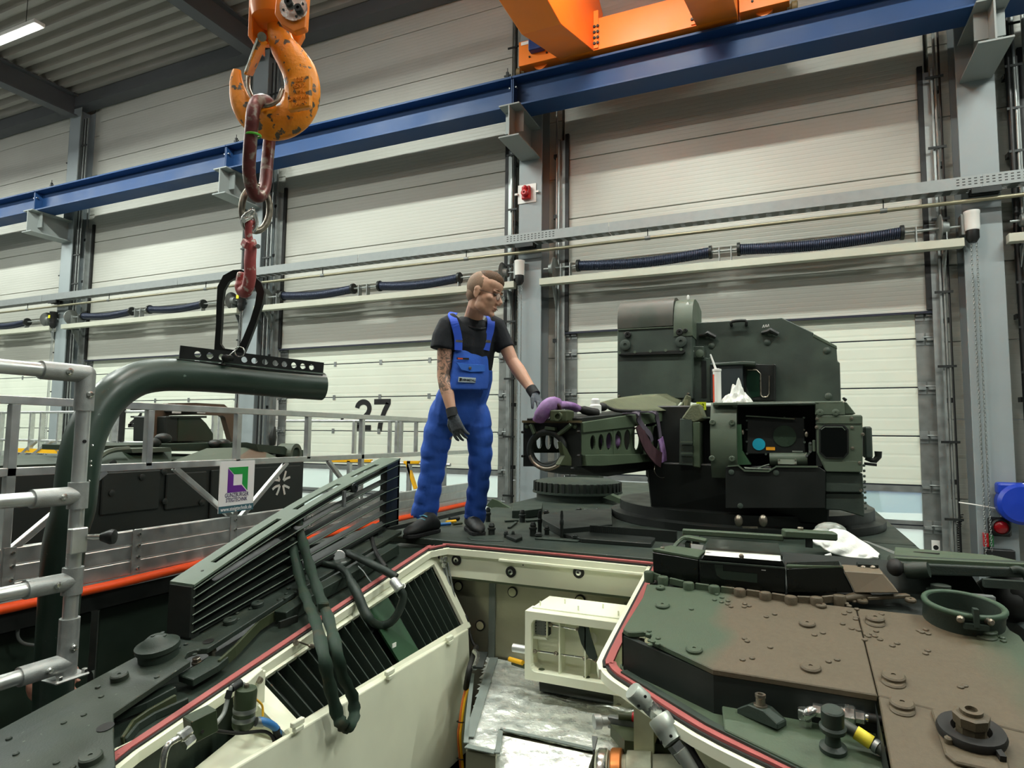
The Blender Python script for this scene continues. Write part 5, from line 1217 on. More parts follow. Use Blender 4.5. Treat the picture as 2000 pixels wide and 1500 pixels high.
ps3 = thing('periscope_unit', 'dark periscope block right of the silver-topped one', 'periscope', pp_((1590, 1170)), 'driver periscopes')
block([z6(1480, 550), z6(2020, 535), z7(240, 560), z7(240, 600), z7(340, 790), z6(1490, 785)], .13, M_PBLK, 'housing', ps3, .0)
MB().prism([pp_(z6(1475, 545), .0), pp_(z7(235, 550), .0), pp_(z7(160, 530), .13), pp_(z6(1500, 520), .13)], (0, 0, .008)).build('top_plate', M_TRAY, ps3)
wd_ = MB().prism([pp_(z7(240, 575), .0), pp_(z7(620, 600), .02), pp_(z7(780, 790), .0), pp_(z7(350, 790), -.02)], (0, .14, 0)).build('wedge_cover', mat('wedge_brown', '#6f6350', .55, 0, .1, 6), ps3, bevel=.003)
# interlocking strap hinges in front of the periscopes
rs = random.Random(11)
hpts = [(1268, 1128), (1295, 1138), (1345, 1150), (1395, 1157), (1445, 1163), (1495, 1170), (1545, 1178), (1595, 1180), (1640, 1176)]
for k, p in enumerate(hpts):
    c = R_(p[0], p[1], .0); o = MB().lathe(c, (0, 0, 1), [(.022, -.02), (.024, .02), (.02, .028)], 12).build('hinge_knuckle', M_CAMO, VEH, smooth=35, bevel=.002)
    if k < len(hpts)-1:
        q = R_(*hpts[k+1], .0); MB().bar(c+(q-c)*.25+V((0, .01, .012)), c+(q-c)*.8+V((0, .01, .012)), .012, .03).bar(c+(q-c)*.3+V((0, .05, .005)), c+(q-c)*.75+V((0, .05, .005)), .05, .012).build('hinge_strap', M_CAMO, VEH, bevel=.003)
p = R_(*z7(360, 830), .01); MB().tube([R_(*z7(240, 850), .01), p, R_(*z7(500, 820), .012)], [.012, .02, .014], 10).build('hinge_pin', M_CAMO, VEH, smooth=40)
MB().bar(R_(*z7(460, 840), .01), R_(*z7(870, 815), .01), .03, .012).build('hinge_rail', M_CAMO, VEH, bevel=.002)
# ------------------------------------------------------------------ opened driver hatch lid on the right
hl = thing('hatch_lid', 'thick green hatch lid swung open at the right', 'hatch', onY(*z7(1400, 650), 3.0))
YL = 3.02
def hl_(px, o=0): return onY(px[0], px[1], YL+o)
MB().prism([hl_(z7(690, 530)), hl_(z7(720, 485)), hl_(z7(1100, 515)), hl_(z7(2100, 560)), hl_(z7(2100, 650)), hl_(z7(1000, 620)), hl_(z7(740, 590))], (0, .10, .015)).build('lid_edge', M_HULL, hl, bevel=.006, seg=2)
MB().prism([hl_(z7(730, 490), .02), hl_(z7(2100, 560), .02), onY(*z7(1700, 465), 3.6), onY(*z7(740, 380), 3.75)], (0, 0, .02)).build('lid_top', M_TRAY, hl, bevel=.003)
MB().ell(hl_(z7(740, 540), -.01), .03, .05, .035).build('lid_buffer', M_SEALK, hl, smooth=60)
MB().lathe(hl_(z7(930, 570), -.02), (.9, -.3, .2), [(.03, -.03), (.035, 0), (.03, .05)], 16).build('hinge_barrel', M_HULLD, hl, smooth=35)
for (a, b) in (((930, 408), (1170, 425)), ((1255, 455), (1340, 462))): MB().bar(onY(*z7(*a), 3.45), onY(*z7(*b), 3.4), .02, .02).build('lid_latch', M_SEALK, hl)
MB().tube(bez([hl_(z7(1880, 570)), hl_(z7(1940, 560)), hl_(z7(2010, 600)), hl_(z7(2050, 690))], 4), .014, 8).build('lid_spring', M_HULL, hl, smooth=60)
MB().bx(.25, .7, 2.95, 3.5, 1.98, 2.06).build('hatch_ring', M_HULLB, VEH)
MB().bar(R_(*z7(1280, 810), .03), R_(*z7(1710, 850), .03), .04, .02).build('hatch_rail', M_GALV, VEH)
MB().bar(onY(*z7(1600, 690), 2.98), onY(*z7(2060, 720), 2.98), .03, .03).build('hatch_rail', M_HULL, VEH)
MB().lathe(R_(*z7(1190, 790), .0), (0, 0, 1), [(.05, 0), (.05, .012), (.035, .016), (.035, .03), (.02, .034)], 16).build('hatch_knob', M_HULL, VEH, smooth=35)
sb = MB(); 
MB().prism([onY(*z7(380, 510), 2.98), onY(*z7(580, 520), 2.98), onY(*z7(580, 580), 2.98), onY(*z7(370, 570), 2.98)], (0, .06, 0)).build('lamp_socket', M_HULLB, VEH)
for x in (430, 525): MB().ell(onY(*z7(x, 545), 2.975), .012, .012, .010).build('socket_screw', M_WORN, VEH, smooth=60)
# rail and bumper behind the periscopes, below the turret
rb = thing('guide_rail', 'long dark guide rail behind the periscopes', 'rail', onY(*z6(1000, 220), 3.15))
MB().bar(onY(*z6(465, 190), 3.15), onY(*z6(1450, 252), 3.2), .04, .025).build('rail', M_TRAY, rb, bevel=.004)
MB().bar(onY(*z6(1445, 205), 3.2), onY(*z6(1960, 235), 3.25), .07, .035).build('pad', M_TRAY, rb, bevel=.006)
MB().bar(onY(*z6(600, 230), 3.2), onY(*z6(600, 330), 3.2), .05, .03).build('rail_foot', M_HULLB, rb); MB().bar(onY(*z6(1700, 250), 3.22), onY(*z6(1700, 340), 3.22), .05, .03).build('rail_foot', M_HULLB, rb)
MB().hexbolt(onY(*z6(1618, 195), 3.22), (0, 0, 1), .014, .022).build('rail_bolt', M_WORN, rb)
# ------------------------------------------------------------------ roof plate and fittings around the worker's feet
MB().bx(-2.44, -.6, 3.42, 4.6, ZD-.03, ZD+.012).build('roof_plate', M_HULL, VEH, bevel=.004)
MB().bx(-2.44, .7, 4.605, 8.9, ZD-.03, ZD+.008).build('roof_plate', M_HULL, VEH)
MB().bx(-.595, .7, 3.42, 4.6, ZD-.03, ZD+.006).build('roof_plate', M_HULLD, VEH)
def rf(px, o=.012): return onZ(px[0], px[1], ZD+o)
def bolt_stack(px, r, h, nm='lock_plug'):
    c = rf(px); d = (c-CP).dot(FWD); R = r*d/FPX; H = h*d/FPX
    return MB().lathe(c, (0, 0, 1), [(R*.8, 0), (R*.8, H*.45), (R, H*.5), (R, H*.62), (R*.7, H*.66), (R*.8, H*.8), (R*.5, H)], 14).build(nm, M_HULLB, VEH, smooth=35)
for px, r, h in ((z8(300, 580), 8, 24), (z8(265, 445), 6, 28), (z8(600, 450), 7, 24), (z8(705, 585), 8, 27), (z8(440, 600), 5, 13), (z8(510, 600), 4, 13), (z8(760, 610), 8, 12), (z8(1115, 630), 7, 12), (z8(835, 385), 6, 11), (z8(1155, 355), 7, 9), (z8(1225, 360), 6, 8), (z8(1335, 350), 4, 7), (z8(985, 600), 4, 52), (z8(770, 560), 5, 44), (z8(840, 570), 6, 17)):
    bolt_stack(px, r, h)
def flat(pl, h, m_, nm, par=VEH, o=.012): return MB().prism([rf(p, o) for p in pl], (0, 0, h)).build(nm, m_, par, bevel=.003)
flat([z8(440, 610), z8(470, 590), z8(590, 595), z8(600, 625), z8(540, 650)], .02, M_HULLB, 'catch_plate')
flat([z8(860, 605), z8(1200, 635), z8(1200, 645), z8(860, 620)], .008, M_WORN, 'catch_rod')
flat([z8(720, 620), z8(1140, 650), z8(1180, 640), z8(800, 610)], .012, M_HULLD, 'catch_plate')
flat([z8(790, 440), z8(1010, 400), z8(1470, 370), z8(1480, 540), z8(970, 590), z8(800, 490)], .05, M_HULLB, 'roof_block')
flat([z8(1000, 600), z8(1480, 560), z8(1900, 640), z8(1860, 700), z8(1180, 650)], .025, M_HULLB, 'roof_block')
flat([z8(60, 600), z8(330, 580), z8(420, 640), z8(100, 630)], .006, M_HULLD, 'wear_plate')
flat([z8(500, 410), z8(510, 330), z8(800, 320), z8(790, 390), z8(640, 410)], .06, M_HULLD, 'access_box')
MB().prism([rf(p, .0) for p in (z8(240, 300), z8(300, 250), z8(490, 410), z8(380, 390))], (0, 0, .16)).build('deflector_plate', M_TRAY, VEH) if False else None
q = [onY(*z8(x, y), 5.2) for x, y in ((245, 290), (305, 220), (350, 235), (500, 320), (500, 405))]
MB().prism(q, (0, .03, 0)).build('deflector_plate', M_TRAY, VEH, bevel=.002)
for (a, b) in (((430, 440), (560, 435)), ((470, 505), (540, 450)), ((640, 440), (760, 430))): MB().bar(rf(z8(*a), .02), rf(z8(*b), .02), .02, .012).build('catch_rod', M_HULLD, VEH)
# rear round hatch with ribbed lid
hc = rf(z8(1030, 330)); YH = 5.9
def yh(p, o=0): return onY(*z8(*p), YH+o)
rh = thing('roof_hatch', 'dark ribbed hatch drum on the roof left of the turret', 'hatch', rf(z8(1060, 350)))
c = (yh((650, 330))+yh((1440, 330)))/2; R = (yh((1440, 330))-yh((650, 330))).length/2; c.z = ZD
h1 = yh((1000, 190)).z-ZD; h2 = yh((1000, 145)).z-ZD
c.y += R*.8
MB().lathe(c, (0, 0, 1), [(R, 0), (R, h1), (R*1.1, h1+.01), (R*1.1, h1+.03)], 32).build('drum', M_HULLD, rh, smooth=35)
for k in range(40):
    a_ = 2*math.pi*k/40; q = c+V((R*1.06*math.cos(a_), R*1.06*math.sin(a_), h1+.03)); MB().box(q+V((0, 0, .045)), (.02, .03, .09), (math.cos(a_), math.sin(a_), 0)).build('lid_rib', M_HULLB, rh)
MB().lathe(c, (0, 0, 1), [(R*1.04, h1+.03), (R*1.04, h1+.115), (R*.9, h1+.14), (R*.2, h1+.15)], 32).build('lid', M_HULL, rh, smooth=35)
MB().tube(bez([yh((780, 80), .8), yh((830, 70), .8), yh((855, 45), .8), yh((885, 50), .8)], 4), .012, 6).build('lid_handle', M_HULLB, rh)
MB().prism([yh((1390, 210)), yh((1460, 180)), yh((1660, 270)), yh((1600, 285))], (0, .12, 0)).build('drum_flap', M_TRAY, rh)
MB().prism([yh((1080, 35), 1.5), yh((1180, -40), 1.5), yh((1350, -40), 1.5), yh((1350, 40), 1.5)], (0, .2, 0)).build('rear_flap', M_HULLD, rh)
# ring gear strip under the turret
for k in range(44):
    p = onY(1155+(1320-1155)*k/43, 1050+4*k/43, 4.0); p.z = ZD+.045; MB().box(p, (.012, .03, .07)).build('gear_tooth', M_HULLB, VEH)
# silver twin lamps in the dark below the turret
tl = thing('twin_rollers', 'two small shiny steel bosses in the dark under the turret', 'fitting', onY(1468, 1030, 4.3))
for x in (1013, 1253): MB().ell(onY(*z6(x, 85), 4.3), .026, .03, .038).build('boss', M_WORN, tl, smooth=60)
MB().bar(onY(*z6(1050, 148), 4.3), onY(*z6(1200, 152), 4.3), .01, .012).build('bridge', M_WORN, tl)
MB().bar(onY(*z6(1013, 85), 4.3), onY(*z6(1013, 85), 4.42), .02, .02).bar(onY(*z6(1253, 85), 4.3), onY(*z6(1253, 85), 4.42), .02, .02).build('stalk', M_HULLB, tl)
# ------------------------------------------------------------------ things inside the open bay at the right: couplings and dark engine fittings
cp = thing('hydraulic_coupling', 'two grey cylindrical hydraulic couplings on a hose in the bay', 'coupling', onX(1300, 1440, -.58))
def cpp(x, y, d=2.45): return P(*z5(x, y), d*.84)
def cyl2(a, b, r, prof, m_, nm):
    ax = (b-a); L_ = ax.length; return MB().lathe(a, ax, [(r*k, h*L_) for k, h in prof], 20).build(nm, m_, cp, smooth=35)
M_CPL = mat('coupling_grey', '#aeb5ab', .38, .5, .08, 12)
cyl2(cpp(270, 640), cpp(430, 790), .031, [(.9, 0), (1, .08), (1, .75), (.8, .78), (.75, 1)], M_CPL, 'coupling_body')
MB().hexbolt(cpp(420, 780), cpp(520, 880)-cpp(420, 780), .026, .05).build('hex_nut', M_STAIN, cp)
MB().hexbolt(cpp(490, 840), cpp(560, 920)-cpp(490, 840), .022, .05).build('hex_nut', M_STAIN, cp)
cyl2(cpp(530, 900, 2.42), cpp(690, 1150, 2.36), .038, [(.95, 0), (1, .05), (1, .5), (.97, .52), (.97, .95), (.6, 1)], M_CPL, 'coupling_body')
MB().hexbolt(cpp(690, 1150, 2.36), cpp(780, 1270, 2.34)-cpp(690, 1150, 2.36), .030, .06).build('hex_nut', M_STAIN, cp)
MB().tube([cpp(740, 1220, 2.34), cpp(930, 1480, 2.3)], .026, 12).build('hose', M_CPL, cp, smooth=50)
MB().tube([cpp(810, 1150, 2.33), cpp(860, 1230, 2.32), cpp(980, 1440, 2.28)], .010, 8).build('guide_wire', M_SEALK, cp, smooth=50)
q = cpp(800, 1130, 2.33); MB().prism([q, q+RGT*.03+UPV*.01, q+RGT*.01-UPV*.03], FWD*.01).build('yellow_tag', M_YEL, cp)
for x, y, d in ((400, 700, 2.408), (335, 790, 2.408), (650, 1085, 2.33), (560, 1145, 2.36)): MB().lathe(cpp(x, y, d), VF, [(.005, 0), (.005, .003)], 10).build('spanner_hole', M_SEALK, cp)
eg = thing('engine_bracket', 'oily engine bracket with brass pipe and flexible duct in the bay corner', 'engine part', onZ(1240, 1480, 1.3))
ZE = 1.52
def ez(x, y, z=ZE): return onZ(*z4(x, y), z)
MB().bar(ez(1540, 740), ez(2200, 860), .03, .05).build('rail', M_GALVD, eg, bevel=.004)
MB().prism([ez(1560, 770), ez(2300, 880), ez(2300, 1000), ez(1700, 930)], (0, 0, -.05)).build('side_plate', M_OLIVE, eg)
MB().lathe(ez(1400, 750), ez(1540, 740)-ez(1400, 750), [(.03, 0), (.03, .03), (.02, .035), (.02, .07)], 16).build('end_cap', M_ALUD, eg, smooth=35)
MB().tube([ez(1580, 870, 1.48), ez(1800, 900, 1.48)], .014, 10).build('brass_pipe', mat('brass', '#b5703a', .35, .7, .1), eg, smooth=50)
MB().tube([ez(1640, 690, 1.56), ez(1780, 700, 1.56), ez(2000, 730, 1.56)], .016, 10).build('tube', M_OLIVE, eg, smooth=50)
MB().tube([ez(1775, 700, 1.56), ez(1805, 705, 1.56)], .019, 10).build('red_band', M_RED, eg, smooth=50)
MB().prism([ez(1380, 920), ez(1435, 930), ez(1405, 1060), ez(1390, 1060)], (0, 0, .015)).build('tab', M_GALVD, eg)
pc = [ez(1420, 1180, 1.42), ez(1500, 1020, 1.46), ez(1640, 960, 1.46)]
MB().lathe(ez(1440, 1300, 1.38), (.9, .15, .1), [(.10, 0), (.10, .05), (.085, .055), (.085, .12), (.1, .125), (.1, .22), (.09, .225), (.09, .6)], 28).build('duct', mat('duct_grey', '#a8aa93', .45, .3, .15, 30), eg, smooth=35)
MB().lathe(ez(1440, 1300, 1.38), (.9, .15, .1), [(.104, .06), (.108, .065), (.108, .10), (.104, .105)], 28).build('duct_clamp', mat('brass', '#b5703a'), eg, smooth=35)
MB().lathe(ez(1440, 1300, 1.38), (.9, .15, .1), [(.104, .008), (.107, .012), (.107, .04), (.104, .045)], 28).build('duct_clamp', M_STAIN, eg, smooth=35)
# ================================================================== turret with gun cradle and sight
def ta(x, y): return (1000+x/5, 750+y/5)
def tb(x, y): return (1190+x/4.2553, 560+y/4.2553)
def tc(x, y): return (1360+x/5.2632, 740+y/5.2632)
M_TUR = mat('turret_green_paint', '#414d43', .55, 0, .14, 4, col2='#353f38', cscale=2.2, bump=.06, bscale=120)
M_TURL = mat('turret_light_green', '#505c4c', .5, 0, .10, 5, bump=.04, bscale=120)
M_TURB = mat('turret_black_and_shade', '#0c110d', .5, 0, .1, 5)  # true black parts, and green lower parts with their shade in the colour
M_CRAD = mat('cradle_green', '#4a5843', .5, 0, .12, 7, bump=.05, bscale=120)
M_CANV = mat('olive_canvas', '#5d6149', .8, 0, .16, 10, bump=.25, bscale=60)
TUR = thing('gun_turret', 'green remote gun turret with perforated cradle and boxed sight', 'turret', (-.4, 5.2, ZD))
YS_ = 4.45; YB_ = 5.40; YL_ = 5.15
def sP(pl, Y, dep, m_, nm, par=TUR, bevel=.004, seg=1, f=tc): return MB().prism([onY(*f(*p), Y) for p in pl], (0, dep, 0)).build(nm, m_, par, bevel=bevel, seg=seg)
# ring and lower body, shade under the turret put into their near-black colour
MB().lathe((-.38, 5.45, ZD+.012), (0, 0, 1), [(1.02, 0), (1.02, .05), (.95, .06), (.95, .13)], 48).build('turret_ring', M_TURB, TUR, smooth=35)
zb = onY(*tc(700, 900), 4.5).z
MB().hexa([V((-.95, 4.75, ZD+.10)), V((.22, 4.58, ZD+.10)), V((.22, 6.2, ZD+.1)), V((-.95, 6.2, ZD+.1)), V((-.98, 4.72, zb)), V((.24, 4.50, zb)), V((.24, 6.2, zb)), V((-.98, 6.2, zb))]).build('lower_body', M_TURB, TUR, bevel=.01)
# ---- sight housing
zt = onY(*tc(700, 235), YS_).z; xl, xr = onY(*tc(140, 500), YS_).x, onY(*tc(1520, 500), YS_).x
MB().bx(xl+.02, xr, YS_+.02, YB_, zt-.02, zt).build('housing_roof', M_TURL, TUR, bevel=.004)
# rounded left cheek: extruded curved front
ch = []; zlo = onY(*tc(260, 900), YS_).z; x0, x1 = xl, onY(*tc(412, 500), YS_).x
n = 14; lo_ = []; hi_ = []
for k in range(n+1):
    u = k/n; z = zt+(zlo-.08-zt)*u; bul = .09*math.sin(math.pi*min(1, u*.95))**.8
    lo_.append(V((x0, YS_+.09-bul, z))); hi_.append(V((x1, YS_+.09-bul, z)))
mb = MB(); mb.loft([[lo_[k], hi_[k], hi_[k]+V((0, .12, 0)), lo_[k]+V((0, .12, 0))] for k in range(n+1)]); mb.build('left_cheek', M_TURL, TUR, smooth=40)
for p in ((165, 445), (365, 447), (160, 818), (365, 822), (190, 262), (390, 262)):
    c = onY(*tc(*p), YS_); c.y = YS_+.004 if p[1] > 300 else YS_+.06; MB().lathe(c, (0, -1, 0), [(.020, -.02), (.020, .006), (.016, .009), (.005, .009), (.005, .006)], 18).build('plug', M_TURL, TUR, smooth=35)
# right cheek
sP([(1222, 240), (1520, 240), (1530, 370), (1222, 370)], YS_+.02, .1, M_TURL, 'right_cheek')
sP([(1505, 235), (1545, 240), (1640, 360), (1530, 365)], YS_+.15, .3, M_TURL, 'side_slope')
for p in ((1270, 345), (1432, 345)): MB().lathe(onY(*tc(*p), YS_+.02), (0, -1, 0), [(.022, 0), (.022, .006), (.017, .009), (.005, .009), (.005, .006)], 18).build('plug', M_TURL, TUR, smooth=35)
sP([(420, 255), (1222, 240), (1222, 262), (420, 270)], YS_+.0, .06, M_TUR, 'hood_edge')
# recess
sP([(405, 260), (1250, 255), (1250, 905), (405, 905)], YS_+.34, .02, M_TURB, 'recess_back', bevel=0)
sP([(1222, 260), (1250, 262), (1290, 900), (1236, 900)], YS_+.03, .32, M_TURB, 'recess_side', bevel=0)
sP([(402, 470), (462, 465), (470, 740), (560, 880), (402, 885)], YS_+.06, .25, mat('recess_green', '#36563a', .45, 0, .08, 6), 'recess_side', bevel=0)
# sight head
def sh(x, y, o=0): return onY(*tc(x, y), YS_+.10+o)
hd_ = sP([(520, 395), (1115, 395), (1125, 775), (515, 775)], YS_+.10, .22, M_TURB, 'sight_head', bevel=.006)
MB().bar(sh(510, 380, -.02), sh(1010, 412, -.02), .02, .008).build('sight_visor', M_TURL, hd_)
def disc(x, y, r, m_, nm): c = sh(x, y, -.001); MB().lathe(c, (0, -1, 0), [(r, 0), (r, .003)], 40).build(nm, m_, hd_)
kk = (sh(1028, 585)-sh(908, 585)).length
disc(908, 588, kk, mat('lens_dark_green', '#2c3a2d', .25, 0, .03), 'lens')
disc(643, 672, kk*.57, mat('lens_cyan', '#1f9db8', .35, 0, .03), 'lens_cover')
def lab_(x0, y0, x1, y1, m_, nm): a, b = sh(x0, y0), sh(x1, y1); MB().bx(a.x, b.x, a.y-.003, a.y-.0005, b.z, a.z).build(nm, m_, hd_)
lab_(716, 700, 810, 734, mat('label_orange', '#e39a1c', .45), 'warning_label'); lab_(985, 738, 1095, 754, mat('label_grey', '#7b8478', .45), 'data_label')
for p in ((520, 430), (520, 522), (520, 645), (522, 770), (1105, 400), (1108, 525), (1112, 652), (715, 775), (905, 400), (1110, 772)):
    MB().hexbolt(sh(*p), (0, -1, 0), .008, .008).build('head_screw', M_TUR, hd_)
for p in ((475, 550), (1134, 570)): MB().ell(sh(*p, -.01), .012, .012, .02).build('pivot_boss', M_WORN, hd_, smooth=60)
MB().cyl(sh(755, 822, .02), sh(1140, 822, .02), .045, 24).build('drive_cylinder', M_TURL, hd_, smooth=40)
a, b = sh(838, 825, -.03), sh(1032, 880, -.03); pl_ = MB().bx(a.x, b.x, a.y-.006, a.y, b.z, a.z).build('name_plate', mat('plate_pale', '#9aa493', .4, .2, .06), hd_)
for px in ((850, 832), (1020, 832), (850, 872), (1020, 872)): c = sh(*px, -.037); MB().hexbolt(c, (0, -1, 0), .006, .004).build('plate_screw', M_WORN, pl_)
for p in ((1170, 660), (1170, 748), (1135, 790)): MB().cyl(sh(*p, -.03), sh(p[0]+2, p[1], .03), .008, 10).build('linkage_pin', M_STAIN, hd_, smooth=40)
MB().bar(sh(1170, 660, -.02), sh(1172, 748, -.02), .012, .02).bar(sh(1172, 748, -.02), sh(1135, 790, -.02), .012, .012).build('linkage', M_TUR, hd_)
a, b = sh(1195, 628, -.06), sh(1228, 750, -.06); MB().bx(a.x, b.x, a.y, a.y+.05, b.z, a.z).build('stop_block', M_TURL, hd_, bevel=.004)
# lower lip with its stepped bright edge
sP([(300, 905), (430, 895), (495, 948), (745, 955), (825, 905), (1260, 905), (1330, 950), (1325, 1330), (300, 1330)], YS_+.0, .10, M_TURB, 'front_skirt', bevel=.003)
lip = [onY(*tc(*p), YS_-.002) for p in ((325, 897), (430, 890), (497, 944), (742, 951), (822, 900), (1250, 903))]
MB().strip(lip, .02, .010, (0, 1, 0)).build('skirt_lip', M_TURL, TUR)
for p in ((360, 958), (820, 965), (452, 1305)): MB().lathe(onY(*tc(*p), YS_), (0, -1, 0), [(.018, -.01), (.018, .003), (.012, .005)], 16).build('plug', M_TUR, TUR, smooth=35)
MB().tube(bez([sh(490, 912, -.06), sh(620, 920, -.07), sh(680, 900, -.05), sh(750, 880, -.04)], 4), .006, 6).tube([sh(500, 922, -.07), sh(780, 930, -.07)], .006, 6).build('cable', M_TURL, TUR)
# ---- right box with octagonal window
YQ = YS_+.02
sP([(1232, 372), (1690, 370), (1710, 380), (1712, 950), (1330, 950), (1240, 760)], YQ, .45, M_TURL, 'side_box', bevel=.008, seg=2)
oc = [(1262, 520), (1310, 472), (1520, 472), (1565, 520), (1568, 765), (1520, 818), (1325, 818), (1262, 760)]
sP(oc, YQ-.012, .012, M_TURB, 'window_bezel', bevel=.002)
ring_i = [(1280, 528), (1318, 492), (1512, 492), (1548, 528), (1550, 755), (1512, 800), (1332, 800), (1280, 752)]
sP(ring_i, YQ-.014, .003, mat('window_black', '#050806', .12, 0, .02), 'window_glass', bevel=0)
MB().tube([onY(*tc(*p), YQ-.014) for p in ((1285, 522), (1320, 496), (1500, 496), (1530, 528))], .003, 5).build('bezel_wire', M_TURL, TUR)
sP([(1228, 452), (1700, 452), (1705, 458), (1228, 458)], YQ-.006, .01, M_TURL, 'box_lip', bevel=0)
for p in ((1240, 412), (1598, 405), (1235, 498), (1600, 500), (1605, 712), (1680, 862), (1690, 1145), (1712, 570)): MB().lathe(onY(*tc(*p), YQ), (0, -1, 0), [(.010, 0), (.010, .006), (.004, .008)], 10).build('box_screw', M_WORN, TUR, smooth=35)
MB().prism([onY(*tc(x, y), YQ-.002) for x, y in ((1285, 838), (1708, 845), (1708, 960), (1335, 955))], (0, .02, -.0)).build('lower_panel', M_TURL, TUR, bevel=.004)
sP([(1325, 958), (1710, 968), (1722, 1170), (1325, 1165)], YQ+.03, .4, M_TUR, 'lower_box', bevel=.006)
sP([(1325, 1172), (1722, 1176), (1728, 1420), (1480, 1350), (1325, 1345)], YQ+.05, .4, M_TUR, 'lower_box', bevel=.006)
# side bracket and handle
MB().bx(onY(*tc(1720, 500), YQ+.15).x, onY(*tc(1800, 500), YQ+.15).x, YQ+.12, YQ+.3, onY(*tc(1750, 815), YQ+.15).z, onY(*tc(1750, 490), YQ+.15).z).build('side_pod', M_TUR, TUR, bevel=.01)
def hq(x, y): return onY(*tc(x, y), YQ+.15)
MB().tube([hq(1740, 812), hq(1800, 835), hq(1835, 840), hq(1870, 800), hq(1870, 745)], [.014, .016, .018, .02, .022], 8).build('hook_handle', M_TURB, TUR, smooth=50)
MB().tube([hq(1725, 870), hq(1855, 885)], .009, 8).build('pull_rod', M_TURB, TUR, smooth=50)
for k in range(9): MB().hexbolt(onY(*tc(1718+2*k, 890+55*k), YQ+.02), (.7, -.6, 0), .009, .008).build('edge_bolt', M_TUR, TUR)
sP([(1500, 195), (1520, 185), (1555, 210), (1535, 235)], YS_+.12, .05, M_TURB, 'lug')
MB().lathe(onY(*tc(1358, 180), YS_+.3), (0, -1, 0), [(.022, -.02), (.022, .01), (.012, .015)], 14).build('cap', M_TUR, TUR, smooth=35)
# ---- rear armour plate
bp_ = [(680, 300), (1435, 258), (1702, 385), (1692, 406), (1888, 495), (1897, 618), (1917, 630), (1926, 960), (680, 960)]
sP(bp_, YB_, .10, M_TUR, 'armour_plate', bevel=.006, f=tb)
sP([(1700, 390), (1890, 490), (1895, 520), (1690, 415)], YB_-.006, .02, M_TURL, 'plate_chamfer', f=tb)
def bq(x, y, o=0): return onY(*tb(x, y), YB_-o)
for p in ((1315, 462), (850, 490), (1808, 530), (1820, 910)): MB().lathe(bq(*p), (0, -1, 0), [(.026, 0), (.026, .006), (.016, .012), (.008, .016)], 16).build('plate_bolt', M_TUR, TUR, smooth=35)
MB().tube(bez([bq(1015, 320), bq(1015, 320, .05), bq(1020, 290, .06), bq(1130, 282, .06), bq(1138, 315, .05), bq(1138, 318)], 3), .012, 8).build('grab_handle', M_TURB, TUR, smooth=50)
for x, y in ((815, 405), (1335, 380)):
    lt = MB().tube([bq(x-65, y+5, .02), bq(x-20, y-5, .035), bq(x, y-20, .035), bq(x+70, y+15, .03)], [.016, .018, .022, .016], 8).build('latch', M_TURB, TUR, smooth=45)
    MB().lathe(bq(x, y), (0, -1, 0), [(.03, 0), (.03, .02), (.02, .03)], 14).build('latch_boss', M_TUR, lt, smooth=35)
    MB().lathe(bq(x-55, y), (0, -1, 0), [(.018, 0), (.018, .025)], 12).build('latch_pin', M_TUR, lt, smooth=35)
for k in range(3): a = bq(1272+20*k, 330-3*k); MB().bar(a+V((0, -.002, -.012)), a+V((.01, -.002, .012)), .003, .004).bar(a+V((.012, -.002, -.01)), a+V((.012, -.002, .012)), .003, .004).build('chalk_mark', M_WHITE, TUR)
# box with open window in front of the plate
sP([(840, 632), (1110, 622), (1110, 945), (840, 945)], YB_-.16, .16, mat('panel_bluegreen', '#262f31', .5, 0, .08, 6), 'sight_box', f=tb)
sP([(835, 640), (1110, 618), (1215, 625), (1210, 650), (1110, 645), (845, 655)], YB_-.18, .18, M_TUR, 'box_roof', f=tb)
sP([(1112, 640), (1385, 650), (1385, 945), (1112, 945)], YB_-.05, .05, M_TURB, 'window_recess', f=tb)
fr_ = [bq(*p, .055) for p in ((1150, 690), (1225, 692), (1256, 725), (1258, 900), (1275, 918), (1315, 915), (1330, 890), (1332, 740))]
MB().tube(fr_, .006, 6).build('window_gasket', M_WORN, TUR, smooth=40)
sP([(1140, 700), (1250, 700), (1255, 910), (1140, 930)], YB_-.054, .004, mat('green_glass', '#173022', .08, 0, .05), 'window_glass', f=tb, bevel=0)
sP([(1385, 650), (1365, 640), (1365, 945), (1385, 945)], YB_-.1, .1, M_TURB, 'window_post', f=tb)
# left connecting panel
sP([(685, 590), (840, 590), (840, 960), (685, 960)], YB_-.10, .10, M_TUR, 'joint_panel', f=tb)
sP([(765, 615), (805, 615), (808, 920), (768, 920)], YB_-.106, .01, M_TURB, 'vent_slot', f=tb, bevel=0)
sP([(685, 495), (785, 495), (785, 590), (685, 590)], YB_-.14, .14, M_TUR, 'joint_block', f=tb)
MB().lathe(bq(752, 555, .14), (0, -1, 0), [(.032, 0), (.032, .012), (.014, .018)], 18).build('eye_bolt', M_TURL, TUR, smooth=35)
MB().lathe(bq(695, 535, .14), (0, -1, 0), [(.010, 0), (.010, .004)], 12).build('white_spot', M_WHITE, TUR)
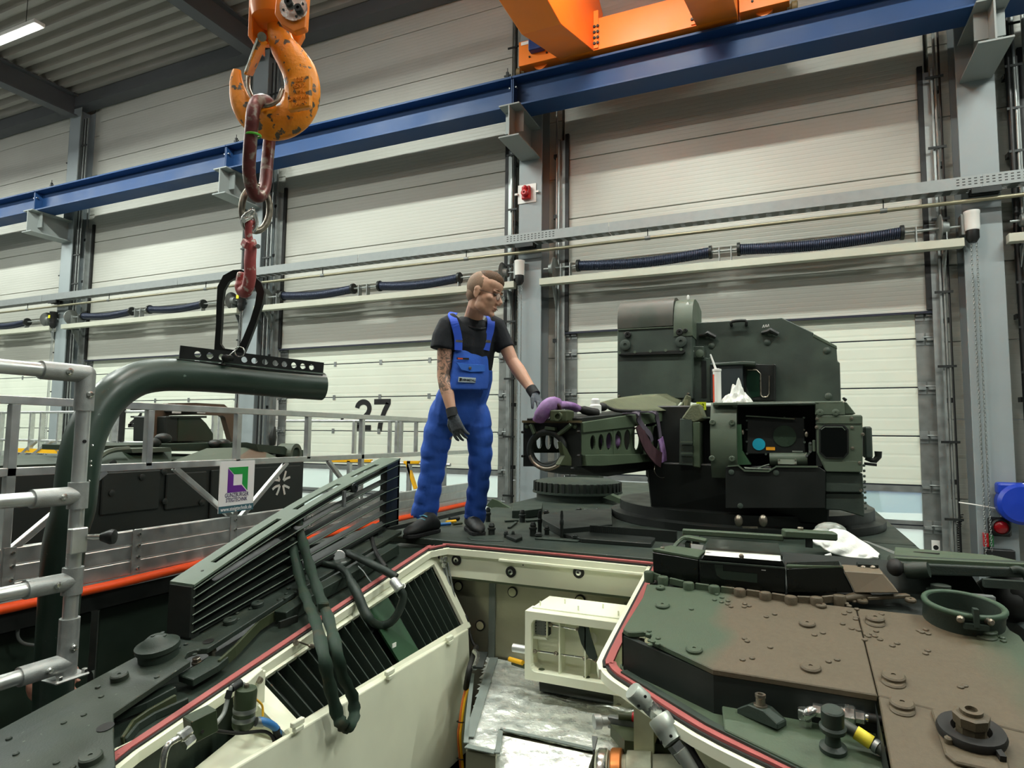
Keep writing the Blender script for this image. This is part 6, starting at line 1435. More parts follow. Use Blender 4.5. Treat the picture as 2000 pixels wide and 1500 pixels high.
# ---- left armoured block with rounded hood
def lq(x, y, o=0): return onY(*tb(x, y), YL_-o)
sP([(68, 350), (685, 320), (690, 930), (66, 925)], YL_, .6, M_TUR, 'launcher_block', f=tb, bevel=.006)
def hood(x0, x1, y0, m_, nm):
    a, b = lq(x0, y0), lq(x1, y0); z0 = a.z; zt_ = onY(*tb((x0+x1)/2, 100), YL_+.16).z; H = zt_-z0; pr_ = [(0, 0), (-.004, .25), (.01, .5), (.05, .75), (.12, .92), (.22, 1.0), (.40, 1.0), (.6, .9)]
    mb = MB(); L0 = [V((a.x, YL_-.006+y, z0+H*h)) for y, h in pr_]+[V((a.x, YL_+.6, z0))]; L1 = [p+V((b.x-a.x, 0, 0)) for p in L0]
    mb.loft([L0, L1]); return mb.build(nm, m_, TUR, smooth=40)
M_HOOD = mat('hood_brown_green', '#4b4a42', .5, 0, .12, 4, col2='#3a4238', cscale=3)
hood(70, 530, 350, M_HOOD, 'hood'); hood(536, 692, 415, M_TURL, 'hood_end')
sP([(70, 352), (530, 330), (530, 338), (70, 362)], YL_-.01, .01, M_TURL, 'hood_seam', f=tb, bevel=0)
for k, (x, y) in enumerate(((655, 90), (652, 150), (655, 200), (650, 240))): MB().ell(onY(*tb(x, y), YL_+.02+.06*(3-k)/3), .010, .006, .022).build('paint_chip', M_WHITE, TUR)
for x, y, r in ((135, 485, .045), (597, 458, .045), (155, 400, .028), (585, 378, .028), (635, 365, .016)):
    MB().lathe(lq(x, y, .006), (0, -1, 0), [(r, 0), (r, .014), (r*.8, .018), (r*.3, .018), (r*.3, .010)], 22).build('round_cap', M_TUR if r > .03 else M_TURB, TUR, smooth=35)
sP([(72, 555), (625, 522), (630, 545), (610, 560), (80, 572)], YL_-.03, .03, M_TURB, 'rain_gutter', f=tb)
for k in range(5): MB().lathe(lq(85+128*k, 550-7*k, .03), (0, -1, 0), [(.012, 0), (.012, .006)], 10).build('gutter_bolt', M_TURL, TUR)
for x, y in ((82, 908), (265, 900), (655, 890)): MB().hexbolt(lq(x, y), (0, -1, 0), .010, .010).build('plate_bolt', M_WORN, TUR)
# ---- gun cradle
GA, GB = P(1135, 866, 3.75), P(1322, 866, 5.0); gx_ = (GB-GA); gx_.z = 0; gx_.normalize(); gs = V((gx_.y, -gx_.x, 0)); gl = -gs     # gs points to the camera side
CR = MB().box(GA+gl*.1+gx_*.3+V((0, 0, -.05)), (.05, .05, .05), gx_).build('gun_cradle', M_TURB, TUR)
def gp(x, y): return onPlane(*ta(x, y), GA, gs)
WID = abs((onPlane(1021, 866, GA, gx_)-GA).dot(gl))
def cell_plate(cells, yt, yb, th, nm, off=V((0, 0, 0)), m_=M_CRAD):
    mb = MB(); n = 16; xs = [680]+[ (cells[i][0]+cells[i][2]+cells[i+1][0]-cells[i+1][2])/2 for i in range(len(cells)-1)]+[1625]
    for (cx, cy, rx, ry), a, b in zip(cells, xs[:-1], xs[1:]):
        o_, i_ = [], []
        for j in range(n):
            t_ = 2*math.pi*j/n; cs, sn = math.cos(t_), math.sin(t_); i_.append(gp(cx+rx*cs, cy+ry*sn)+off)
            k = 1/max(abs(cs), abs(sn)); px = cx+cs*k*((b-cx) if cs > 0 else (cx-a)); py = cy+sn*k*((yb(px)-cy) if sn > 0 else (cy-yt(px)))
            py = max(min(py, yb(px)), yt(px)); o_.append(gp(px, py)+off)
        mb.ring(o_, i_, gl*th)
    return mb.build(nm, m_, CR)
cells = [(790, 572, 26, 75), (870, 570, 27, 82), (950, 560, 31, 88), (1040, 550, 32, 95), (1128, 545, 34, 102), (1218, 538, 34, 108), (1312, 530, 35, 114), (1410, 518, 34, 126), (1495, 508, 38, 134), (1592, 510, 30, 110)]
yt = lambda x: 470-(x-680)*.085; yb = lambda x: 690-(x-680)*.012
cell_plate(cells, yt, yb, .012, 'cradle_side'); cell_plate(cells, yt, yb, .012, 'cradle_side', gl*(WID-.03))
def gpr(pl, th, nm, m_=M_CRAD, off=V((0, 0, 0)), bevel=.003): return MB().prism([gp(*p)+off for p in pl], gl*th).build(nm, m_, CR, bevel=bevel)
gpr([(675, 375), (1160, 300), (1600, 255), (1610, 335), (1130, 425), (680, 475)], .04, 'top_rail', off=gs*.014)
gpr([(675, 375), (1160, 300), (1600, 255), (1610, 335), (1130, 425), (680, 475)], .03, 'top_rail', off=gl*(WID-.03))
gpr([(690, 692), (1610, 680), (1625, 780), (1560, 700), (1480, 745), (860, 800), (700, 800)], .10, 'lower_beam', off=gs*.02)
gpr([(720, 815), (1240, 700), (1640, 690), (1640, 800), (980, 905), (850, 880)], WID-.05, 'lower_trough', M_TURB, off=gl*.03)
gpr([(985, 440), (995, 440), (998, 685), (988, 685)], .016, 'weld_seam', off=gs*.003, bevel=0)
gpr([(700, 330), (1600, 240), (1600, 262), (700, 375)], WID-.02, 'cradle_top', M_TURB, off=gl*.012)
# front frame plate
fp0 = GA+gs*.0
def gf(x, y, o=0): return onPlane(*ta(x, y), GA-gx_*o, gx_)
ro_, ri_ = [], []
for j in range(24):
    t_ = 2*math.pi*j/24; cs, sn = math.cos(t_), math.sin(t_); k = 1/max(abs(cs), abs(sn))
    x = 390+cs*k*280; y = 590+sn*k*(225 if sn < 0 else 215); rr_ = 165+ (28 if j % 8 in (2, 3) else 0); ro_.append(gf(x, y)); ri_.append(gf(345+rr_*cs, 645+rr_*sn*1.02))
MB().ring(ro_, ri_, gx_*.02).build('front_frame', M_TURB, CR)
MB().bar(gf(110, 368, .02), gf(672, 368, .02), .03, .014, up=V((0, 0, 1))).build('frame_edge', mat('frame_edge_bronze', '#5c5138', .5, .3, .1), CR)
rg = [gf(345+175*math.cos(t_), 650+180*math.sin(t_), .03) for t_ in [math.radians(a) for a in range(20, 165, 8)]]
MB().tube(rg, .014, 8).build('clamp_ring', M_WORN, CR, smooth=60)
rg2 = [gf(345+168*math.cos(t_), 640+172*math.sin(t_), .015) for t_ in [2*math.pi*k/36 for k in range(36)]]
MB().tube(rg2, .022, 8, closed=True).build('barrel_collar', M_HULLB, CR, smooth=60)
MB().lathe(gf(345, 645, -.02), gx_, [(.125, 0), (.12, .5), (.11, 1.0)], 24).build('barrel_sleeve', M_TURB, CR, smooth=40) if False else None
for (a, b) in (((185, 395), (225, 490)), ((580, 395), (455, 495)), ((330, 430), (430, 440))): MB().bar(gf(*a, .03), gf(*b, .03), .03, .02).build('clamp_arm', M_CRAD, CR, bevel=.003)
for p in ((150, 415), (620, 415)): MB().lathe(gf(*p, .0), -gx_, [(.014, 0), (.014, .012), (.008, .016)], 12).build('frame_bolt', M_CRAD, CR, smooth=35)
for p, s in (((95, 470), -1), ((95, 705), -1), ((640, 465), 1), ((640, 700), 1), ((580, 825), 1)): MB().cyl(gf(*p, .03), gf(p[0]+28, p[1], .03), .008, 8).build('stud', M_TURB, CR, smooth=40)
gpr([(500, 560), (560, 640), (600, 720), (600, 800), (480, 790), (530, 700)], .03, 'frame_web', M_OLIVE, off=-gx_*.02)
c = gf(470, 310, .06); MB().bx(c.x-.06, c.x+.05, c.y-.02, c.y+.12, c.z-.035, c.z+.035).build('junction_box', M_OLIVE, CR, bevel=.008)
MB().lathe(gf(460, 318, .09), -gx_, [(.026, 0), (.026, .02), (.018, .02), (.016, .006)], 18).build('socket', M_OLIVE, CR, smooth=35)
gpr([(1170, 400), (1620, 350), (1620, 680), (1170, 690)], .006, 'dark_hole_backing', M_TURB, off=gl*(WID-.05), bevel=0)  # added dark panel, stands in for the shaded inside behind the rear holes
MB().bx(-1.0, -.46, 4.80, 5.5, ZD+.35, 2.98).build('mantlet_body', M_TURB, TUR, bevel=.01)
# mantlet behind the cradle
def mq(x, y, o=0): return onY(*ta(x, y), 4.62-o)
MB().prism([mq(1640, 340), mq(1760, 340), mq(1770, 800), mq(1630, 790)], (0, .3, 0)).build('mantlet_post', M_TUR, TUR, bevel=.004)
MB().prism([mq(1765, 370), mq(1840, 370), mq(1840, 820), mq(1770, 810)], (0, .3, 0)).build('mantlet_post', M_CRAD, TUR, bevel=.006)
for y in (565, 677): MB().bar(mq(1650, y, .02), mq(1765, y+2, .02), .02, .008).build('mantlet_rung', M_TURL, TUR)
MB().prism([mq(1750, 200), mq(1830, 190), mq(1880, 340), mq(1780, 380), mq(1650, 340)], (0, .2, 0)).build('folded_boot', M_CANV, TUR, bevel=.01)
MB().prism([mq(1830, 320), mq(1930, 320), mq(1930, 335), mq(1835, 335)], (0, .2, 0)).build('mantlet_ledge', M_TURL, TUR)
# canvas cover over the rear of the cradle
lowc = [(820, 198), (960, 245), (1150, 262), (1350, 262), (1480, 258), (1590, 245)]; upc = [(825, 190), (1000, 142), (1200, 112), (1400, 97), (1560, 95), (1700, 98)]
rows = 6; mb = MB(); vs_ = []
for r in range(rows+1):
    u = r/rows
    for (a, b) in zip(bez([V((x, y, 0)) for x, y in lowc], 3), bez([V((x, y, 0)) for x, y in upc], 3)):
        x, y = a.x*(1-u)+b.x*u, a.y*(1-u)+b.y*u; d = 4.25+(x-820)/780*.55+u*.35*min(1, (x-800)/300); vs_.append(P(*ta(x, y), d))
m_c = len(vs_)//(rows+1)
mb.add(vs_, [(r*m_c+k, r*m_c+k+1, (r+1)*m_c+k+1, (r+1)*m_c+k) for r in range(rows) for k in range(m_c-1)])
cv = mb.build('canvas_cover', M_CANV, TUR, smooth=60); so_ = cv.modifiers.new('thick', 'SOLIDIFY'); so_.thickness = .006
MB().prism([P(*ta(x, y), 4.85) for x, y in ((1705, 105), (1752, 122), (1738, 268), (1600, 250), (1660, 190))], FWD*.02).build('canvas_flap', M_CANV, TUR, bevel=.006)
MB().prism([P(*ta(x, y), 4.83) for x, y in ((1690, 150), (1720, 150), (1705, 265), (1678, 262))], FWD*.012).build('canvas_tab', mat('canvas_pale', '#7d8062', .8), TUR)
yt_ = P(*ta(1848, 215), 4.6); MB().box(yt_, (.07, .004, .058), RGT, None, UPV).build('note', mat('yellow_note', '#d3df2b', .6), TUR)
text_obj('note_text', '12', M_NUM, .045, yt_-FWD*.004, RGT, UPV, TUR, .0005)
# top of the cradle: hoses and box
MB().tube(bez([P(*ta(650, 240), 4.05), P(*ta(720, 260), 4.1), P(*ta(830, 285), 4.15)], 4), [.02]*3+[.028]*4+[.03]*2, 10).build('black_hose', M_SEALK, CR, smooth=60)
MB().lathe(P(*ta(815, 285), 4.25), (0, 0, 1), [(.04, 0), (.04, .05), (.03, .06), (.03, .09), (.02, .1)], 16).build('white_cap', M_WHITE, CR, smooth=35)
MB().ell(P(*ta(880, 225), 4.3), .04, .04, .03).build('black_bulge', M_SEALK, CR, smooth=60)
MB().tube(bez([P(*ta(920, 220), 4.35), P(*ta(1000, 255), 4.35), P(*ta(1100, 265), 4.4), P(*ta(1250, 268), 4.5)], 4), .012, 8).build('black_cable', M_SEALK, CR, smooth=60)
MB().tube(bez([gp(1330, 785)+gs*.05, gp(1315, 850)+gs*.06, gp(1360, 905)+gs*.06, gp(1430, 895)+gs*.06, gp(1505, 765)+gs*.05], 6), .0025, 5).build('wire_loop', M_WORN, CR, smooth=60)
# ---- purple lifting sling over the cradle
M_PURP = mat('purple_webbing', '#a583b4', .75, 0, .2, 18, col2='#80588f', cscale=8); M_MAR = mat('maroon_webbing', '#3d2028', .75, 0, .2, 20)
sl = thing('lifting_sling', 'purple and maroon round sling wrapped over the gun cradle', 'sling', P(*ta(370, 330), 3.85))
def sq(x, y, d): return P(*ta(x, y), d)
MB().tube(bez([sq(262, 352, 3.86), sq(300, 290, 3.83), sq(345, 225, 3.83), sq(400, 205, 3.85), sq(440, 215, 3.88)], 4), [.045]*3+[.055]*10+[.05]*4, 12, flat=(1, .6)).build('sling_body', M_PURP, sl, smooth=60)
MB().tube(bez([sq(430, 215, 3.88), sq(500, 205, 3.92), sq(580, 215, 3.98), sq(630, 240, 4.03)], 4), [.035]*13, 12, flat=(1, .7)).build('sling_body', M_PURP, sl, smooth=60)
MB().tube(bez([sq(420, 190, 3.84), sq(460, 215, 3.84), sq(470, 250, 3.85)], 4), .012, 8).build('sling_tie', M_MAR, sl, smooth=60)
def band(pts, w, m_, nm): 
    q = [gp(x, y)+gs*o for x, y, o in pts]; MB().strip(bez(q, 4), w, .008, gx_).build(nm, m_, sl)
band([(1100, 285, .0), (1155, 295, .05), (1190, 360, .04), (1240, 440, .045), (1285, 500, .05), (1300, 560, .05)], .05, mat('grey_webbing', '#4c4450', .75, 0, .2, 20), 'strap')
band([(1200, 272, .0), (1320, 285, .05), (1360, 340, .045), (1378, 430, .045), (1385, 520, .05)], .05, mat('grey_webbing', '#4c4450'), 'strap')
band([(1185, 400, .04), (1205, 500, .05), (1260, 620, .055), (1320, 700, .06), (1380, 740, .06)], .11, M_MAR, 'strap')
band([(1385, 530, .05), (1395, 600, .055), (1405, 680, .06), (1410, 755, .06)], .09, M_PURP, 'strap')
MB().tube([gp(1060, 560)+gl*.1, gp(1130, 560)+gl*.1], .05, 10).build('sling_inside', M_PURP, sl, smooth=50)
# ================================================================== fan grille standing on the left deck
M_GRL = mat('grille_top_green', '#5b6a5b', .5, 0, .10, 4, bump=.04, bscale=120)
M_GRD = mat('grille_dark', '#161c18', .45, 0, .1, 6)
gr = thing('fan_grille', 'long wedge-shaped dark slatted grille leaning on the left deck', 'grille', (-2.38, 2.7, 1.95))
XA, XB = -2.47, -2.335; YN, YF_ = 1.965, 3.50
def gz(y, u):                                   # u = 0 bottom edge, 1 top edge
    v = (y-YN)/(YF_-YN); zb = deckz(y)+.06+.01*v; zt = 2.095+v*(2.585-2.095)+.035*math.sin(math.pi*v); return zb+(zt-zb)*u
# top plate with slots: two side bands, cross bars between
ys = [YN+(YF_-YN)*k/24 for k in range(25)]
slots = [(.10, .36), (.43, .66), (.74, .90)]
def top_strip(xa, xb, va, vb, nm='top_plate'):
    y0, y1 = YN+(YF_-YN)*va, YN+(YF_-YN)*vb; k = max(2, int((vb-va)*24)); yy = [y0+(y1-y0)*i/k for i in range(k+1)]
    mb = MB(); mb.loft([[V((xa, y, gz(y, 1)-.006)), V((xb, y, gz(y, 1)-.006)), V((xb, y, gz(y, 1)+.004)), V((xa, y, gz(y, 1)+.004))] for y in yy]); return mb.build(nm, M_GRL, gr)
top_strip(XA-.01, XA+.050, 0, 1); top_strip(XB-.050, XB+.004, 0, 1)
pv = 0
for a, b in slots+[(1, 1)]:
    if a-pv > .001: top_strip(XA+.050, XB-.050, pv, a, 'top_bridge')
    pv = b
c = V(((XA+XB)/2+.01, YN+.09, gz(YN+.09, 1)+.004)); MB().lathe(c, (0, -.25, 1), [(.007, 0), (.007, .001)], 10).build('rivet_hole', M_SEALK, gr)
# end plates
MB().hexa([V((XA, YN-.01, gz(YN, 0))), V((XB, YN-.01, gz(YN, 0))), V((XB, YN+.01, gz(YN, 0))), V((XA, YN+.01, gz(YN, 0))), V((XA, YN-.01, gz(YN, 1)-.006)), V((XB, YN-.01, gz(YN, 1)-.006)), V((XB, YN+.01, gz(YN, 1)-.006)), V((XA, YN+.01, gz(YN, 1)-.006))]).build('end_plate', M_GRD, gr)
ya = 3.36
mb = MB(); mb.hexa([V((XB-.03, ya, gz(ya, 0))), V((XB, ya, gz(ya, 0))), V((XB, YF_, gz(YF_, 0))), V((XB-.03, YF_, gz(YF_, 0))), V((XB-.03, ya, gz(ya, 1)-.006)), V((XB, ya, gz(ya, 1)-.006)), V((XB, YF_, gz(YF_, 1)-.006)), V((XB-.03, YF_, gz(YF_, 1)-.006))]); mb.build('end_plate', M_GRD, gr)
MB().hexa([V((XA, YF_-.02, gz(YF_, 0))), V((XB, YF_-.02, gz(YF_, 0))), V((XB, YF_, gz(YF_, 0))), V((XA, YF_, gz(YF_, 0))), V((XA, YF_-.02, gz(YF_, 1)-.006)), V((XB, YF_-.02, gz(YF_, 1)-.006)), V((XB, YF_, gz(YF_, 1)-.006)), V((XA, YF_, gz(YF_, 1)-.006))]).build('end_plate', M_GRD, gr)
# slats: thin bars running the whole length; the lower ones deep and closed behind
NS = 6
for k in range(NS):
    u = (k+.35)/NS; mb = MB(); yy = [YN+(YF_-YN)*i/10 for i in range(11)]
    tilt = .045
    pts = [[V((XB, y, gz(y, u))), V((XB, y, gz(y, u)+.008)), V((XB-tilt, y, gz(y, u)+.016)), V((XB-tilt, y, gz(y, u)+.008))] for y in yy]
    mb.loft(pts); mb.build('slat', M_GRD, gr)
    MB().tube([V((XB+.001, y, gz(y, u)+.006)) for y in yy], .0028, 5).build('slat_edge', M_GRL, gr)
mb = MB(); yy = [YN+(2.75-YN)*i/6 for i in range(7)]
mb.loft([[V((XA+.01, y, gz(y, .0))), V((XA+.02, y, gz(y, .0))), V((XA+.02, y, gz(y, .95))), V((XA+.01, y, gz(y, .95)))] for y in yy]); mb.build('back_panel', M_GRD, gr)
yy = [YN+(3.4-YN)*i/6 for i in range(7)]
mb = MB(); mb.loft([[V((XA+.01, y, gz(y, .0))), V((XB, y, gz(y, .0))), V((XB, y, gz(y, .03))), V((XA+.01, y, gz(y, .03)))] for y in yy]); mb.build('bottom_plate', M_GRD, gr)
yq = 3.02; c = V((XB+.01, yq, gz(yq, 1)-.03)); hgp = MB().lathe(c, (1, 0, 0), [(.028, -.02), (.028, .006), (.012, .008), (.012, .002)], 16).build('hinge_eye', M_GRD, gr, smooth=35)
MB().bar(c+V((.0, -.09, -.01)), c+V((0, -.09, -.10)), .02, .014).build('hinge_pin', M_GALV, gr)
for y in (YN+.02, 2.6, 3.3): MB().bx(XA, XB, y-.02, y+.02, deckz(y)+.045, gz(y, 0)+.005).build('foot', M_GRD, gr)

# ================================================================== sling loop hung over the grille into the bay
def strand(pz, ds): return [P(*z1(x, y), d) for (x, y), d in zip(pz, ds)]
def dep(p): return (p-CP).dot(FWD)
d0 = dep(V((XB, 2.72, gz(2.72, 1)))); dr = dep(G(*z1(1400, 640))); db = dep(onX(*z1(1590, 1395), -1.62))
A_ = [(1205, 30), (1240, 230), (1300, 480), (1345, 610), (1390, 720), (1440, 930), (1480, 1130), (1530, 1320), (1560, 1380)]
B_ = [(1255, 20), (1305, 200), (1365, 400), (1420, 560), (1470, 690), (1525, 900), (1565, 1070), (1625, 1190), (1640, 1300), (1625, 1380)]
def sdep(p, ytop, yrim, k):
    px = z1(*p)
    if p[1] <= yrim:
        u = (p[1]-ytop)/(yrim-ytop); return min(d0-.03+(dr-.05-d0+.03)*u, dep(G(px[0], px[1], .075)) if p[1] > 350 else 99)
    return min(dep(G(px[0], px[1], .03)) if p[1] < 800 else 99, dep(lwpix(*px)), dep(onX(px[0], px[1], XF+.03)))-.05
sa = [P(*z1(*p), sdep(p, 30, 720, k)) for k, p in enumerate(A_)]; sb = [P(*z1(*p), sdep(p, 20, 690, k)) for k, p in enumerate(B_)]
db = dep(onX(*z1(1590, 1395), XF+.03))-.05
bot = [P(*z1(1590, 1402), db)]
lp_ = sa+bot+sb[::-1]+[P(*z1(1225, 5), d0+.02)]
w = thing('web_sling', 'dark green webbing sling loop hanging from the grille into the bay', 'sling', bot[0])
pts = bez(lp_, 5, True); MB().tube(pts, [.024+.003*math.sin(i*1.7) for i in range(len(pts))], 10, closed=True, flat=(1, .5)).build('webbing_loop', M_STRAP, w, smooth=60)
cc = P(*z1(1440, 620), sdep((1440, 620), 20, 690, 0)-.012); MB().box(cc, (.05, .014, .045), RGT, None, UPV).build('sling_sleeve', M_STRAP, w, bevel=.006)

# ================================================================== loose cables on the left deck
cb = thing('cable_loop', 'thick dark cable with a silver plug looping into the bay', 'cable', G(*z2(1130, 830)))
def dk(x, y, o=.05): return G(*z2(x, y), o)
k1 = [dk(560, 520), dk(640, 500, .06), dk(760, 550, .07), dk(900, 620, .07), dk(1040, 690, .07), dk(1120, 740, .05)]
e = k1[-1]; dd = dep(e)
MB().tube(bez(k1, 5), .021, 12).build('cable_arm', mat('cable_dark', '#1d2a22', .55, 0, .2, 30), cb, smooth=60)
q0, q1 = P(*z2(1085, 760), dd-.03), P(*z2(1150, 850), dd-.06)
MB().lathe(q0, q1-q0, [(.018, 0), (.024, .01), (.024, .05), (.026, .052), (.026, .066), (.02, .07)], 18).build('plug', M_ALU, cb, smooth=35)
MB().tube(bez([q1, P(*z2(1190, 800), dd-.03), P(*z2(1205, 830), dd-.04), P(*z2(1150, 885), dd-.06)], 5), .003, 5).build('plug_wire', M_WHITE, cb, smooth=60)
k2 = [dk(370, 605), dk(430, 610, .06), dk(560, 640, .06), dk(630, 690, .06), dk(680, 790, .04), P(*z2(740, 900), dep(dk(740, 830))-.05), P(*z2(800, 1050), dep(dk(740, 830))-.1), P(*z2(870, 1160), dep(dk(740, 830))-.12), P(*z2(960, 1205), dd-.08), P(*z2(1060, 1180), dd-.07), P(*z2(1140, 1080), dd-.06), P(*z2(1190, 930), dd-.05), P(*z2(1160, 860), dd-.05)]
MB().tube(bez(k2, 5), [.018]*20+[.024]*15+[.020]*26, 12).build('cable_arm', mat('cable_dark', '#1d2a22'), cb, smooth=60)
MB().tube(bez([dk(880, 345), dk(900, 430), dk(950, 540), dk(1020, 640)], 5), .012, 8).build('thin_cable', M_SEALK, cb, smooth=60)
MB().tube(bez([dk(750, 630), dk(800, 680), dk(840, 740), dk(875, 785)], 5), .003, 5).build('thin_wire', M_GALV, cb, smooth=60)
c = dk(555, 540); MB().lathe(c, (.7, -.6, .2), [(.03, -.04), (.034, 0), (.034, .02), (.028, .03)], 16).build('socket', M_SEALK, cb, smooth=35)
MB().lathe(c+V((.01, -.01, .005)), (.7, -.6, .2), [(.031, .0), (.036, .004), (.036, .012), (.031, .016)], 16).build('socket_ring', M_ALU, cb, smooth=35)
for x, y in ((610, 605), (830, 390), (960, 360)): MB().bar(dk(x-30, y, .04), dk(x+30, y-10, .04), .04, .02).build('clip', M_GALVD if x != 960 else M_HULLB, cb, bevel=.003)

# ================================================================== small loose things
# cartridge on the turret
c = onY(*tb(898, 945), 4.95); c.z = zt+.003
ct = thing('sealant_cartridge', 'white sealant cartridge with red print and slanted nozzle on the turret', 'cartridge', c)
h = onY(*tb(898, 685), 4.95).z-c.z
MB().lathe(c, (0, 0, 1), [(.030, 0), (.030, h*.94), (.033, h*.94), (.033, h), (.012, h+.005)], 20).build('tube_body', M_WHITE, ct, smooth=35)
n = 8; ar = [(c+V((.0305*math.cos(a), .0305*math.sin(a), 0))) for a in [math.radians(-200+75*k/n) for k in range(n+1)]]
mb = MB(); mb.add([p for p in ar]+[p+V((0, 0, h*.85)) for p in ar], [(k, k+1, n+2+k, n+1+k) for k in range(n)]); pr_ = mb.build('print_band', mat('print_red', '#d1492a', .5, 0, .03), ct); pr_.modifiers.new('s', 'SOLIDIFY').thickness = .001
MB().cyl(c+V((-.008, 0, h)), c+V((-.045, 0, h+.115)), .009, 10, r2=.006).build('nozzle', M_WHITE, ct, smooth=50)
# crumpled rags
def rag(name, label, base, sx, sy, sz, seed, m_, n=30, drop=None):
    rs = random.Random(seed); vs_ = []; 
    for i in range(n+1):
        for j in range(n+1):
            u, v = i/n*2-1, j/n*2-1; rr = math.hypot(u, v)
            hgt = max(0, 1-rr*.95)**.7
            q = V((u*3+seed, v*3, 0)); f = noise.noise(q)*.55+noise.noise(q*2.6)*.45
            x = u*sx*(.75+.25*noise.noise(q+V((5, 0, 0)))); y = v*sy*(.75+.25*noise.noise(q+V((0, 7, 0))))
            z = sz*hgt*(.45+.9*(f+.45))+.004
            vs_.append(base+V((x, y, max(.003, z))))
    mb = MB(); mb.add(vs_, [(i*(n+1)+j, i*(n+1)+j+1, (i+1)*(n+1)+j+1, (i+1)*(n+1)+j) for i in range(n) for j in range(n)])
    o = mb.build(name, m_, smooth=80); s = o.modifiers.new('thick', 'SOLIDIFY'); s.thickness = .004; sd_ = o.modifiers.new('sub', 'SUBSURF'); sd_.levels = 1; sd_.render_levels = 1
    return tag(o, label, 'rag', 'white rags')
M_RAG = mat('white_cloth', '#e6e7e0', .8, 0, .05, 12, bump=.15, bscale=60)
b_ = onY(*tb(1060, 940), 4.9); b_.z = zt; rag('crumpled_rag', 'crumpled white rag beside the cartridge on the turret', b_, .13, .10, .17, 3, M_RAG)
b_ = onY(1655, 1085, 3.12); 
def clothpts():
    out = [(1575, 1050), (1600, 1040), (1640, 1036), (1668, 1052), (1690, 1068), (1715, 1088), (1700, 1093), (1660, 1091), (1625, 1078), (1600, 1066)]
    return out
n = 14; vs_ = []; tp = [(1577, 1052), (1605, 1040), (1643, 1034), (1668, 1048), (1695, 1066), (1718, 1084)]; bt = [(1583, 1056), (1600, 1068), (1620, 1080), (1655, 1091), (1690, 1093), (1715, 1089)]
TP, BT = bez([V((x, y, 0)) for x, y in tp], 4), bez([V((x, y, 0)) for x, y in bt], 4); m_c = len(TP); rows = 8
for r in range(rows+1):
    for k in range(m_c):
        u = r/rows; p = TP[k].lerp(BT[k], u)+V((3*noise.noise(V((k*.6, r*.8, 4))), 3.5*noise.noise(V((k*.7, r*.6, 9))), 0)); d = 3.55-u*.25-.05*math.sin(u*math.pi)+.045*noise.noise(V((k*.45, r*.5, 2)))+.035*abs(noise.noise(V((k*.35+r*.5, k*.2-r*.6, 7)))); vs_.append(P(p.x, p.y, d))
mb = MB(); mb.add(vs_, [(r*m_c+k, r*m_c+k+1, (r+1)*m_c+k+1, (r+1)*m_c+k) for r in range(rows) for k in range(m_c-1)])
cl_ = mb.build('cloth', M_RAG, smooth=80); cl_.modifiers.new('t', 'SOLIDIFY').thickness = .01; s = cl_.modifiers.new('s', 'SUBSURF'); s.levels = 1; s.render_levels = 1
tag(cl_, 'large white cloth lying behind the periscopes', 'cloth', 'white rags')
MB_ = MB().prism([P(*z7(x, y), 3.3) for x, y in ((430, 280), (480, 288), (830, 420), (825, 452))], FWD*.004)
tag(MB_.build('paper_strip', M_WHITE), 'thin white paper strip beside the large cloth', 'paper')
pb_ = MB().ell(P(*z7(110, 185), 3.6), .085, .06, .05).build('plastic_bag', mat('clear_bag', '#8b9088', .3, 0, .2, 20), smooth=60); tag(pb_, 'grey crumpled plastic bag behind the white cloth', 'bag')
MB().ell(P(*z7(30, 215), 3.55), .06, .05, .035).build('bag_fold', mat('clear_bag', '#8b9088'), pb_, smooth=60)
# gloves / tools lying on the roof behind the feet
tl_ = thing('tool_bundle', 'blue and yellow screwdrivers lying on the roof between the feet', 'tools', onZ(880, 1025, ZD+.012))
for (a, b, m_, r) in (((847, 1026), (880, 1023), M_BLUEH, .012), ((872, 1020), (890, 1018), M_YEL, .012), ((885, 1024), (902, 1022), M_OLIVE, .010), ((878, 1014), (896, 1012), M_DARKST, .016)):
    MB().tube([onZ(*a, ZD+.028), onZ(*b, ZD+.028)], r, 8).build('handle', m_, tl_, smooth=50)
# pale marker pens on the hatch area
for i, (a, b) in enumerate((((60, 430), (115, 415)), ((85, 450), (150, 465)))):
    tag(MB().tube([P(*z7(*a), 3.2), P(*z7(*b), 3.2)], .008, 8).build('chalk_stick', M_WHITE, smooth=50), ('upper' if i == 0 else 'lower')+' of two white chalk sticks left of the lamp socket', 'chalk', 'chalk sticks')

# ================================================================== dark vehicle beyond the middle platform
def vx(px, py, X): return onX(px, py, X)
def tv(x, y): return (160+x/4.3478, 780+y/4.3478)
BX = -5.75
M_BGD = mat('far_vehicle_dark', '#1c211e', .5, 0, .12, 2); M_BGT = mat('far_vehicle_top', '#515a4c', .55, 0, .1, 2); M_BGB = mat('far_vehicle_brown', '#5d4c3c', .55, 0, .1, 2); M_BGG = mat('far_vehicle_green', '#2c3a2d', .5, 0, .1, 2)
bt_ = thing('far_vehicle', 'dark armoured vehicle with white cross behind the middle platform', 'tank', (BX-1.4, 5.2, 0))
zr = vx(*tv(900, 410), BX).z; zs = vx(*tv(900, 560), BX).z
y0, y1 = vx(-60, 900, BX).y, vx(*tv(1885, 700), BX).y
MB().bx(BX-2.9, BX, y0, y1, .6, zs).build('hull_side', M_BGD, bt_, bevel=.02)
MB().bx(BX-2.6, BX-.3, y0+.3, y1-.4, zs-.02, zs+.05).build('hull_roof', M_BGG, bt_)
for k in range(6): MB().lathe((BX-.45, y0+.8+1.2*k, .4), (1, 0, 0), [(.1, 0), (.38, .02), (.38, .3), (.1, .32)], 20).build('road_wheel', M_BGD, bt_, smooth=35)
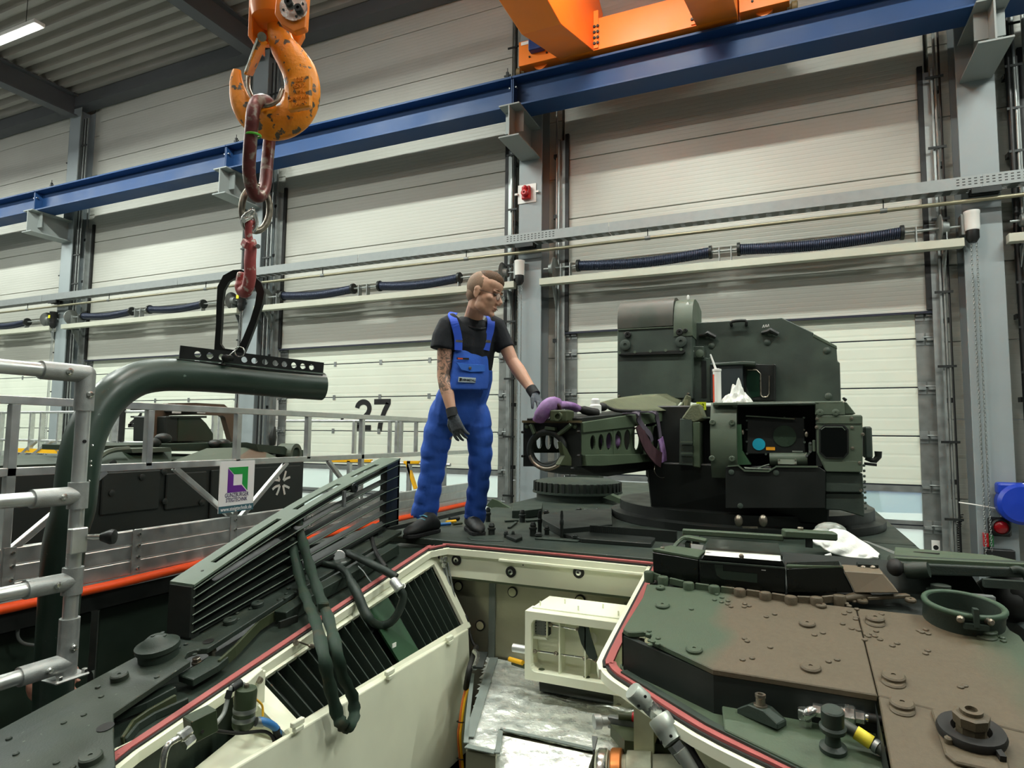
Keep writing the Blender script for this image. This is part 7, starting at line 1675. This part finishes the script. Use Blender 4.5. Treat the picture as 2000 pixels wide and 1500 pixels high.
# side panels
for (a, b) in (((180, 560), (650, 930)), ((720, 630), (1045, 900)), ((1100, 600), (1840, 950))):
    p, q = vx(*tv(*a), BX+.02), vx(*tv(*b), BX+.02); MB().bx(BX, BX+.03, p.y, q.y, q.z, min(p.z, zs-.03)).build('side_panel', M_BGD, bt_, bevel=.01)
for p in ((508, 660), (250, 795), (695, 618), (700, 865), (1010, 875), (260, 540)): c = vx(*tv(*p), BX+.03); MB().lathe(c, (1, 0, 0), [(.03, 0), (.03, .015), (.015, .02)], 14).build('side_bolt', M_BGD, bt_, smooth=35)
# sloping roof facet and turret body
def vz(x, y, X): return vx(*tv(x, y), X)
MB().hexa([vz(730, 540, BX), vz(1690, 510, BX), vz(1690, 510, BX-.3), vz(730, 540, BX-.3), vz(1060, 415, BX-.5), vz(1470, 405, BX-.5), vz(1470, 405, BX-.9), vz(1060, 415, BX-.9)]).build('roof_facet', M_BGT, bt_)
MB().hexa([vz(1330, 520, BX+.004), vz(1700, 512, BX+.004), vz(1700, 512, BX-.2), vz(1330, 520, BX-.2), vz(1300, 414, BX-.495), vz(1470, 405, BX-.495), vz(1470, 405, BX-.8), vz(1300, 414, BX-.8)]).build('camouflage_patch', M_BGB, bt_)
MB().hexa([vz(110, 560, BX), vz(760, 560, BX), vz(760, 560, BX-.6), vz(110, 560, BX-.6), vz(250, 435, BX-.25), vz(760, 425, BX-.25), vz(760, 425, BX-.8), vz(250, 435, BX-.8)]).build('roof_facet', M_BGG, bt_)
MB().tube(bez([vz(140, 500, BX), vz(200, 455, BX-.05), vz(280, 430, BX-.1), vz(400, 420, BX-.1)], 4), .025, 6).build('edge_rail', M_BGT, bt_)
MB().prism([vz(420, 420, BX-.1), vz(755, 410, BX-.1), vz(755, 445, BX-.1), vz(430, 455, BX-.1)], (-.3, 0, 0)).build('roof_box', M_BGT, bt_)
MB().prism([vz(1480, 380, BX-.3), vz(1720, 400, BX-.3), vz(1740, 420, BX-.3), vz(1880, 430, BX-.3), vz(1880, 495, BX-.3), vz(1500, 440, BX-.3)], (-1.2, 0, 0)).build('rear_roof', M_BGG, bt_)
c = vz(1810, 465, BX-.28); MB().lathe(c, (1, .2, 0), [(.14, -.2), (.14, .02), (.09, .02), (.08, -.05)], 20).build('exhaust_port', M_BGT, bt_, smooth=35)
MB().prism([vz(150, 395, BX-1.0), vz(1400, 365, BX-1.0), vz(1500, 385, BX-1.0), vz(1480, 440, BX-1.0), vz(150, 440, BX-1.0)], (-1.0, 0, 0)).build('turret_roof', M_BGG, bt_)
for x, y in ((600, 370), (1130, 380), (1200, 375), (690, 330)): MB().ell(vz(x, y, BX-1.0), .08, .10, .06).build('roof_fitting', M_BGD, bt_, smooth=50)
# cupola and lamp arch on top
XT = BX-1.4
MB().prism([vz(705, 360, XT), vz(710, 145, XT), vz(815, 140, XT), vz(815, 360, XT)], (-.6, 0, 0)).build('cupola_front', M_BGD, bt_, bevel=.01)
MB().prism([vz(812, 360, XT), vz(815, 140, XT), vz(1000, 145, XT), vz(1060, 205, XT), vz(1118, 290, XT), vz(1118, 360, XT)], (-.7, 0, 0)).build('cupola_body', mat('far_camo', '#37352a', .5, 0, .1, 2, col2='#2a3a28', cscale=1.2), bt_, bevel=.01)
MB().prism([vz(775, 155, XT+.05), vz(775, 140, XT+.05), vz(1060, 140, XT+.05), vz(1060, 158, XT+.05)], (-.8, 0, 0)).build('cupola_lid', M_BGD, bt_)
ar = [(600, 345), (610, 130), (720, 85), (940, 80), (1180, 90), (1230, 130), (1290, 345)]
arch = [vz(x, y, XT-.2) for x, y in ar]
MB().strip(arch, .10, .16, [V((1, 0, 0))]*len(arch)).build('lamp_arch', M_BGB, bt_)
MB().prism([vz(768, 70, XT), vz(1050, 70, XT), vz(1050, 118, XT), vz(768, 112, XT)], (-.25, 0, 0)).build('lamp_bar', M_BGD, bt_, bevel=.01)
for x in (790, 820, 1000, 1028):
    for y in (82, 100): c = vz(x, y, XT+.01); MB().box(c, (.02, .07, .06)).build('lamp_cell', M_WHITE, bt_, bevel=.004)
MB().tube([vz(1615, 390, XT), vz(1615, 320, XT), vz(1632, 232, XT)], [.05, .07, .025], 8).build('antenna_base', M_BGD, bt_, smooth=40)
# cross emblem: four pairs of flaring strokes
M_CROSS = mat('emblem_white', '#d8d9d2', .5, 0, .03)
for a in ([(1733, 608), (1722, 650), (1710, 688)], [(1768, 660), (1738, 672), (1712, 690)], [(1640, 684), (1662, 686), (1680, 690)], [(1668, 655), (1672, 670), (1678, 688)],
          [(1618, 765), (1645, 742), (1680, 730)], [(1652, 812), (1668, 775), (1680, 732)], [(1708, 730), (1715, 770), (1722, 808)], [(1712, 730), (1738, 740), (1762, 752)]):
    pts = bez([vz(x, y, BX+.036) for x, y in a], 4); MB().strip(pts, .004, .028, (1, 0, 0)).build('emblem_stroke', M_CROSS, bt_)
# ================================================================== black kit on a trolley at the right edge
kt = thing('tool_trolley', 'black kit bags on a grey trolley at the right edge', 'trolley', (1.5, 3.2, 0))
def kq(x, y): return onY(*z7(x, y), 3.3)
a = kq(1850, 860)
MB().ell(kq(1850, 850), .13, .15, .09).build('bag', M_SEALK, kt, smooth=50); MB().ell(kq(1960, 830), .12, .15, .10).build('bag', M_SEALK, kt, smooth=50)
MB().box(kq(1840, 850)+V((0, -.13, 0)), (.02, .01, .012)).build('red_led', mat('led_red', '#ff5a3c', .4, 0, 0, emit=3), kt)
p = kq(1945, 950); MB().box(p, (.03, .05, .06)).build('red_tag', M_RED, kt)
p = kq(1800, 1000); MB().bx(p.x+.02, p.x+.6, 3.1, 3.7, .15, p.z-.0).build('cabinet', mat('trolley_grey', '#8e9c99', .5, .1, .05), kt, bevel=.01)
MB().bx(p.x+.15, p.x+.8, 2.95, 3.1, .15, p.z-.02).build('crate', mat('crate_pale', '#b9bfa6', .6, 0, .08), kt, bevel=.008)
for dx in (.1, .5):
    for dy in (3.15, 3.65): MB().lathe((p.x+dx, dy-.02, .075), (0, 1, 0), [(.075, 0), (.075, .04)], 14).build('castor', M_SEALK, kt, smooth=35)
# ================================================================== people
M_SKIN = mat('skin', '#c69a7f', .5, 0, .06, 14, col2='#cf9f87', cscale=6)
M_SKINT = M_SKIN
def limb(mb, pts, rad, ref, n=14):
    """pts with per-point (ra along ref, rb across): an elliptical loft"""
    pts = [V(p) for p in pts]; k = len(pts); loops = []
    for i in range(k):
        t_ = (pts[min(i+1, k-1)]-pts[max(i-1, 0)]).normalized(); u = V(ref); u = (u-t_*u.dot(t_)).normalized(); w = t_.cross(u); ra, rb = rad[i] if isinstance(rad[i], tuple) else (rad[i], rad[i])
        loops.append([pts[i]+u*(math.cos(2*math.pi*j/n)*ra)+w*(math.sin(2*math.pi*j/n)*rb) for j in range(n)])
    mb.loft(loops); return mb
def union(mb, name, m_, parent, vox, smooth=3, label=None):
    o = mb.build(name, m_, parent, smooth=180, label=label)
    r = o.modifiers.new('remesh', 'REMESH'); r.mode = 'VOXEL'; r.voxel_size = vox; r.use_smooth_shade = True
    s = o.modifiers.new('soft', 'SMOOTH'); s.factor = .5; s.iterations = smooth
    return o
def head(mb, c, F, U, k=1.0):
    """adds head, face, ears and a neck root; returns a point mapper"""
    F = V(F).normalized(); U = V(U); U = (U-F*U.dot(F)).normalized(); S = U.cross(F)
    H = lambda s, f, u: V(c)+S*(s*k)+F*(f*k)+U*(u*k)
    def e(s, f, u, a, b, d): mb.ell(H(s, f, u), a*k, b*k, d*k, S, F, 16, 12)
    e(0, -.014, .038, .077, .100, .088); e(0, .022, -.03, .062, .070, .090); e(0, .034, -.085, .046, .050, .036); e(0, .072, -.104, .022, .020, .017)
    e(0, .03, .055, .066, .064, .05)
    mb.tube([H(0, .084, .012), H(0, .100, -.016), H(0, .114, -.036)], [.009*k, .012*k, .014*k], 10); e(0, .101, -.041, .019, .014, .010)
    for s in (-1, 1):
        e(s*.03, .078, .022, .026, .012, .008); e(s*.040, .050, -.020, .020, .030, .022); e(s*.042, .016, -.070, .018, .036, .034)
        e(s*.077, -.012, -.008, .008, .020, .032); e(s*.081, -.018, .008, .007, .014, .016); e(s*.078, -.006, -.034, .006, .010, .012)
    e(0, .086, -.066, .024, .012, .006); e(0, .084, -.078, .021, .012, .007)
    return H, S, F, U
def hand(mb, wr, D, N, k=1.0, curl=.5, thumb_side=1, spread=.16):
    """wr wrist, D toward the fingers, N out of the back of the hand"""
    D = V(D).normalized(); N = V(N); N = (N-D*N.dot(D)).normalized(); S = D.cross(N)*thumb_side
    limb(mb, [wr-D*.03*k, wr, wr+D*.03*k, wr+D*.065*k, wr+D*.095*k], [(.028*k, .022*k), (.030*k, .021*k), (.038*k, .018*k), (.043*k, .017*k), (.041*k, .014*k)], S)
    ln = (.066, .076, .071, .055)
    for i, L in enumerate(ln):
        off = (.030-.0205*i); b = wr+D*(.090*k)+S*(off*k); d = (D+S*(spread*(1.5-i)/1.5)).normalized(); pts = [b-D*.02*k]; a = curl*.25
        for j, f in enumerate((.42, .33, .25)):
            pts.append(pts[-1]+(d*math.cos(a)-N*math.sin(a))*(L*f*k+(.02*k if j == 0 else 0))); a += curl*.75
        mb.tube(pts, [.0105*k, .010*k, .009*k, .0075*k], 10); mb.ell(pts[-1], .0078*k, .0078*k, .0078*k, nu=8, nv=6)
    b = wr+D*.028*k+S*.026*k; d = (S*.75+D*.66-N*.25).normalized(); pts = [b, b+d*.034*k, b+(d*.75+D*.35-N*.15).normalized()*.062*k, b+(d*.55+D*.55-N*.3).normalized()*.086*k]
    mb.tube(pts, [.016*k, .013*k, .011*k, .009*k], 10); mb.ell(pts[-1], .0092*k, .0092*k, .0092*k, nu=8, nv=6)

# ------------------------------------------------------------------ the worker on the hull roof
def pa(x, y, d): return P(780+x/5, 510+y/5, d)
def pb(x, y, d): return P(780+x/5, 770+y/5, d)
TF = (RGT*.45+VF*.87); TF.z = 0; TF.normalize(); TL = V((0, 0, 1)).cross(TF)*-1                # chest direction, image-right direction
if TL.dot(RGT) < 0: TL = -TL
W = thing('person', 'man in blue bib overalls, black T-shirt and work gloves standing on the vehicle roof', 'person', onZ(895, 1040, ZD+.012))
hc = pa(838, 318, 3.98); HF = RGT*.88+VF*.42-UPV*.27; HU = UPV*.95+RGT*.22
bm_ = MB(); H, S_, F_, U_ = head(bm_, hc, HF, HU, 1.12)
shL, elL, wrL = pa(455, 640, 4.00), pa(432, 1120, 3.97), pa(512, 1470, 3.90)
shR, elR, wrR = pa(950, 640, 4.16), pa(1105, 980, 4.10), pa(1305, 1275, 3.93)
nb = pa(720, 640, 4.08)
limb(bm_, [H(0, -.03, -.02), H(0, -.03, -.08), nb+V((0, 0, .05)), nb-V((0, 0, .03))], [.06, .058, .062, .075], TL)
limb(bm_, [nb+V((0, 0, .0)), pa(700, 700, 4.09), pa(660, 900, 4.10), pa(640, 1250, 4.13), pa(600, 1450, 4.15)], [(.10, .07), (.16, .085), (.15, .09), (.14, .085), (.15, .09)], TL)
def arm(sh, el, wr, nrm):
    limb(bm_, [sh, sh.lerp(el, .35), sh.lerp(el, .7), el, el.lerp(wr, .3), el.lerp(wr, .65), wr], [.056, .050, .046, .042, .046, .037, .029], nrm)
arm(shL, elL, wrL, RGT); arm(shR, elR, wrR, RGT)
for lg in (((880, 800, 4.15), (848, 895, 4.17), (832, 1010, 4.20)), ((922, 800, 4.17), (938, 900, 4.20), (925, 1015, 4.22))): limb(bm_, [P(*p) for p in lg], [.08, .06, .045], RGT)
body = union(bm_, 'body', M_SKIN, W, .0045, 7)
# tattoo ink on the image-left arm, a mask around that arm in the body material
nt = M_SKIN.node_tree; N_ = nt.nodes; L_ = nt.links; bs = N_['Principled BSDF']; old = bs.inputs['Base Color'].links[0].from_socket
ge = N_.new('ShaderNodeNewGeometry'); vd = N_.new('ShaderNodeVectorMath'); vd.operation = 'DISTANCE'; vd.inputs[1].default_value = tuple(shL.lerp(elL, .80)); L_.new(ge.outputs['Position'], vd.inputs[0])
r1 = N_.new('ShaderNodeMapRange'); r1.inputs[1].default_value = .20; r1.inputs[2].default_value = .17; L_.new(vd.outputs['Value'], r1.inputs[0])
nz = N_.new('ShaderNodeTexNoise'); nz.inputs['Scale'].default_value = 26; nz.inputs['Detail'].default_value = 3; nz.inputs['Distortion'].default_value = 1.6; L_.new(ge.outputs['Position'], nz.inputs['Vector'])
r2 = N_.new('ShaderNodeMapRange'); r2.inputs[1].default_value = .46; r2.inputs[2].default_value = .56; L_.new(nz.outputs[0], r2.inputs[0])
mu = N_.new('ShaderNodeMath'); mu.operation = 'MULTIPLY'; L_.new(r1.outputs[0], mu.inputs[0]); L_.new(r2.outputs[0], mu.inputs[1])
m2 = N_.new('ShaderNodeMath'); m2.operation = 'MULTIPLY'; m2.inputs[1].default_value = .78; L_.new(mu.outputs[0], m2.inputs[0])
mx = N_.new('ShaderNodeMix'); mx.data_type = 'RGBA'; mx.inputs[7].default_value = (*rgb('#4a4a44'), 1); L_.new(m2.outputs[0], mx.inputs[0]); L_.new(old, mx.inputs[6]); L_.new(mx.outputs[2], bs.inputs['Base Color'])
# hair: faded sides and longer top
K = 1.12
M_HAIR = mat('hair_brown', '#5a3f26', .7, 0, .25, 60, bump=.4, bscale=220); M_FADE = mat('hair_fade', '#8a6f58', .65, 0, .15, 80, bump=.2, bscale=260)
def hell(mb, s, f, u, a, b, d): return mb.ell(H(s, f, u), a*K, b*K, d*K, S_, F_, 20, 14)
hb_ = MB(); hell(hb_, 0, -.026, .036, .0795, .097, .088); hell(hb_, 0, -.05, -.01, .062, .062, .07); hb_.build('hair_sides', M_FADE, W, smooth=180)
hb_ = MB(); hell(hb_, 0, .004, .082, .062, .088, .052); hell(hb_, 0, .045, .082, .050, .045, .038); hell(hb_, .01, .062, .075, .036, .030, .030); union(hb_, 'hair_top', M_HAIR, W, .006, 3)
for s in (-1, 1):
    MB().ell(H(s*.03, .079, .004), .0125*K, .009*K, .008*K, S_, F_).build('eye', mat('eye_dark', '#3a2a22', .3), W, smooth=180)
    MB().tube([H(s*.012, .090, .026), H(s*.03, .091, .031), H(s*.048, .078, .026)], .0035*K, 6).build('eyebrow', M_HAIR, W, smooth=60)
g_ = MB().tube([H(-.012, .108, .004), H(.012, .108, .004)], .0018, 6).build('glasses', M_DARKST, W, smooth=60)
for s in (-1, 1):
    c = H(s*.034, .104, -.004); MB().tube(circ(c, F_, .022*K, 18, .019*K, sx=S_), .0016, 6, closed=True).build('glasses_rim', M_DARKST, W, smooth=60)
    MB().tube([H(s*.056, .098, .002), H(s*.074, .05, .004), H(s*.080, -.01, .006)], .0015, 6).build('temple', M_DARKST, W, smooth=60)
    MB().lathe(c, F_, [(.019*K, 0), (.019*K, .001)], 18).build('glasses_lens', mat('spectacle_lens', '#dfe8e4', .05, 0, 0, alpha=.18), W)
MB().tube([H(-.020, .094, -.072), H(0, .099, -.0715), H(.020, .094, -.072)], .0026*K, 6).build('mouth_line', mat('lip', '#7a4a3e', .5), W, smooth=60)
# T-shirt
M_SHIRT = mat('black_shirt', '#10141b', .8, 0, .15, 8, bump=.3, bscale=14)
sb_ = MB()
limb(sb_, [pa(722, 560, 4.085), pa(715, 610, 4.085), pa(705, 680, 4.09), pa(690, 820, 4.10), pa(690, 1000, 4.12), pa(650, 1250, 4.14), pa(620, 1400, 4.15)], [(.085, .065), (.145, .088), (.180, .105), (.178, .115), (.160, .112), (.150, .11), (.15, .11)], TL)
limb(sb_, [pa(560, 600, 4.04), pa(480, 640, 4.01), pa(435, 740, 3.995), pa(420, 862, 3.985)], [.070, .075, .076, .080], RGT)
limb(sb_, [pa(850, 600, 4.12), pa(940, 640, 4.15), pa(985, 740, 4.14), pa(1040, 860, 4.125)], [.068, .070, .065, .064], RGT)
union(sb_, 'tshirt', M_SHIRT, W, .008, 6)
MB().tube(circ(pa(735, 615, 4.055), V((0, 0, 1))*.8+TF*.55, .082, 24, .07), .009, 8, closed=True).build('collar', M_SHIRT, W, smooth=60)
# overalls
M_BLUEO = mat('overall_blue', '#2757b6', .75, 0, .18, 5, bump=.45, bscale=9); M_BLUEF = mat('overall_blue_light', '#2c66c4', .72, 0, .10, 8); M_BLUES = mat('overall_strap_blue', '#2a55d0', .7, 0, .08, 8)
ob_ = MB()
limb(ob_, [pa(690, 1040, 4.12), pa(680, 1130, 4.125), pa(650, 1250, 4.14), pb(600, 60, 4.15), pb(590, 180, 4.16), pb(585, 260, 4.17)], [(.158, .112), (.165, .122), (.168, .125), (.175, .128), (.188, .128), (.180, .12)], TL)
def leg(pts, rs, ph):
    p2, r2_ = [], []
    q = bez(pts, 6); n = len(q)
    for i, p in enumerate(q):
        u = i/(n-1)*(len(rs)-1); a = int(min(u, len(rs)-2)); r = rs[a]+(rs[a+1]-rs[a])*(u-a); r *= 1+.014*math.sin(i*1.9+ph)+.008*math.sin(i*4.1+ph)
        p2.append(p+RGT*(.006*math.sin(i*1.3+ph))); r2_.append((r, r*1.02))
    limb(ob_, p2, r2_, RGT, 18)
leg([pb(465, 60, 4.15), pb(405, 300, 4.16), pb(350, 520, 4.17), pb(330, 700, 4.18), pb(295, 900, 4.19), pb(262, 1080, 4.2), pb(228, 1215, 4.21)], [.085, .100, .091, .083, .080, .085, .090], .4)
leg([pb(715, 60, 4.17), pb(760, 300, 4.18), pb(790, 520, 4.19), pb(785, 700, 4.2), pb(770, 900, 4.21), pb(748, 1080, 4.215), pb(735, 1230, 4.22)], [.085, .100, .080, .076, .071, .069, .073], 2.1)
# bib over the chest
def bibp(x, y, o): return onPlane(780+x/5, 510+y/5, pa(690, 1040, 4.125)+TF*o, TF)
lo = []
for (y, xl, xr, o) in ((870, 540, 850, .110), (960, 530, 870, .118), (1060, 520, 880, .124), (1160, 505, 880, .128), (1260, 480, 870, .128)):
    a, b = bibp(xl, y, o), bibp(xr, y, o); mid = (a+b)/2+TF*.035; row = []
    for k in range(9):
        t_ = k/8; p = (a*(1-t_)**2+mid*2*t_*(1-t_)+b*t_**2); row.append(p)
    lo.append(row+[p-TF*.03 for p in row[::-1]])
ob_.loft(lo)
union(ob_, 'overalls', M_BLUEO, W, .008, 5)
def patch(pl, o, m_, nm, th=.006): return MB().prism([bibp(x, y, o) for x, y in pl], TF*th).build(nm, m_, W, bevel=.002)
patch([(552, 990), (640, 1003), (835, 1015), (833, 1080), (690, 1085), (600, 1062)], .146, M_BLUEF, 'pocket_flap')
c = bibp(690, 1045, .154); MB().lathe(c, TF, [(.010, 0), (.010, .003), (.004, .004)], 12).build('button', M_WORN, W, smooth=35)
lb_ = patch([(577, 1130), (747, 1140), (742, 1190), (572, 1182)], .150, mat('patch_grey', '#aab8bd', .6, 0, .03), 'name_patch', .003)
X_ = (bibp(747, 1140, 0)-bibp(577, 1130, 0)); a = bibp(673, 1163, .1545)
text_obj('patch_text', 'RHEINMETALL', M_NUM, .019, a, X_, V((0, 0, 1)), W, .0004, .0004, sx=.85)
MB().prism([bibp(588, 1140, .153), bibp(612, 1142, .153), bibp(600, 1172, .153), bibp(584, 1174, .153)], TF*.001).build('patch_mark', M_NUM, W)
patch([(560, 940), (680, 945), (680, 965), (560, 960)], .142, M_NUM, 'maker_tab', .003); patch([(570, 944), (620, 946), (620, 960), (570, 958)], .1455, mat('tab_red', '#b8402c', .6), 'maker_print', .001)
def strap(pz): 
    q = [bibp(x, y, (.132, .136, .142, .142, .085, -.03)[k]) for k, (x, y, d) in enumerate(pz)]; MB().strip(bez(q, 4), .052, .008, TL).build('shoulder_strap', M_BLUES, W)
strap([(575, 870, 4.0), (575, 770, 3.985), (560, 680, 3.975), (535, 590, 3.985), (512, 532, 4.04), (530, 505, 4.12)])
strap([(842, 870, 4.02), (860, 770, 4.03), (885, 680, 4.03), (895, 600, 4.04), (885, 545, 4.09), (860, 530, 4.15)])
for x, y, d in ((580, 775, 3.975), (858, 780, 4.02)): MB().box(bibp(x, y, .134), (.05, .012, .028), TL).build('buckle', M_WORN, W, bevel=.003)
MB().box(bibp(775, 845, .125), (.03, .006, .02), TL).build('shirt_badge', mat('badge_gold', '#b59a6a', .5), W, bevel=.002)
# gloves
M_GLV = mat('glove_grey', '#52585e', .8, 0, .25, 30, bump=.3, bscale=90); M_GLVD = mat('glove_black', '#191b1d', .75, 0, .15, 30)
gb_ = MB(); hand(gb_, wrL+(wrL-elL).normalized()*.015, pb(590, 420, 3.88)-pb(515, 200, 3.9), VF*.8-RGT*.5, 1.12, .55, 1)
union(gb_, 'glove', M_GLV, W, .005, 2)
MB().tube([wrL-(wrL-elL).normalized()*.02, wrL+(wrL-elL).normalized()*.035], .036, 14).build('glove_cuff', M_GLVD, W, smooth=60)
gb_ = MB(); hand(gb_, wrR+(wrR-elR).normalized()*.015, pa(1400, 1430, 3.86)-pa(1315, 1290, 3.92), V((0, 0, 1))*.7+RGT*.5+VF*.2, 1.05, .75, 1, .22)
union(gb_, 'glove', M_GLV, W, .005, 2)
MB().tube([wrR-(wrR-elR).normalized()*.03, wrR+(wrR-elR).normalized()*.03], .035, 14).build('glove_cuff', M_GLVD, W, smooth=60)
# shoes
M_SHOE = mat('black_shoe', '#121413', .6, 0, .15, 20); M_SOLE = mat('shoe_sole', '#0b0c0b', .8, 0, .1); M_LACE = mat('blue_lace', '#5fa3b8', .7)
def shoe(heel, toe, z, lace):
    a, b = V(heel), V(toe); a.z = b.z = z; D = (b-a).normalized(); S = V((-D.y, D.x, 0)); L = .30; b = a+D*L; mb = MB()
    sec = [(-.02, .030, .07), (.03, .040, .115), (.09, .043, .125), (.14, .046, .095), (.20, .050, .072), (.25, .048, .058), (.285, .036, .045), (.305, .015, .025)]
    loops = [[a+D*u+S*(w*math.cos(t_))+V((0, 0, .018+max(0, h*(.5+.5*math.sin(t_))))) for t_ in [2*math.pi*k/14 for k in range(14)]] for u, w, h in sec]
    mb.loft(loops); o = mb.build('shoe', M_SHOE, W, smooth=60)
    sl_ = [(-.025, .028), (.03, .042), (.10, .040), (.16, .045), (.22, .052), (.27, .045), (.305, .022)]
    out = [a+D*u+S*w for u, w in sl_]+[a+D*u-S*w for u, w in sl_[::-1]]; MB().prism(out, (0, 0, .024)).build('sole', M_SOLE, o, bevel=.004)
    for k in range(4): q = a+D*(.13+.022*k)+V((0, 0, .118-.018*k)); MB().tube([q-S*.03, q+V((0, 0, .006)), q+S*.03], .004, 6).build('lace', lace, o)
zr_ = ZD+.013
h1, t1 = onZ(850, 1040, zr_), onZ(785, 1054, zr_); shoe(h1, h1+(t1-h1), zr_, M_LACE)
h2, t2 = onZ(916, 1034, zr_), onZ(945, 1052, zr_); shoe(h2, h2+(t2-h2), zr_, M_GALVD)

# ------------------------------------------------------------------ second person, hidden behind the post beside the hull
C2 = P(104, 1348, 3.30); Q = thing('person', 'person in dark clothes mostly hidden behind the green tube, one ear showing', 'person', (C2.x, C2.y, 0))
b2 = MB(); F2 = FWD*.95+RGT*.12-UPV*.2; H2, S2, FF2, U2 = head(b2, C2, F2, V((0, 0, 1)), 1.25)
nb2 = C2+V((0, 0, -.18)); limb(b2, [H2(0, -.03, -.02), H2(0, -.03, -.09), nb2], [.058, .056, .07], S2)
limb(b2, [nb2, nb2-V((0, 0, .08)), nb2-V((0, 0, .35)), nb2-V((0, 0, .6))], [(.1, .07), (.17, .09), (.15, .09), (.16, .1)], S2)
for s in (-1, 1):
    sh = nb2+S2*(s*.19)-V((0, 0, .07)); el = sh+S2*(s*.03)-V((0, 0, .30)); wr = el+FF2*.22-V((0, 0, .05)); limb(b2, [sh, el, wr], [.05, .04, .03], FF2); hand(b2, wr, FF2-V((0, 0, .2)), V((0, 0, 1)), 1, .5, s)
    hp_ = nb2+S2*(s*.09)-V((0, 0, .60)); limb(b2, [hp_, V((hp_.x, hp_.y, .5)), V((hp_.x, hp_.y, .09))], [.08, .06, .045], S2)
union(b2, 'body', mat('skin_pink', '#c08a76', .5, 0, .06, 14), Q, .006, 3)
h_ = MB(); h_.ell(H2(0, -.004, .06), .078, .10, .10, S2, FF2, 20, 14); h_.build('hair', mat('hair_grey', '#6d655c', .7, 0, .2, 60), Q, smooth=180)
j_ = MB(); limb(j_, [nb2-V((0, 0, .02)), nb2-V((0, 0, .09)), nb2-V((0, 0, .35)), nb2-V((0, 0, .66))], [(.11, .085), (.20, .115), (.18, .12), (.185, .125)], S2)
for s in (-1, 1): sh = nb2+S2*(s*.18)-V((0, 0, .07)); el = sh+S2*(s*.03)-V((0, 0, .30)); wr = el+FF2*.19-V((0, 0, .045)); limb(j_, [sh, el, wr], [.07, .058, .045], FF2)
union(j_, 'jacket', mat('dark_jacket', '#101522', .8, 0, .1, 8), Q, .01, 4)
t_m = MB()
for s in (-1, 1): hp_ = nb2+S2*(s*.09)-V((0, 0, .58)); limb(t_m, [hp_, V((hp_.x, hp_.y, .5)), V((hp_.x, hp_.y, .06))], [.105, .085, .075], S2)
union(t_m, 'trousers', mat('dark_trousers', '#141821', .8, 0, .1, 8), Q, .01, 4)
for s in (-1, 1):
    hp_ = nb2+S2*(s*.09); f = V((FF2.x, FF2.y, 0)).normalized(); MB().ell(V((hp_.x, hp_.y, .05))+f*.05, .05, .14, .05, V((-f.y, f.x, 0)), f).build('shoe', M_SHOE, Q, smooth=60)
